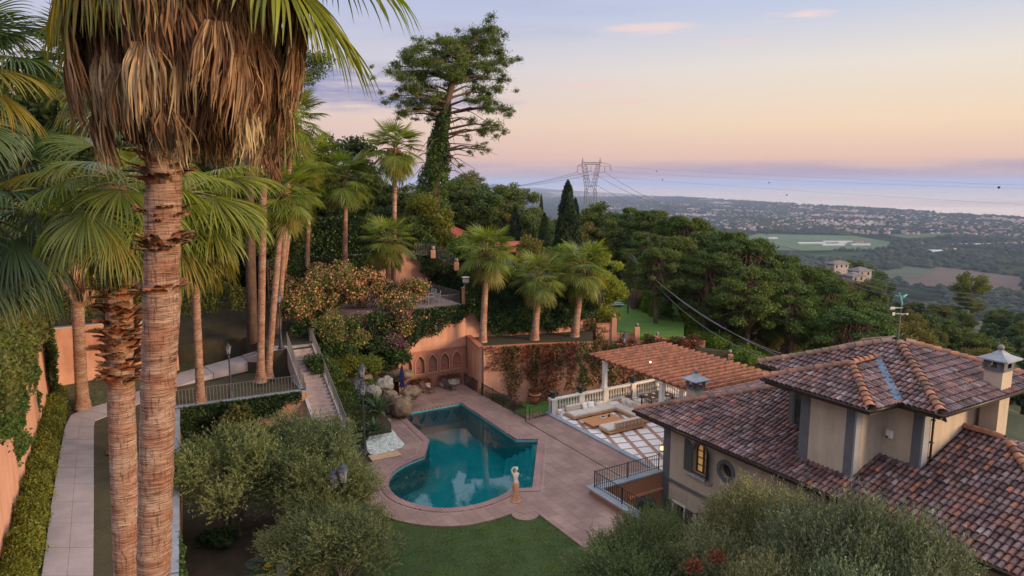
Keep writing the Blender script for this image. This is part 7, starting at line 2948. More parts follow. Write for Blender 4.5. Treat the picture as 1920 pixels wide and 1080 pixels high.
rk(750, 764, 48.0, 1.0, 'large ochre boulder of the rockery at the pool corner beside the parasol', seed=1, sq=(1, 1, 1.1), group=None)
rk(722, 722, 49.5, 0.85, 'grey rounded boulder on top of the rockery, right of the stacked lanterns', 'pale_rock', seed=2, group=None)
rk(735, 745, 48.5, 0.7, 'ochre boulder in the middle of the rockery pile', seed=3)
rk(676, 716, 49.5, 1.0, 'orange brown boulder behind the stacked lanterns of the tall lamp post', seed=4, group=None)
rk(745, 706, 51.8, 1.1, 'dark pitted lava rock lying long on top of the rockery', 'rock', (1.5, .6, .55), 5, None)
rk(768, 735, 49.6, 0.75, 'small ochre boulder beside the navy parasol', seed=6, group=None)
rk(715, 790, 46.3, 0.5, 'flat grey stone at the edge of the deck below the big boulder', 'pale_rock', (1.4, 1, .45), 7, None)
rk(700, 735, 47.5, 0.6, 'pale stone amid the agaves', 'pale_rock', seed=8)
rk(655, 800, 45.2, 0.55, 'ochre boulder of the low rock edging near the white round shrub', seed=9)
rk(672, 790, 45.6, 0.5, 'ochre boulder of the low rock edging near the white round shrub', seed=10)
rk(688, 775, 46.0, 0.5, 'ochre boulder of the low rock edging near the white round shrub', seed=12)
rk(642, 745, 48.6, 0.35, 'small pale stone in the grass between stairs and lamp post', 'pale_rock', seed=13, group='pale stones in the grass')
rk(655, 735, 49.2, 0.4, 'small pale stone in the grass between stairs and lamp post', 'pale_rock', seed=14, group='pale stones in the grass')
rk(612, 722, 47.0, 0.35, 'small pale stone in the grass between stairs and lamp post', 'pale_rock', seed=15, group='pale stones in the grass')
rk(995, 782, 49.2, 0.7, 'flat sandy rock beyond the iron fence near the balustrade', 'rock', (1.5, 1, .4), 16, None)
rk(1012, 778, 49.8, 0.5, 'smaller sandy rock beyond the iron fence near the balustrade', 'rock', (1.3, 1, .4), 17, None)


def agave(label, c, r, n=18, seed=1):
    rng = np.random.default_rng(seed)
    t = thing('agave', label, 'agave', c)
    for i in range(n):
        a = i * 2.4 + rng.normal() * .1
        el = rad(80 - 68 * (i / n))
        L = r * rng.uniform(0.8, 1.1)
        V, F = [], []
        st_ = 8
        p = np.array([0.0, 0, 0.05])
        e = el
        for k in range(st_ + 1):
            f = k / st_
            w = 0.12 * r * (0.7 + 0.6 * f) * (1 - f ** 2.2) + 0.004
            side_ = np.array([-math.sin(a), math.cos(a), 0])
            d_ = np.array([math.cos(a) * math.cos(e), math.sin(a) * math.cos(e), math.sin(e)])
            up_ = np.cross(d_, side_)
            if up_[2] < 0:
                up_ = -up_
            V += [tuple(p - side_ * w + up_ * w * .45), tuple(p - up_ * w * 0.35), tuple(p + side_ * w + up_ * w * .45), tuple(p + up_ * w * 0.05)]
            p = p + d_ * L / st_
            e -= (0.22 if i > n * .35 else 0.06) * (f ** 1.5) * 1.6
        for k in range(st_):
            for j in range(4):
                q = k * 4 + j
                q2 = k * 4 + (j + 1) % 4
                F.append((q, q2, q2 + 4, q + 4))
        link('leaf', npmesh('leaf', V, F, M['agave'], None, True), t)
    return t


agave('large agave with arching green and yellow leaves by the tall lamp post', D(708, 775, 45.6), 1.6, 20, 3)
agave('smaller dark agave at the corner of the white gravel', D(702, 812, 43.6), 1.1, 18, 4)


def cycad(label, c, r, n=26, seed=1, mat='ivy', name='cycad', cat='cycad'):
    rng = np.random.default_rng(seed)
    t = thing(name, label, cat, c)
    AV, AF, o = [], [], 0
    for i in range(n):
        a = i * 2.4 + rng.normal() * .1
        e = rad(75 - 70 * (i / n) ** 0.8)
        p = np.array([0, 0, 0.3])
        st_ = 22
        for k in range(st_):
            d_ = np.array([math.cos(a) * math.cos(e), math.sin(a) * math.cos(e), math.sin(e)])
            s_ = np.array([-math.sin(a), math.cos(a), 0])
            p2 = p + d_ * r / st_
            ll = 0.24 * r * math.sin(math.pi * min(1, (k + 2) / (st_ + 2))) ** .6
            for sg in (-1, 1):
                tip = p2 + s_ * sg * ll + d_ * ll * .5 + np.array([0, 0, .04])
                AV += [tuple(p), tuple(p2), tuple(tip)]
                AF.append((o, o + 1, o + 2))
                o += 3
            p = p2
            e -= 0.055
    link('fronds', npmesh('fronds', AV, AF, M[mat]), t)
    mb = MB()
    mb.lathe([(0.22, -0.2), (0.25, 0.15), (0.15, 0.35)], 12)
    mb.build('stem', M['bark'], t)
    return t


cycad('dark spreading cycad with an orange cone above the rockery', D(712, 668, 53.5), 2.1, 34, 2)
cycad('second dark cycad half hidden left of the rockery top', D(655, 668, 53.5), 1.7, 28, 5)
cone = MB()
cone.lathe([(0.02, 0), (0.12, 0.08), (0.13, 0.22), (0.05, 0.36), (0.01, 0.4)], 12)
tag(cone.build('seed_cone', M['yellow'], None, True, D(714, 660, 53.3)), 'orange seed cone in the heart of the dark cycad', 'seed cone')

# bougainvillea and undergrowth
def bshrub(label, u, v, y, rx, rz, green, n, extra, lr, group=None, name='bougainvillea', cat='shrub', ry=None, seed=None, size=0.17, kl=16):
    c = D(u, v, y)
    base = (c[0], c[1], c[2] - rz)
    return shrub(name, label, cat, base, rx, ry or rx * .7, rz, green, n, size, lr, kl, extra=extra, group=group, seed=seed)


bshrub('orange and green bougainvillea over the head of the stairs', 565, 560, 52.5, 2.1, 1.7, 'bougain_green', 7000, ('bract', 2600, 0.16, 0), 0.8, seed=1)
bshrub('broad bougainvillea full of faded orange bracts in the middle of the bank', 618, 540, 54.5, 2.8, 2.2, 'bougain_green', 9000, ('bract', 4200, 0.17, 0), 0.95, seed=2)
bshrub('pinkish bougainvillea mass left of the twin palm trunks', 690, 540, 56.0, 2.6, 1.8, 'bougain_green', 7000, ('bract', 4600, 0.16, 0), 0.8, seed=3)
bshrub('bougainvillea with orange sprays hanging under the dining terrace', 735, 590, 54.2, 2.3, 1.9, 'bougain_green', 7000, ('bract', 2600, 0.15, 0), 0.8, seed=4)
bshrub('green bougainvillea hanging over the dark bushes above the stairs', 640, 610, 51.5, 2.4, 1.7, 'bougain_green', 8000, ('bract', 1800, 0.15, 0), 0.8, seed=5)
bshrub('dull bougainvillea drooping in front of the terrace chairs', 775, 540, 55.2, 1.3, 0.8, 'bougain_green', 2600, ('bract', 1200, 0.15, 0), 0.5, seed=6)
bshrub('bougainvillea with bright magenta sprays beside the ivy of the dining terrace', 745, 640, 53.0, 1.5, 1.5, 'ivy_light', 4200, ('magenta', 2600, 0.16, 0), 0.6, seed=7)
bshrub('small magenta bougainvillea spray higher up the ivy', 757, 594, 53.6, 0.6, 0.6, 'ivy_light', 700, ('magenta', 520, 0.15, 0), 0.35, seed=8)
bshrub('faint pink bougainvillea in the shade of the palms at the stair head', 530, 540, 56, 1.6, 1.7, 'bougain_green', 4200, ('bract', 2200, 0.16, 0), 0.7, seed=9)
for i, (u, v, y, rx, rz, mt, l) in enumerate([(690, 625, 52.5, 2.4, 1.9, 'ivy', 'dark bush low on the bank beside the stair plants'), (640, 660, 50.5, 1.8, 1.2, 'ivy', 'dark bush under the bougainvillea'), (735, 665, 52.0, 1.5, 1.2, 'ivy', 'dark bush under the magenta sprays of the bougainvillea'),
                                        (600, 640, 51.5, 1.6, 1.5, 'ivy', 'dark bush right beside the head of the stairs'), (650, 690, 48.8, 1.5, 0.8, 'yellow_leaf', 'light green tufted plant under the dark bushes'), (690, 680, 49.8, 1.2, 0.7, 'yellow_leaf', 'light green tufted plant under the dark bushes'),
                                        (620, 700, 47.8, 1.1, 0.6, 'ivy_light', 'green plant beside the stair railing'), (632, 770, 46.4, 1.5, 0.5, 'ivy_light', 'green plant beside the stair railing'), (668, 752, 47.3, 1.3, 0.45, 'ivy', 'low dark plant between the stones of the rockery'),
                                        (650, 838, 42.6, 0.9, 0.35, 'ivy_light', 'low green plant round the foot of the lamp post'), (598, 680, 47.4, 0.8, 0.7, 'ivy_light', 'green plant beside the stair railing')]):
    bshrub(l, u, v, y, rx, rz, mt, 3600, None, 0.6, {'dark bush under the bougainvillea': 'dark bushes under the bougainvillea', 'light green tufted plant under the dark bushes': 'tufted plants', 'green plant beside the stair railing': 'plants by the stair railing'}.get(l), 'bush', 'bush', seed=40 + i, size=0.2 if mt == 'ivy' else 0.16)
M['silver_leaf'] = leafmat('silver_leaves', [(0.3, 0.3, 0.25), (0.42, 0.42, 0.37), (0.2, 0.22, 0.16), (0.5, 0.48, 0.44)], 0.7, 0.2, 0.8)
bshrub('ball-shaped silvery white shrub near the foot of the stairs', 637, 798, 43.6, 0.78, 0.8, 'silver_leaf', 5200, None, 0.3, None, 'round_shrub', 'shrub', 0.78, 60, 0.08, 30)
bshrub('bright crimson flowering plant at the lower end of the stair railing', 630, 824, 42.2, 0.45, 0.42, 'ivy_light', 700, ('red_flower', 1500, 0.09, 0), 0.25, None, 'flowering_shrub', 'shrub', 0.45, 61, 0.08)
bshrub('pale grey shrub between crimson flowers and tall lamp post', 655, 850, 41.2, 0.9, 0.7, 'olive_grey', 3600, None, 0.35, None, 'grey_shrub', 'shrub', 0.8, 62, 0.09)
bshrub('dark strap-leaved clump in the shade under the olive trees', 405, 1010, 30.2, 0.9, 0.6, 'ivy', 3000, None, 0.35, None, 'clump', 'shrub', 0.9, 63, 0.22)
bshrub('dark bush at the foot of the shaded wall behind the olive trees', 350, 860, 36.5, 1.4, 1.3, 'ivy', 5000, None, 0.5, None, 'dark_bush', 'bush', 1.0, 64, 0.16)
bshrub('spiky yucca-like bush with reddish tips below the ivy wall', 445, 790, 41.0, 1.0, 1.3, 'broad_warm', 2600, None, 0.5, None, 'bush', 'bush', 1.0, 65, 0.3)
bshrub('green bush on the wall top left of the landing', 560, 615, 50.5, 0.8, 0.5, 'ivy', 1300, None, .3, None, 'bush', 'bush', seed=66)
# planter bed beside corner steps
for i, (u, v, y) in enumerate([(912, 738, 53.0), (935, 747, 52.6), (968, 762, 52.0)]):
    bshrub('small pinkish green plant behind the iron fence', u, v, y, 0.7, 0.45, ('bank', 'broad_warm', 'red_vine')[i], 1100, None, .3, 'small plants behind the iron fence', 'small_plant', 'plant', seed=70 + i, size=.12)
rp = thing('plant_pot', 'large reddish pot under the creepers on the lower grass', 'pot', G(1003, 757, -.75))
mb = MB()
mb.lathe([(0.28, 0), (0.4, 0.5), (0.45, 0.75), (0.5, 0.76), (0.5, 0.85), (0.4, 0.85)], 18)
mb.build('body', M['terracotta'], rp, True)
cloud('leaves', lobes([(0, 0, .95)], [0.35], 300)[0], 0.12, M['red_vine'], .6, 0, rp)

# retaining wall return right of the stairs block and low wall in front of olives
wall_run('garden_wall', 'low wall with pale coping running towards the viewer among the olive trees', 'wall', [(-9.4, 33.0), (-9.9, 27.5), (-9.0, 23.0), (-8.8, 19)], -0.6, 0.5, 0.3, 'terracotta_wall', 0.1, 'coping')
hose = MB()
for k in range(9):
    r_ = 0.34 + 0.012 * (k % 4)
    hose.tube([(r_ * math.cos(t + k) * (1 + .05 * math.sin(3 * t + k)), r_ * math.sin(t + k), 0.03 + 0.02 * k + 0.02 * math.sin(2 * t + k)) for t in [2 * math.pi * i / 28 for i in range(29)]], 0.016, 5, cap=False)
tag(hose.build('garden_hose', M['rope'], None, True, G(478, 1062, -.1)), 'coiled blue grey hose on the ground under the olive trees', 'hose')
t = thing('bucket', 'black bucket with yellow lid beside the low wall at the bottom edge', 'bucket', G(506, 1075, -.1))
mb = MB()
mb.lathe([(0.16, 0), (0.2, 0.4)], 14)
mb.build('body', M['black'], t, True)
mb = MB()
mb.lathe([(0.215, 0.4), (0.215, 0.44), (0.1, 0.47)], 14)
mb.build('lid', M['yellow'], t, True)

# hedge strip between path and wall; ivy over the left wall
def strip_cloud(name, label, cat, line, w, h, n, size, mat, seed=3, aspect=0.6, kind=None, group=None):
    rng = np.random.default_rng(seed)
    line = np.array(line, float)
    L = np.concatenate([[0], np.cumsum(np.linalg.norm(np.diff(line[:, :2], axis=0), axis=1))])
    s = rng.uniform(0, L[-1], n)
    P = np.stack([np.interp(s, L, line[:, k]) for k in range(3)], 1)
    i = np.clip(np.searchsorted(L, s) - 1, 0, len(line) - 2)
    d = line[i + 1] - line[i]
    d[:, 2] = 0
    d = unit(d)
    nv = np.stack([d[:, 1], -d[:, 0], np.zeros(n)], 1)
    a = rng.uniform(0, math.pi, n)
    bump_ = 1 + 0.16 * np.sin(s * 2.3) + 0.13 * np.sin(s * 5.1 + 1) + 0.10 * np.sin(s * 11)
    r = (1 - 0.35 * rng.random(n) ** 2) * bump_
    P = P + nv * (np.cos(a) * r * w / 2)[:, None] + np.array([0, 0, 1.0]) * (np.sin(a) ** 0.7 * r * h)[:, None] + rng.normal(size=(n, 3)) * size * 0.35
    o = line[0]
    ob = cloud(name, P - o, size, M[mat], aspect, 0.0, None, loc=tuple(o), out=nv * np.cos(a)[:, None] * .4 + np.array([0, 0, .4]))
    tag(ob, label, cat, group, kind)
    return ob


hl = [G(u, v, 3) for u, v in [(18, 1140), (40, 1075), (68, 930), (85, 850), (96, 800), (105, 768), (112, 750)]]
strip_cloud('hedge', 'low yellow green hedge between the left wall and the slab path', 'hedge', hl, 1.15, 0.95, 34000, 0.11, 'hedge')
leafwall('ivy', 'leafy ivy spilling over the peach wall at the left edge', 'ivy', [(-19.6, 24.1, 5.0), (-26.8, 36.6, 3.9), (-26.8, 36.6, 8.9), (-19.6, 24.1, 8.9)], 26000, 0.15, 'ivy_light',
         lambda u, v, r: (v > 0.30 + 0.28 * np.sin(u * 9 + 1.0) + 0.08 * np.sin(u * 31) + 0.05 * r.normal(size=len(u))), 0.5, seed=12)
leafwall('ivy', 'ivy hanging down the far end of the peach wall behind the hedge', 'ivy', [(-28.3, 40.4, 3.4), (-29.7, 42.0, 3.4), (-29.7, 42.0, 8.6), (-28.3, 40.4, 8.6)], 6000, 0.17, 'ivy_light', lambda u, v, r: r.random(len(u)) < .3 + v, 0.4, seed=14)
strip_cloud('creeper_mass', 'mixed climbing plants growing above the walls behind the palms', 'creeper', [(-19.5, 24, 8.1), (-25, 33.5, 8.1), (-30, 42.6, 8.2), (-26, 47, 7.5), (-21, 53, 7.0)], 1.6, 1.9, 26000, 0.2, 'broad_warm', 15)

# ---------------------------------------------------------------- olive trees
def olive_meshes(seed, h, r, n, mat, size=0.125):
    rng = np.random.default_rng(seed)
    RNG.seed(seed)
    kl = 62
    d = sph(kl, rng)
    d[:, 2] = np.abs(d[:, 2]) * 0.9 - 0.25
    rr_ = (0.45 + 0.55 * rng.random((kl, 1)) ** 0.6)
    C = np.array([0, 0, h * 0.58]) + d * rr_ * np.array([r, r, h * 0.42]) * 0.88
    R_ = rng.uniform(0.2, 0.85, kl) * r * 0.30
    # sprigs: short shoots of leaves pointing up and out
    ns = n // 14
    k = rng.choice(kl, ns, p=R_ ** 2 / (R_ ** 2).sum())
    dd = sph(ns, rng)
    P0 = C[k] + dd * (R_[k] * (0.4 + 0.85 * rng.random(ns)))[:, None]
    ax = unit(dd * 0.8 + np.array([0, 0, 0.75]) + rng.normal(size=(ns, 3)) * 0.35 + unit(P0 - np.array([0, 0, h * .5])) * .4)
    L = rng.uniform(0.25, 0.75, ns)
    t = np.linspace(0, 1, 14)
    P = P0[:, None, :] + ax[:, None, :] * (L[:, None] * t[None])[:, :, None]
    P = P + rng.normal(size=P.shape) * 0.025
    P = P.reshape(-1, 3)
    A = np.repeat(ax, 14, axis=0)
    crown = cloudmesh('crown', P, size, M[mat], 0.27, out=A * 1.6)
    mb = MB()
    th = rng.uniform(0, 6.28)
    limbs(mb, (0, 0, -0.4), (0.25 * math.cos(th), .25 * math.sin(th), h * 0.42), 0.17, [tuple(c) for c in C[:26]], 0.012, 7, 0.4, 0.25)
    limbs(mb, (0.2, 0.1, -0.4), (-0.4 * math.cos(th), -.4 * math.sin(th), h * 0.4), 0.12, [tuple(c) for c in C[26:]], 0.012, 6, 0.4, 0.25)
    return mb.mesh('trunk', M['olive_bark'], True), crown


OL = [olive_meshes(1, 5.6, 2.8, 50000, 'olive'), olive_meshes(2, 5.2, 2.6, 46000, 'olive'), olive_meshes(3, 6.0, 3.1, 58000, 'olive_grey')]


def olive(label, u, v, y, hh, k, rz, zg, sc=None):
    """u, v: where the crown top shows; y its distance; zg ground height"""
    p = D(u, v, y)
    h0 = (5.6, 5.2, 6.0)[k]
    s = (p[2] - zg) / h0
    return plant_tree('olive_tree', label, 'olive tree', (p[0], p[1], zg), OL[k], rz, (sc or s, sc or s, s))


olive('olive tree at the left of the group, bare grey branches showing over the shaded bed', 430, 790, 31.0, 5, 0, 0.5, -.1, 1.15)
olive('olive tree in the middle of the left group, reaching up to the stairs', 545, 770, 33.0, 5, 1, 1.9, -.1, 1.35)
olive('olive tree of the left group beside the pool paving', 598, 850, 30.5, 5, 0, 3.6, -.1, 0.95)
olive('lighter olive tree in front of the left group beside the lawn', 640, 945, 26.5, 5, 1, 4.2, -.1, 0.95)
olive('olive tree cut by the bottom edge left of the lawn', 590, 955, 27.2, 5, 1, 0.7, -.1, 1.0)
olive('small olive tree standing before the court parapet, lower left of the right group', 1215, 955, 25.8, 4, 1, 2.2, -.3, 0.72)
olive('slender olive tree rising in front of the arch of the sunken court', 1235, 925, 28.0, 4, 1, 5.2, -3.0, 0.62)
olive('olive tree at the lower left of the villa with its top before the dark eaves', 1435, 885, 26.5, 5, 2, 1.0, -1.5, 0.80)
olive('grey olive tree below the villa wall in the middle of the right group', 1345, 975, 25.0, 5, 2, 2.7, -1.2, 0.80)
olive('broad grey olive tree in front of the tower storey', 1580, 905, 22.5, 5, 2, 4.0, -1.2, 0.98)
olive('grey olive tree at the right end of the group before the tiled roof', 1715, 950, 21.0, 5, 2, 5.3, -1.2, 0.86)
olive('olive tree at the bottom edge under the villa wall', 1480, 1040, 20.5, 5, 2, 0.2, -1.2, 0.80)
for i, (u, v, y) in enumerate([(1345, 1045, 22.5), (1300, 1060, 22.0)]):
    bshrub(('right reddish shrub', 'left reddish shrub')[u < 1320] + ' peeping between the olives at the bottom edge', u, v, y, 0.2, 0.18, 'red_vine', 260, None, .3, 'reddish shrubs between the olives', 'red_shrub', 'shrub', seed=80 + i, size=.12)

olive('olive tree at the left end of the right group, over the pink paving', 1165, 1000, 24.5, 4, 1, 3.3, -.1, 0.75)
olive('olive tree low at the bottom edge right of the villa wall', 1640, 1030, 19.5, 4, 2, 1.4, -1.2, 0.85)
olive('olive tree in the hollow of the left group, between stairs and lamp', 585, 850, 31.5, 4, 0, 2.4, -.1, 1.1)

# ================================================================ TREES ON THE SLOPES
BR = [broad_mesh(1, 10, 3.6, 0.8, 17000, 0.24, 'broad', kl=75), broad_mesh(2, 10, 3.2, 0.75, 16000, 0.24, 'broad_blue', kl=75), broad_mesh(3, 10, 3.8, 0.8, 16000, 0.24, 'broad_warm', kl=75),
      broad_mesh(4, 10, 2.8, 0.7, 15000, 0.23, 'broad', rz=0.46, kl=70), broad_mesh(5, 10, 3.6, 0.8, 15000, 0.26, 'broad_blue', kl=75)]
PN = [pine_mesh(1, 12, 3.9, 26000, 0.34, kl=52), pine_mesh(2, 12, 3.5, 24000, 0.34, lean=0.8, kl=48), pine_mesh(3, 12, 4.2, 28000, 0.34, kl=60), pine_mesh(4, 12, 3.3, 22000, 0.33, base=0.3, kl=48)]
CY_ = [cypress_mesh(1, 11, 1.45, 9000, 0.34), cypress_mesh(2, 11, 1.2, 7000, 0.34)]


def on_ground(u, v, h, ymin=96, ymax=900):
    """the spot on the slope where a tree of height h shows its top at this height"""
    ys = np.arange(ymin, ymax, 1.5)
    r = ray(u, v)
    k = ys / r[1]
    xs = r[0] * k
    zs = EYE + r[2] * k
    g = zs - terr(xs, ys) - h
    idx = np.where(g < 0)[0]
    if len(idx) == 0:
        return None
    j = idx[0]
    if j == 0 and g[0] < -3:
        return None
    return (float(xs[j]), float(ys[j]), float(zs[j] - h))


def tree_at(name, label, cat, u, v, h, mesh, mh, group=None, y=None, wide=1.0, rz=None):
    if y is None:
        p = on_ground(u, v, h)
        if p is None:
            return None
    else:
        q = D(u, v, y)
        g = tz(q[0], q[1])
        h = max(3.0, q[2] - g)
        p = (q[0], q[1], g)
    s = h / mh
    return plant_tree(name, label, cat, p, mesh, RNG.uniform(0, 6.28) if rz is None else rz, (s * wide, s * wide, s), group)


def spot(u, v, us, vs):
    cw = ('far left', 'second left', 'left', 'middle left', 'middle right', 'right', 'second right', 'far right')
    i = sum(u > x for x in us)
    j = sum(v > x for x in vs)
    return cw[i] + ', ' + ('top row', 'upper row', 'lower row', 'bottom row')[j]


RNG.seed(77)
pines = [(1165, 398, 100), (1190, 388, 104), (1222, 392, 98), (1256, 400, 92), (1290, 404, 90), (1322, 412, 94), (1345, 432, 80), (1378, 428, 76), (1402, 442, 72), (1362, 452, 68), (1436, 468, 76), (1468, 474, 80), (1497, 492, 74), (1528, 500, 78),
         (1450, 500, 66), (1555, 518, 72), (1484, 530, 62), (1300, 432, 74), (1262, 440, 70), (1214, 430, 78), (1236, 462, 66), (1585, 548, 66), (1405, 500, 62), (1610, 560, 70), (1330, 470, 66)]
for i, (u, v, y) in enumerate(pines):
    tree_at('pine_tree', 'dark green pine on the slope right of the lawn, %s' % spot(u, v, (1200, 1250, 1300, 1350, 1420, 1480, 1540), (425, 460, 510)), 'pine tree', u, v, 12, PN[i % 4], 12.2, 'pines on the slope right of the lawn', y, 0.92)
for i, (u, v, y) in enumerate([(1205, 470, 90), (1240, 490, 86), (1275, 500, 82), (1310, 520, 78), (1345, 540, 74), (1380, 530, 80), (1415, 545, 76), (1450, 560, 72), (1485, 575, 70), (1520, 565, 76), (1240, 440, 100), (1290, 450, 96), (1350, 470, 90), (1400, 480, 88), (1330, 560, 84), (1430, 590, 66)]):
    tree_at('broadleaf_tree', 'leafy tree among the pines, %s' % spot(u, v, (1225, 1260, 1300, 1340, 1375, 1410, 1460), (455, 500, 550)), 'tree', u, v, 8, BR[(3, 2, 0, 1, 3, 4, 2)[i % 7]], 9.9, 'leafy trees among the pines', y, 1.0)


def wood_label(k, u, v, where, us, vs):
    a = ('dark green', 'bluish green', 'brownish', 'slim dark green', 'dense bluish')[k]
    b = 'left' if u < us[0] else ('middle' if u < us[1] else 'right')
    c = 'upper' if v < vs[0] else ('central' if v < vs[1] else 'lower')
    return '%s tree %s, %s %s part' % (a, where, c, b)


RNG.seed(5)
for v in (500, 512, 522, 534, 546, 560, 574, 590, 608, 628, 650, 672):
    for u in range(1480, 1990, 34):
        uu = u + RNG.uniform(-15, 15)
        vline = np.interp(uu, [1480, 1560, 1650, 1750, 1850, 1990], [470, 500, 524, 545, 560, 572])
        vv = v + RNG.uniform(-8, 8)
        if vv < vline or (vv > 640 and uu < 1640):
            continue
        k = RNG.choice((0, 1, 1, 3, 4, 4, 2))
        tree_at('broadleaf_tree', wood_label(k, uu, v, 'in the dark wood beyond the villa', (1640, 1800), (530, 590)), 'tree', uu, vv, RNG.uniform(7.5, 11), BR[k], 9.9, 'trees of the dark wood beyond the villa', None, RNG.uniform(1.0, 1.3))
tree_at('broadleaf_tree', 'big pale yellow-green tree at the edge of the ploughed field', 'tree', 1825, 503, 15, broad_mesh(31, 18, 5.6, 1.6, 16000, 0.4, 'yellow_leaf', kl=44), 18, None, 235, 1.0)
tree_at('broadleaf_tree', 'orange-brown autumn tree in the wood behind the weather vane', 'tree', 1765, 572, 10, BR[2], 9.9, None, None, 1.4)
tree_at('broadleaf_tree', 'brownish tree low in the wood just right of the weather vane', 'tree', 1702, 580, 10, BR[2], 9.9, None, None, 1.1)
tree_at('pine_tree', 'bright green low pine spreading behind the tower roof', 'pine tree', 1600, 575, 8, PN[0], 12.2, None, 60, 1.5)
# ridge on the left of the pylon
RNG.seed(9)
for v in (336, 348, 360, 374, 388, 402, 418, 434, 452):
    for u in range(800, 1180, 27):
        uu = u + RNG.uniform(-12, 12)
        vline = np.interp(uu, [800, 880, 905, 930, 990, 1030, 1100, 1180], [300, 322, 345, 336, 348, 392, 382, 412])
        vv = v + RNG.uniform(-5, 5)
        if vv < vline:
            continue
        k = RNG.choice((0, 1, 1, 3, 4, 2, 0))
        tree_at('broadleaf_tree', wood_label(k, uu, v, 'on the wooded ridge behind the garden', (900, 1030), (370, 420)), 'tree', uu, vv, RNG.uniform(7, 10), BR[k], 9.9, 'trees on the ridge behind the garden', None, RNG.uniform(0.95, 1.2))
tree_at('broadleaf_tree', 'tall dark round tree standing out on the ridge, left of the cypresses', 'tree', 968, 338, 13, BR[0], 9.9, None, 150, 1.2)
tree_at('broadleaf_tree', 'dark round tree on the ridge next to the tallest one', 'tree', 938, 340, 12, BR[1], 9.9, None, 158, 1.2)
cyp = [(1065, 339, 86, 0.95, 'tallest cypress, in front of the pylon'), (1079, 372, 88, 0.85, 'slim cypress touching the tallest one on its right'), (1051, 402, 85, 0.9, 'short cypress left of the tallest one'), (1021, 399, 84, 1.1, 'broad short cypress further left, above the middle palm'),
       (966, 388, 88, 0.95, 'cypress behind the left palm of the palm bed'), (1015, 364, 210, 0.5, 'tiny lone cypress on the skyline of the ridge'), (1000, 430, 80, .9, 'low dark cypress above the middle palm')]
for i, (u, v, y, w, l) in enumerate(cyp):
    tree_at('cypress', l, 'cypress', u, v, 10, CY_[i % 2], 11, None, y, w)
tree_at('broadleaf_tree', 'olive brown tree right of the tallest cypress', 'tree', 1125, 385, 11, BR[3], 9.9, None, 104, 1.25)
tree_at('broadleaf_tree', 'dark round tree top under the pylon', 'tree', 1108, 378, 11, BR[0], 9.9, None, 118, 1.0)
tree_at('conifer', 'light green feathery conifer behind the right palm of the bed', 'conifer', 1125, 440, 12, broad_mesh(41, 12, 3.0, 1.0, 16000, 0.26, 'lime', rz=0.5, cz=0.5), 12, None, 62.5, 1.0)
tree_at('small_tree', 'small rounded tree above the creeper wall right of the palms', 'tree', 1113, 585, 5, broad_mesh(42, 6, 1.8, 0.8, 5000, 0.17, 'broad_warm'), 6, None, 60.6, 0.9)
# far villas half hidden in the trees
def far_house(label, c, w, d, h, wall, roof, rz=0.0, rh=0.25, storeys=1):
    t = thing('house', label, 'house', c, rz)
    mb = MB()
    mb.box(-w / 2, w / 2, -d / 2, d / 2, -3, h)
    mb.build('wall', M[wall], t)
    mb = MB()
    e = 0.7
    r = max(0.2, w / 2 - d / 2)
    z1 = h + rh * d
    mb.add([(-w / 2 - e, -d / 2 - e, h), (w / 2 + e, -d / 2 - e, h), (w / 2 + e, d / 2 + e, h), (-w / 2 - e, d / 2 + e, h), (-r, 0, z1), (r, 0, z1)], [(0, 1, 5, 4), (1, 2, 5), (2, 3, 4, 5), (3, 0, 4), (3, 2, 1, 0)])
    mb.build('roof', M[roof], t)
    n = max(2, int(w / 2.5))
    for s_ in range(storeys):
        for i in range(n):
            x = -w / 2 + w * (i + .5) / n
            mb = MB()
            z = max(0.3, h - 1.9)
            mb.box(x - .4, x + .4, -d / 2 - .06, -d / 2 - .003, z, z + 1.1)
            mb.build('window', M['glass'], t)
    return t


p = D(846, 441, 92)
far_house('house with bright red tiled roof half hidden behind the ivy-clad pine', (p[0], p[1], p[2] - 3.2), 5.5, 6, 3.0, 'orange_house', 'red_roof', 0.3)
p = D(942, 490, 84)
far_house('ochre house behind the left palm of the palm bed', (p[0], p[1], p[2] - 1.0), 4.2, 5, 3.2, 'orange_house', 'red_roof', 0.1, 0.08)
for (u, v, y, w, d, l) in ((1612, 500, 250, 6.5, 5, 'large pale villa with grey roof among trees on the far slope'), (1600, 509, 235, 5.5, 4.5, 'small pavilion with grey roof below the far pale villa'), (1570, 487, 280, 8, 4.5, 'flat pale building beside palms on the far slope')):
    p = D(u, v + 4, y)
    M.setdefault('grey_roof', plain('grey_roof', (0.17, 0.15, 0.155), (0.12, 0.11, 0.11), 1, .9, 0.2))
    M.setdefault('pale_wall', stucco('pale_wall', (0.36, 0.32, 0.3), (0.28, 0.25, 0.24)))
    far_house(l, (p[0], p[1], p[2] - 2.4), w, d, 1.9, 'pale_wall', 'grey_roof', 0.4, 0.26)
for (u, v, y) in ((1548, 500, 222), (1566, 514, 205), (1584, 523, 200), (1604, 524, 205), (1625, 521, 205), (1648, 508, 225), (1640, 520, 200), (1590, 482, 290), (1570, 480, 290), (1610, 484, 290)):
    tree_at('broadleaf_tree', 'small tree by the far pale villa, %s' % spot(u, v, (1550, 1568, 1575, 1587, 1600, 1606, 1630), (495, 512, 521)), 'tree', u, v, 6, BR[(u // 2) % 5], 9.9, 'trees round the far villa', y, .8)
# road up the hill
mb = MB()
a = [D(832, 424, 118), D(846, 424, 118), D(857, 398, 150), D(851, 398, 150)]
mb.add([a[0], a[1], a[2], a[3]] + [(q[0], q[1], q[2] - 3) for q in a], [(0, 1, 2, 3), (0, 4, 5, 1), (1, 5, 6, 2), (2, 6, 7, 3), (3, 7, 4, 0)])
struct(mb.build('road', M['asphalt']))

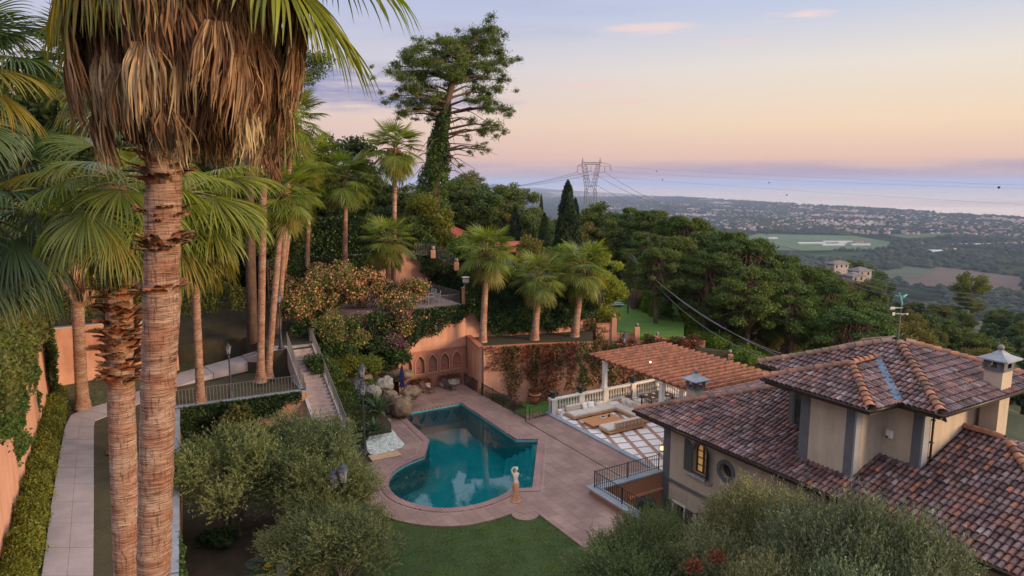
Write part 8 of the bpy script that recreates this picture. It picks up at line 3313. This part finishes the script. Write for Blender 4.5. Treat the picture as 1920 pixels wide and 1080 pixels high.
# hill behind the garden: ivy slope, trees, fence with finials
leafwall('ivy', 'huge dark ivy face between the tall palms above the bougainvillea', 'ivy', [(-34, 62, 5.5), (-12.5, 67, 6.0), (-12.0, 68.5, 13.0), (-34, 66, 15.5)], 60000, 0.24, 'ivy', lambda u, v, r: v < 1.0 - 0.06 * np.sin(u * 20), 0.8, seed=50)
wall_run('hill_wall', 'dark retaining wall under the huge ivy face', 'wall', [(-34.5, 64.6), (-12.3, 68.4)], 3, [14.5, 12.4], 0.5, 'terracotta_wall', 0)
shrubs = [(560, 500, 61, 2.2, 1.8, 'terracotta')]
RNG.seed(3)
bg = [(640, 238, 78, 12, 1, 'broad_tree'), (668, 300, 76, 8, 0, 0), (600, 300, 80, 10, 3, 0), (705, 325, 80, 8, 0, 0), (560, 280, 84, 12, 1, 0), (760, 350, 78, 7, 3, 0), (780, 390, 76, 7, 0, 0), (720, 380, 72, 7, 1, 0), (690, 395, 70, 6, 0, 0), (540, 330, 76, 9, 4, 0), (660, 370, 74, 7, 3, 0), (880, 318, 140, 10, 2, 0), (862, 330, 130, 10, 0, 0)]
for (u, v, y, h, k, _) in bg:
    tree_at('broadleaf_tree', 'bushy tree on the hillside behind the tall palms, %s' % spot(u, v, (550, 590, 630, 665, 700, 740, 800), (290, 340, 385)), 'tree', u, v, h, BR[k], 9.9, 'trees behind the tall palms', y, 1.1)
tree_at('broadleaf_tree', 'bright yellow green tree beside the ivy-clad pine trunk', 'tree', 800, 345, 9, broad_mesh(51, 10, 3.2, 1.2, 16000, 0.26, 'yellow_leaf', rz=0.48, cz=.5), 9.9, None, 70, 1.0)
tree_at('broadleaf_tree', 'dark leafy tree between ivy-clad pine and upper railing', 'tree', 768, 400, 7, BR[0], 9.9, None, 68, 1.1)
for i, (u, v, y, rx, rz_) in enumerate([(865, 470, 66, 2.2, 1.4), (892, 460, 70, 2.4, 2.0), (842, 460, 72, 2.0, 1.6), (905, 500, 64, 2.0, 1.6), (965, 520, 63, 2.0, 1.3), (1030, 535, 63, 1.8, 1.2), (935, 520, 62.5, 1.6, 1.0), (1070, 560, 63.5, 1.6, 1.4), (990, 475, 74, 2.4, 1.8), (1040, 480, 76, 2.6, 1.8), (830, 495, 66, 2, 1.0), (1085, 520, 66, 1.8, 1.6)]):
    bshrub('bush above the ivy walls behind the palm bed, %s' % spot(u, v, (835, 860, 880, 900, 940, 1000, 1050), (470, 490, 520)), u, v, y, rx, rz_, ('bank', 'broad', 'broad_warm')[i % 3], 4200, None, 0.8, 'bushes above the ivy walls', 'bush', 'bush', seed=90 + i, size=0.24)
up = thing('boundary_railing', 'railing with stone balls on its pillars above the ivy behind the dining terrace', 'railing', HW(-33.2, -1.6, 10.3), 0)
o0 = Vector(up.location)
rl = [D(778, 478, 62.5), D(812, 480, 62.8), D(856, 503, 62.0)]
mb = MB()
for a, b in zip(rl[:-1], rl[1:]):
    a, b = Vector(a) - o0, Vector(b) - o0
    n = int((b - a).length / 0.14)
    for k in range(n):
        q = a.lerp(b, k / n)
        mb.tube([q, q + Vector((0, 0, 1.15))], 0.013, 4, cap=False)
    mb.beam(a + Vector((0, 0, .12)), b + Vector((0, 0, .12)), .04, .03)
mb.build('bars', M['grey_iron'], up)
for q in (rl[1], rl[2]):
    q = Vector(q) - o0
    mb = MB()
    mb.bev(q.x - .2, q.x + .2, q.y - .2, q.y + .2, q.z - 0.2, q.z + 0.55, .02)
    pp_ = mb.build('pillar', M['terracotta_wall'], up)
    mb = MB()
    mb.ball((q.x, q.y, q.z + .75), 0.19, 10)
    mb.build('finial', M['pale_rock'], pp_, True)
railing('boundary_railing', 'railing of thin upright bars above the ivy between the middle and right palms', 'railing', [(1.5, 59.0, 8.2), (7.2, 60.7, 7.6)], 1.1, 0.15, 'grey_iron', 0.014, 2.5)

# hedge and green bank right of the upper lawn
for i, (u, v, y, r, z_) in enumerate([(1178, 560, 80, 1.6, 1.2), (1195, 566, 78, 1.8, 1.3), (1215, 578, 75, 1.9, 1.4), (1240, 592, 71.5, 2.1, 1.5), (1262, 606, 69, 2.2, 1.5), (1290, 618, 66.5, 2.3, 1.7), (1315, 632, 65, 2.3, 1.7), (1340, 644, 63, 2.3, 1.7), (1365, 656, 61.0, 2.2, 1.7), (1390, 674, 58.5, 2.0, 1.6), (1412, 692, 56.5, 1.8, 1.6), (1330, 610, 70, 2.6, 1.8), (1300, 600, 74, 2.6, 1.8), (1375, 640, 66, 2.4, 1.8), (1270, 585, 78, 2.6, 1.8), (1350, 620, 74, 2.4, 2.0), (1410, 670, 62, 2.4, 2.0)]):
    c = D(u, v, y)
    shrub('bank_shrub', 'bright green shrub of the bank beside the upper lawn, %s' % spot(u, v, (1190, 1225, 1255, 1280, 1310, 1345, 1380), (585, 620, 650)), 'shrub', (c[0], c[1], c[2] - 1.2 * z_), r, r, z_, 'bank', 6500, 0.2, 0.75, 18, group='shrubs of the green bank', seed=110 + i)
strip_cloud('clipped_hedge', 'dark clipped hedge along the right side of the upper lawn', 'hedge', [(13.6, 78, 3.2), (14.8, 73, 3.2), (15.6, 68, 3.1)], 1.8, 1.5, 16000, 0.16, 'bank', 21)
t = thing('bare_shrub', 'bare pinkish grey shrub of thin twigs standing on the upper lawn', 'shrub', D(1187, 588, 73.5))
mb = MB()
RNG.seed(2)
for k in range(60):
    a, e = RNG.uniform(0, 6.28), RNG.uniform(0.15, 0.6)
    L = RNG.uniform(2.5, 4.6)
    x, y_ = L * e * math.cos(a) * .8, L * e * math.sin(a) * .8
    mb.tube([(0.05 * math.cos(a), .05 * math.sin(a), 0), (x * .35, y_ * .35, L * .45), (x, y_, L)], [0.05, 0.03, 0.008], 4, cap=False)
mb.build('twigs', plain('pinkish_twigs', (0.26, 0.17, 0.14), (0.18, 0.11, 0.09), 3, .9, .2), t)
pole = D(1180, 470, 71)
t = thing('utility_pole', 'short pole wrapped in yellow green creeper, carrying the cables', 'utility pole', (pole[0], pole[1], pole[2] - 6.5))
mb = MB()
mb.tube([(0, 0, -1), (0, 0, 6.5)], 0.11, 8)
mb.beam((-.6, 0, 6.2), (.6, 0, 6.2), 0.08, 0.08)
mb.build('pole', M['steel'], t)
rng = np.random.default_rng(4)
n = 1500
z = rng.uniform(2.6, 6.7, n)
P = np.stack([rng.normal(0, .16, n) + np.where(z > 5.6, rng.normal(0, .35, n), 0) + np.where(z < 3.6, rng.normal(0, .4, n), 0), rng.normal(0, .16, n), z], 1)
cloud('creeper', P, 0.2, M['yellow_leaf'], .5, .6, t)
# table and globe lamp on the upper lawn
t = thing('garden_lounger', 'pale lounger with blue cushion at the far edge of the upper lawn', 'lounger', D(1148, 574, 75), 0.2)
mb = MB()
mb.bev(-1.1, 1.1, -.4, .4, 0.25, 0.38, 0.04)
mb.build('cushion', plain('blue_cushion', (0.25, 0.32, 0.42), (0.2, 0.25, 0.34), 3, .9, .1), t)
mb = MB()
mb.bev(-1.2, 1.2, -.45, .45, 0.15, 0.25, 0.02)
for x in (-1, 1):
    mb.box(x - .05, x + .05, -.4, .4, 0, .15)
mb.build('frame', M['white_paint'], t)
t = thing('globe_lamp', 'white globe lamp on the far upper lawn', 'lamp', D(1158, 586, 77))
mb = MB()
mb.ball((0, 0, 0.75), 0.2, 10)
mb.build('globe', M['white_paint'], t, True)
mb = MB()
mb.tube([(0, 0, -.3), (0, 0, .6)], 0.03, 6)
mb.build('stem', M['iron'], t)
railing('garden_railing', 'short rusty railing before the stepped boundary wall', 'railing', [D(1163, 640, 58.6), D(1187, 645, 58.3)], 0.95, 0.15, 'iron', 0.014, 1.2)
for i, (u, v, y) in enumerate([(1165, 645, 58.4), (1182, 646, 58.2), (1265, 642, 57.9), (1283, 645, 57.6), (1300, 640, 57.8), (1215, 640, 58.8), (1240, 648, 58.2)]):
    bshrub('reddish shrub along the foot of the stepped boundary wall', u, v, y, 0.7, 0.6 if i < 3 else .9, ('red_vine', 'red_vine', 'mixed_vine')[i % 3], 1100, None, .35, 'reddish shrubs by the stepped wall', 'red_shrub', 'shrub', seed=130 + i, size=.15)
mb = MB()
for k in range(14):
    mb.box(-0.9 + k * .13, -0.9 + k * .13 + .1, -.05, .05, 0, 1.15 - .02 * (k % 3))
o = mb.build('shed_fence', plain('red_brown_boards', (0.2, 0.09, 0.06), (0.12, .06, .045), 2, .9, .3), None, loc=D(1243, 632, 66))
tag(o, 'small red brown board fence beside the upper lawn', 'fence')

# ---------------------------------------------------------------- the tall pine
tp = thing('pine_tree', 'very tall leaning pine with ivy-clad lower trunk standing above the palms', 'pine tree', D(812, 440, 73))
RNG.seed(21)
rng = np.random.default_rng(21)
b0 = Vector(D(812, 440, 73))
tr_pts = [D(812, 440, 73), D(814, 340, 73), D(822, 270, 73), D(836, 200, 73), D(852, 140, 73), D(862, 100, 73)]
tr = [Vector(p) - b0 for p in tr_pts]
tr[0].z -= 4
mb = MB()
mb.tube(tr, [0.75, 0.62, 0.5, 0.42, 0.3, 0.16], 12)
# needle pads, measured over the crown
pads = [(890, 62, 9), (915, 58, 9), (905, 85, 11), (930, 75, 8), (935, 100, 9), (870, 75, 8), (840, 78, 8), (825, 80, 7), (815, 100, 9), (780, 95, 9), (765, 110, 8), (800, 118, 11), (835, 105, 10), (860, 95, 10), (885, 105, 11), (920, 120, 9),
        (745, 125, 7), (730, 135, 6), (760, 140, 9), (790, 145, 10), (820, 135, 10), (850, 130, 9), (880, 135, 11), (910, 145, 9), (938, 150, 6), (745, 180, 6), (735, 185, 5), (770, 170, 9), (800, 165, 10), (770, 195, 7), (800, 190, 9), (820, 200, 7),
        (890, 165, 9), (915, 175, 7), (940, 205, 7), (955, 205, 5), (915, 205, 7), (895, 190, 7), (760, 210, 7), (785, 205, 7), (930, 235, 7), (945, 245, 5), (905, 245, 7), (885, 225, 6), (805, 225, 5), (895, 275, 5), (915, 282, 4), (880, 285, 4), (865, 310, 3), (875, 255, 4),
        (945, 120, 5), (760, 215, 5), (905, 120, 9), (870, 115, 9), (848, 155, 7)]
C, R_, tg = [], [], []
for (u, v, r) in pads:
    y = 73 + rng.uniform(-3.5, 3.5)
    p = np.array(D(u, v, y)) - np.array(b0)
    rr = r * 73 / 1280 * 1.9
    C.append(p)
    R_.append(rr)
    for _ in range(6 if r > 6 else 2):
        C.append(p + rng.normal(size=3) * np.array([1.25, 1.25, .7]) * rr)
        R_.append(rr * rng.uniform(.4, .7))
    f = np.clip(1 - (v - 90) / 230, 0.2, 0.97)
    s = tr[1].lerp(tr[5], f ** 0.9)
    tgt = Vector(tuple(p))
    m = s.lerp(tgt, .55) + Vector((0, 0, .35))
    mb.tube([s, m, tgt], [0.15, 0.09, 0.03], 5, cap=False)
for k in range(26):
    s = tr[1].lerp(tr[4], RNG.uniform(0.1, 0.75))
    tgt = s + Vector((RNG.uniform(-4, 6), RNG.uniform(-3, 3), RNG.uniform(-3.5, 0.5)))
    mb.tube([s, s.lerp(tgt, .5) + Vector((0, 0, .5)), tgt], [0.07, 0.04, 0.012], 4, cap=False)
mb.build('trunk', M['pine_bark'], tp, True)
P, d = lobes(C, R_, 80000, 0.9, (1.1, 1.1, 0.7), rng, 0.32)
o = d * 0.5
o[:, 2] += 0.4
cloud('crown', P, 0.3, M['pine'], 0.2, 0, tp, out=o)
rng = np.random.default_rng(8)
n = 16000
f = rng.random(n) ** 1.3
seg_ = [np.array(x) for x in tr[:4]]
idx = np.clip((f * 3).astype(int), 0, 2)
ff = f * 3 - idx
ctr = np.array([seg_[i] * (1 - a) + seg_[i + 1] * a for i, a in zip(idx, ff)])
a = rng.uniform(0, 6.28, n)
rr = (1.55 * (1 - f) + 0.45) * (0.6 + 0.5 * rng.random(n)) * (1 + .2 * np.sin(a * 3 + f * 14))
P = ctr + np.stack([rr * np.cos(a), rr * np.sin(a), rng.normal(0, .15, n)], 1)
cloud('ivy', P, 0.24, M['ivy_light'], .75, 0.2, tp)

# tree at the top behind the big palm
t = thing('pine_tree', 'thin pine with open twiggy crown behind the dead leaves of the big palm', 'pine tree', (-19.5, 50, 5))
RNG.seed(6)
rng = np.random.default_rng(6)
mb = MB()
mb.tube([(0, 0, 0), (0.4, 0, 10), (0.8, 0, 19), (1.0, 0, 24)], [0.4, 0.33, 0.2, 0.08], 9)
C, R_ = [], []
for (u, v) in [(515, 25), (500, 50), (520, 60), (540, 85), (560, 95), (575, 110), (600, 115), (590, 135), (555, 125), (530, 110), (510, 90), (575, 150), (545, 165), (500, 120), (480, 20), (470, 60), (525, 150), (605, 108)]:
    p = np.array(D(u, v, 50 + rng.uniform(-2, 2))) - np.array((-19.5, 50, 5))
    C.append(p)
    R_.append(rng.uniform(.45, .85))
    s = Vector((0.7, 0, max(10, p[2] - 2.5)))
    mb.tube([s, s.lerp(Vector(tuple(p)), .5) + Vector((0, 0, .4)), Vector(tuple(p))], [0.1, 0.06, 0.015], 5, cap=False)
    for _ in range(4):
        q = Vector(tuple(p)) + Vector((RNG.uniform(-.9, .9), RNG.uniform(-.9, .9), RNG.uniform(-.5, .7)))
        mb.tube([Vector(tuple(p)), q], [0.02, 0.006], 4, cap=False)
mb.build('trunk', M['pine_bark'], t, True)
P, d = lobes(C, R_, 8500, 0.8, (1.2, 1.2, .7), rng, .15)
cloud('crown', P, 0.2, M['broad'], .35, 0, t, out=d * .5)
# tall dark trees closing the left edge
for (x, y, h, k, l) in ((-34, 50, 22, 0, 'tall dark tree behind the garden wall at the far left'), (-27, 56, 24, 1, 'tall dark tree behind the leftmost palms'), (-40, 42, 20, 4, 'dark tree filling the left edge above the peach wall'), (-30, 60, 20, 0, 'dark tree further back behind the twin palm trunks'), (-21.5, 62, 15, 3, 'dark tree behind the pair of slim palms')):
    z = 5
    s = h / 9.9
    plant_tree('broadleaf_tree', l, 'tree', (x, y, z), BR[k], x, (s * .9, s * .9, s))

# ================================================================ PALMS
def palm_px(label, bu, bv, by, hu, hv, hy, zb=None, **kw):
    b = D(bu, bv, by)
    if zb is not None:
        b = (b[0], b[1], zb)
    return palm(label, b, D(hu, hv, hy), **kw)


# three palms of the palm bed
palm_px('palm on the left of the palm bed above the creeper wall', 905, 650, 55.5, 913, 472, 55.5, 3.7, r=0.33, n=34, sc=1.08, seed=1, skirt=(2.3, 0.55, 16, 0.8), warm=.2)
palm_px('slightly leaning palm in the middle of the palm bed', 1002, 644, 56.4, 1011, 520, 56.4, 3.7, r=0.36, n=32, sc=0.98, seed=2, skirt=(1.7, 0.5, 10, 0.7), warm=.2)
palm_px('palm on the right of the palm bed before the feathery conifer', 1077, 639, 57.6, 1093, 500, 57.6, 3.7, r=0.37, n=34, sc=1.12, seed=3, skirt=(1.9, 0.5, 12, 0.8), warm=.2)
# palms on the bank
palm_px('tall slim palm beside the leaning pine, the highest of the middle group', 736, 560, 60, 741, 278, 60, 5.0, r=0.27, n=34, sc=1.1, seed=4, skirt=(3.4, 0.6, 26, 0.9), zrange=(0, 6.6))
palm_px('shorter palm in front of the tall slim one, crown at the level of the railing', 728, 548, 58, 728, 452, 58, 6.2, r=0.3, n=32, sc=1.02, seed=5, skirt=(1.4, 0.4, 8, 0.7), rings=24, warm=.1)
palm_px('palm with smooth straight trunk standing in the dark ivy face', 645, 520, 61, 648, 335, 61, 7.5, r=0.3, n=36, sc=1.15, seed=6, skirt=(2.6, 0.5, 14, 0.8))
palm_px('palm left of the straight one, its crown merging with neighbours', 573, 525, 60, 580, 300, 60, 6.5, r=0.27, n=34, sc=1.15, seed=7, skirt=(2.8, 0.5, 14, 0.8))
palm_px('palm at the right edge of the close group above the stairs', 521, 625, 57, 552, 345, 56, 5.0, r=0.29, n=32, sc=1.1, seed=8, skirt=(3.8, 0.6, 22, 0.9), leaf='frond')
palm_px('right one of the twin palm trunks rising by the iron fence', 501, 690, 47, 531, 368, 46, 3.2, r=0.27, n=30, sc=1.05, seed=9, skirt=(2.6, 0.55, 22, 0.85), flare=2.0, leaf='frond')
palm_px('left one of the twin palm trunks rising by the iron fence, with long dead skirt', 487, 694, 46, 497, 165, 43, 3.2, r=0.29, n=34, sc=1.15, seed=10, skirt=(6.4, 0.75, 62, 1.0), flare=2.0, key='mid')
palm_px('palm crown rising into the sky right of the big dead skirt', 520, 640, 52, 548, 225, 50, 4.5, r=0.25, n=30, sc=1.15, seed=11, skirt=(2.0, 0.5, 12, 0.8))
palm_px('palm with thin greyish trunk behind the iron fence, right of the foreground trunk', 376, 752, 42, 362, 430, 39, 3.0, r=0.3, n=26, sc=1.2, seed=12, skirt=(3.0, 0.5, 12, 0.8), flare=1.6)
palm_px('palm with a hanging dead skirt and swollen trunk foot by the bend of the path', 155, 768, 41, 137, 395, 36, 3.0, r=0.42, n=26, sc=1.15, seed=13, skirt=(5.4, 0.6, 40, 1.0), flare=1.5, leaf='frond')
palm_px('palm crown of the dark group behind the leftmost leaves', 60, 700, 40, 40, 330, 36, 3.0, r=0.3, n=28, sc=1.25, seed=18, skirt=(3.0, 0.5, 14, 0.8), leaf='frond_blue')
palm_px('dark palm rising behind the dead skirt at the upper left', 200, 700, 34, 190, 130, 32, 3.0, r=0.3, n=30, sc=1.25, seed=19, skirt=(3.0, 0.6, 16, 0.8), leaf='frond_blue')

# near palms
base_B, head_B = D(240, 1135, 13.9), D(216, 345, 14.2)
kB = (base_B[2] - 3.0) / (head_B[2] - base_B[2])
base_B = (base_B[0] - (head_B[0] - base_B[0]) * kB, base_B[1] - (head_B[1] - base_B[1]) * kB, 3.0)
pB = palm('palm second from the front, its upper trunk wrapped in old brown leaf bases', base_B, head_B, r=0.27, rtop=0.26, n=30, key='near', leaf='frond', sc=1.0, seed=14, zrange=(1.6, 7), fibre=False, rings=200, flare=1.2)
HB = head_B[2] - 3.0
boots(pB, HB - 4.2, HB - 0.5, 0.29, 330, np.random.default_rng(3), size=0.26, lean=(head_B[0] - base_B[0], head_B[1] - base_B[1], HB), flaky=True)
base_D, head_D = D(252, 1110, 17.5), D(338, 372, 18.0)
pD = palm('palm whose bright yellow green leaves hang right behind the foreground trunk', (base_D[0], base_D[1], 3.0), head_D, r=0.27, n=46, key='near', leaf='frond', sc=1.25, seed=15, zrange=(1.6, 7), rings=160, warm=0.4, skirt=(2.2, .5, 8, .8))
pF = palm('palm standing outside the left edge, dark leaves drooping into the upper left corner', (-19.5, 18.0, 3.0), D(-90, 130, 17), r=0.3, n=34, key='near', leaf='frond_blue', sc=1.25, seed=16, zrange=(0.3, 7), rings=60)
pG = palm('near palm of the left edge whose blue green fans spread above the peach wall', (-17.5, 17.5, 3.0), D(-45, 400, 17.5), r=0.3, n=30, key='near', leaf='frond_blue', sc=1.5, seed=17, zrange=(1.5, 7), rings=60)

# the foreground palm
T1, T2 = Vector(D(307, 350, 10.4)), Vector(D(288, 1080, 10.3))
dd = (T1 - T2).normalized()
bA = T2 + dd * ((3.0 - T2.z) / dd.z)
hA = T1 + dd * ((22.0 - T1.z) / dd.z)
rngA = np.random.default_rng(5)
pA = thing('fan_palm', 'foreground palm with massive ringed trunk and great brown skirt of dead leaves', 'palm tree', tuple(bA))
HA = hA.z - bA.z
lA = (hA.x - bA.x, hA.y - bA.y)
link('trunk', trunk_mesh(HA, 0.25, 0.255, lA, rngA, 1.15, 40, 420), pA)
for (vv, n_, s_) in ((398, 14, 0.17), (410, 8, 0.15), (455, 22, 0.2), (468, 16, 0.16), (545, 8, 0.22), (550, 4, 0.18), (700, 2, 0.07)):
    z = D(300, vv, 10.3)[2] - bA.z
    b_ = boots(pA, z - 0.06, z + 0.06, 0.255, n_, rngA, size=s_, lean=(lA[0], lA[1], HA), flaky=True)
zs = D(300, 330, 10.3)[2] - bA.z
boots(pA, zs - 0.12, zs + 0.9, 0.28, 60, rngA, size=0.24, lean=(lA[0], lA[1], HA), flaky=True)
zh = 17.35 - bA.z
dead_skirt(pA, zh, HA - 0.6, 1.62, 340, rngA, 1.2, (lA[0] + .04, lA[1], 0), 44, 7)
dead_skirt(pA, zh - .1, HA - 2.6, 1.25, 120, rngA, 1.0, (lA[0], lA[1], 0), 36, 7)
for i in range(34):
    f = (i + .5) / 34
    k = min(6, int(1 + 5.9 * f))
    az = i * 2.39996 + 0.4
    lf = 'frond_yellow' if k >= 5 and i % 2 else 'frond'
    o = link('frond', frond_mesh('near', k, i % 2, lf), pA)
    o.location = (lA[0] + .15 * math.cos(az), lA[1] + .15 * math.sin(az), HA + 0.55 - 0.7 * f)
    o.rotation_euler = (0, 0, az)
    s = rngA.uniform(1.25, 1.45)
    o.scale = (s, s, s)

for (az, k, dz, s) in ((-0.05, 3, 1.45, 1.6), (0.25, 4, 1.6, 1.5), (-0.35, 4, 1.5, 1.45), (-2.2, 5, 0.95, 1.35), (-1.75, 5, 1.0, 1.25), (-2.6, 5, 0.9, 1.4), (2.9, 5, 1.3, 1.4)):
    o = link('frond', frond_mesh('near', k, 0, 'frond_yellow' if k == 5 else 'frond'), pA)
    o.location = (lA[0] + .5 * math.cos(az), lA[1] + .5 * math.sin(az), HA - dz)
    o.rotation_euler = (0, 0, az)
    o.scale = (s, s, s)

# ================================================================ PYLON AND CABLES
def pylon():
    y = 530.0
    c = D(1107, 372, y)
    zb = tz(c[0], y)
    t = thing('pylon', 'tall lattice pylon with a V-shaped head carrying power lines on the ridge', 'pylon', (c[0], y, zb), 0.12)
    k = y / 1280.0 * 1.0
    X = lambda u: (u - 1107) * k
    Z = lambda v: D(1107, v, y)[2] - zb
    mb = MB()
    r = 0.16
    B = lambda p, q, w=0.34: mb.beam(p, q, w, w)
    zt = Z(356)
    hw = 3.6
    # body legs
    for sx in (-1, 1):
        for sy in (-1, 1):
            B((sx * 7.5, sy * 7.5, 0), (sx * hw, sy * hw, zt), 0.42)
    nlev = 7
    for i in range(nlev):
        f0, f1 = i / nlev, (i + 1) / nlev
        w0, w1 = 7.5 + (hw - 7.5) * f0, 7.5 + (hw - 7.5) * f1
        z0, z1 = zt * f0, zt * f1
        for sy in (-1, 1):
            B((-w0, sy * w0, z0), (w1, sy * w1, z1), 0.22)
            B((w0, sy * w0, z0), (-w1, sy * w1, z1), 0.22)
            B((sy * w0, -w0, z0), (sy * w1, w1, z1), 0.22)
            B((-w1, sy * w1, z1), (w1, sy * w1, z1), 0.22)
    # V head
    ztop = Z(309)
    for sx in (-1, 1):
        xin, xout = X(1098) if sx < 0 else X(1118), X(1090) if sx < 0 else X(1124)
        for sy in (-1, 1):
            B((sx * hw, sy * hw * .8, zt), (xout, sy * 1.4, ztop), 0.34)
            B((sx * 0.6, sy * hw * .8, zt + 1), (xin, sy * 1.4, ztop), 0.3)
            n = 7
            for i in range(n):
                f0, f1 = i / n, (i + 1) / n
                a = (sx * hw + (xout - sx * hw) * f0, sy * (hw * .8 + (1.4 - hw * .8) * f0), zt + (ztop - zt) * f0)
                b = (sx * .6 + (xin - sx * .6) * f1, sy * (hw * .8 + (1.4 - hw * .8) * f1), zt + 1 + (ztop - zt - 1) * f1)
                B(a, b, 0.2)
                a2 = (sx * hw + (xout - sx * hw) * f1, sy * (hw * .8 + (1.4 - hw * .8) * f1), zt + (ztop - zt) * f1)
                B(b, a2, 0.2)
        B((sx * hw, 0, zt), (0, 0, zt + 3), 0.25)
    # beam
    zb1, zb2 = Z(304.5), Z(308.5)
    xl, xr = X(1082), X(1145)
    for sy in (-1, 1):
        B((X(1094), sy * 1.2, zb1), (X(1124), sy * 1.2, zb1), 0.34)
        B((X(1094), sy * 1.2, zb2), (X(1124), sy * 1.2, zb2), 0.3)
        B((X(1094), sy * 1.2, zb1), (xl, 0, Z(311.5)), 0.26)
        B((xl, 0, Z(311.5)), (X(1092), sy * 1.2, Z(311.5)), 0.26)
        B((X(1124), sy * 1.2, zb1), (X(1142), 0, Z(308)), 0.26)
        B((X(1124), sy * 1.2, Z(311.5)), (X(1142), 0, Z(311.2)), 0.26)
        for i in range(10):
            x0, x1 = X(1094 + i * 3), X(1097 + i * 3)
            B((x0, sy * 1.2, zb2 if i % 2 else zb1), (x1, sy * 1.2, zb1 if i % 2 else zb2), 0.18)
    B((X(1142), 0, Z(308)), (xr, 0, Z(311)), 0.26)
    B((xr, 0, Z(311)), (xr, 0, Z(320.5)), 0.26)
    B((X(1142), 0, Z(311)), (xr, 0, Z(320.5)), 0.22)
    for u in (1091, 1124):
        B((X(u), 0, Z(311)), (X(u), 0, Z(295.5)), 0.34)
        B((X(u) - 1.0, 0, Z(306)), (X(u), 0, Z(298)), 0.2)
        B((X(u) + 1.0, 0, Z(306)), (X(u), 0, Z(298)), 0.2)
    mb.build('lattice', M['steel'], t)
    ins = MB()
    for u in (1082, 1107, 1133):
        ins.tube([(X(u), 0, Z(311)), (X(u), 0, Z(323))], 0.16, 5)
    ins.build('insulator', M['iron'], t)
    return c, y


pc, py = pylon()


def cable(label, a, b, sag, r, group=None, n=24):
    a, b = Vector(a), Vector(b)
    mb = MB()
    pts = []
    for i in range(n + 1):
        f = i / n
        p = a.lerp(b, f)
        p.z -= sag * 4 * f * (1 - f)
        pts.append(p - a)
    mb.tube(pts, r, 5)
    o = mb.build('cable', M['steel'], None, True, tuple(a))
    tag(o, label, 'cable', group)
    return pts, a


for (u, v) in ((1082, 323), (1107, 321), (1133, 322)):
    cable('power line leading from the pylon down to the left', D(u, v, 530), D(900, 352, 900), 4, 0.16, 'power lines left of the pylon')
for (u, v, e) in ((1082, 323, (1400, 452, 330)), (1107, 321, (1440, 440, 330)), (1133, 322, (1500, 470, 300))):
    cable('power line sagging from the pylon down to the right', D(u, v, 530), D(*e), 6, 0.14, 'power lines right of the pylon')
sky_c = [((1135, 322, 520), (2000, 356, 420), 'upper power line stretched across the sea view'), ((1135, 312, 520), (2000, 350, 400), 'topmost power line stretched across the sea view'), ((1120, 330, 520), (2000, 388, 380), 'lower power line stretched across the sea view')]
for a, b, l in sky_c:
    cable(l, D(*a), D(*b), 1.0, 0.045)
for (u, v, y) in ((1231, 321, 460), (1242, 337, 450), (1442, 342.5, 420), (1475, 365.5, 400), (1873, 351.5, 380)):
    r = 0.42 if u < 1800 else 0.7
    mb = MB()
    mb.ball((0, 0, 0), r, 8)
    o = mb.build('marker_ball', M['black'], None, True, D(u, v, y))
    tag(o, 'dark marker ball on the power lines before the sea', 'marker ball', 'marker balls on the power lines')
e_ = D(1462, 668, 46)
for k, dz in enumerate((0.0, 0.22, -0.5)):
    cable('thick pale cable running from the creeper-clad pole down behind the villa', (pole[0] + 0.3 * k - .3, pole[1], pole[2] - 0.25 + dz * .5), (e_[0], e_[1], e_[2] + dz), 0.9 + 0.35 * k, 0.024, 'cables from the creeper-clad pole')
for k in range(4):
    cable('thin wire crossing above the dark wood at the right', D(1480, 470 + k * 2.5, 200), D(1990, 566 + k * 6, 85), 2.5 + k * .5, 0.045, 'wires above the dark wood')

# ================================================================ HAZE
mb = MB()
mb.box(-31000, 59500, -7000, 59500, Z_PLAIN - 40, 118)
hz = mb.build('haze', None)
hz.data.materials.clear()
hm = bpy.data.materials.new('haze_air')
hm.use_nodes = True
ht = hm.node_tree
ht.nodes.clear()
ho = ht.nodes.new('ShaderNodeOutputMaterial')
pv = ht.nodes.new('ShaderNodeVolumePrincipled')
pv.inputs['Color'].default_value = (0.52, 0.66, 0.98, 1)
pv.inputs['Density'].default_value = 0.00005
pv.inputs['Anisotropy'].default_value = 0.0
ht.links.new(pv.outputs[0], ho.inputs['Volume'])
hz.data.materials.append(hm)
hz['kind'] = 'stuff'
hz['label'] = 'thin bluish evening haze over the plain and the sea'
hz['category'] = 'haze'
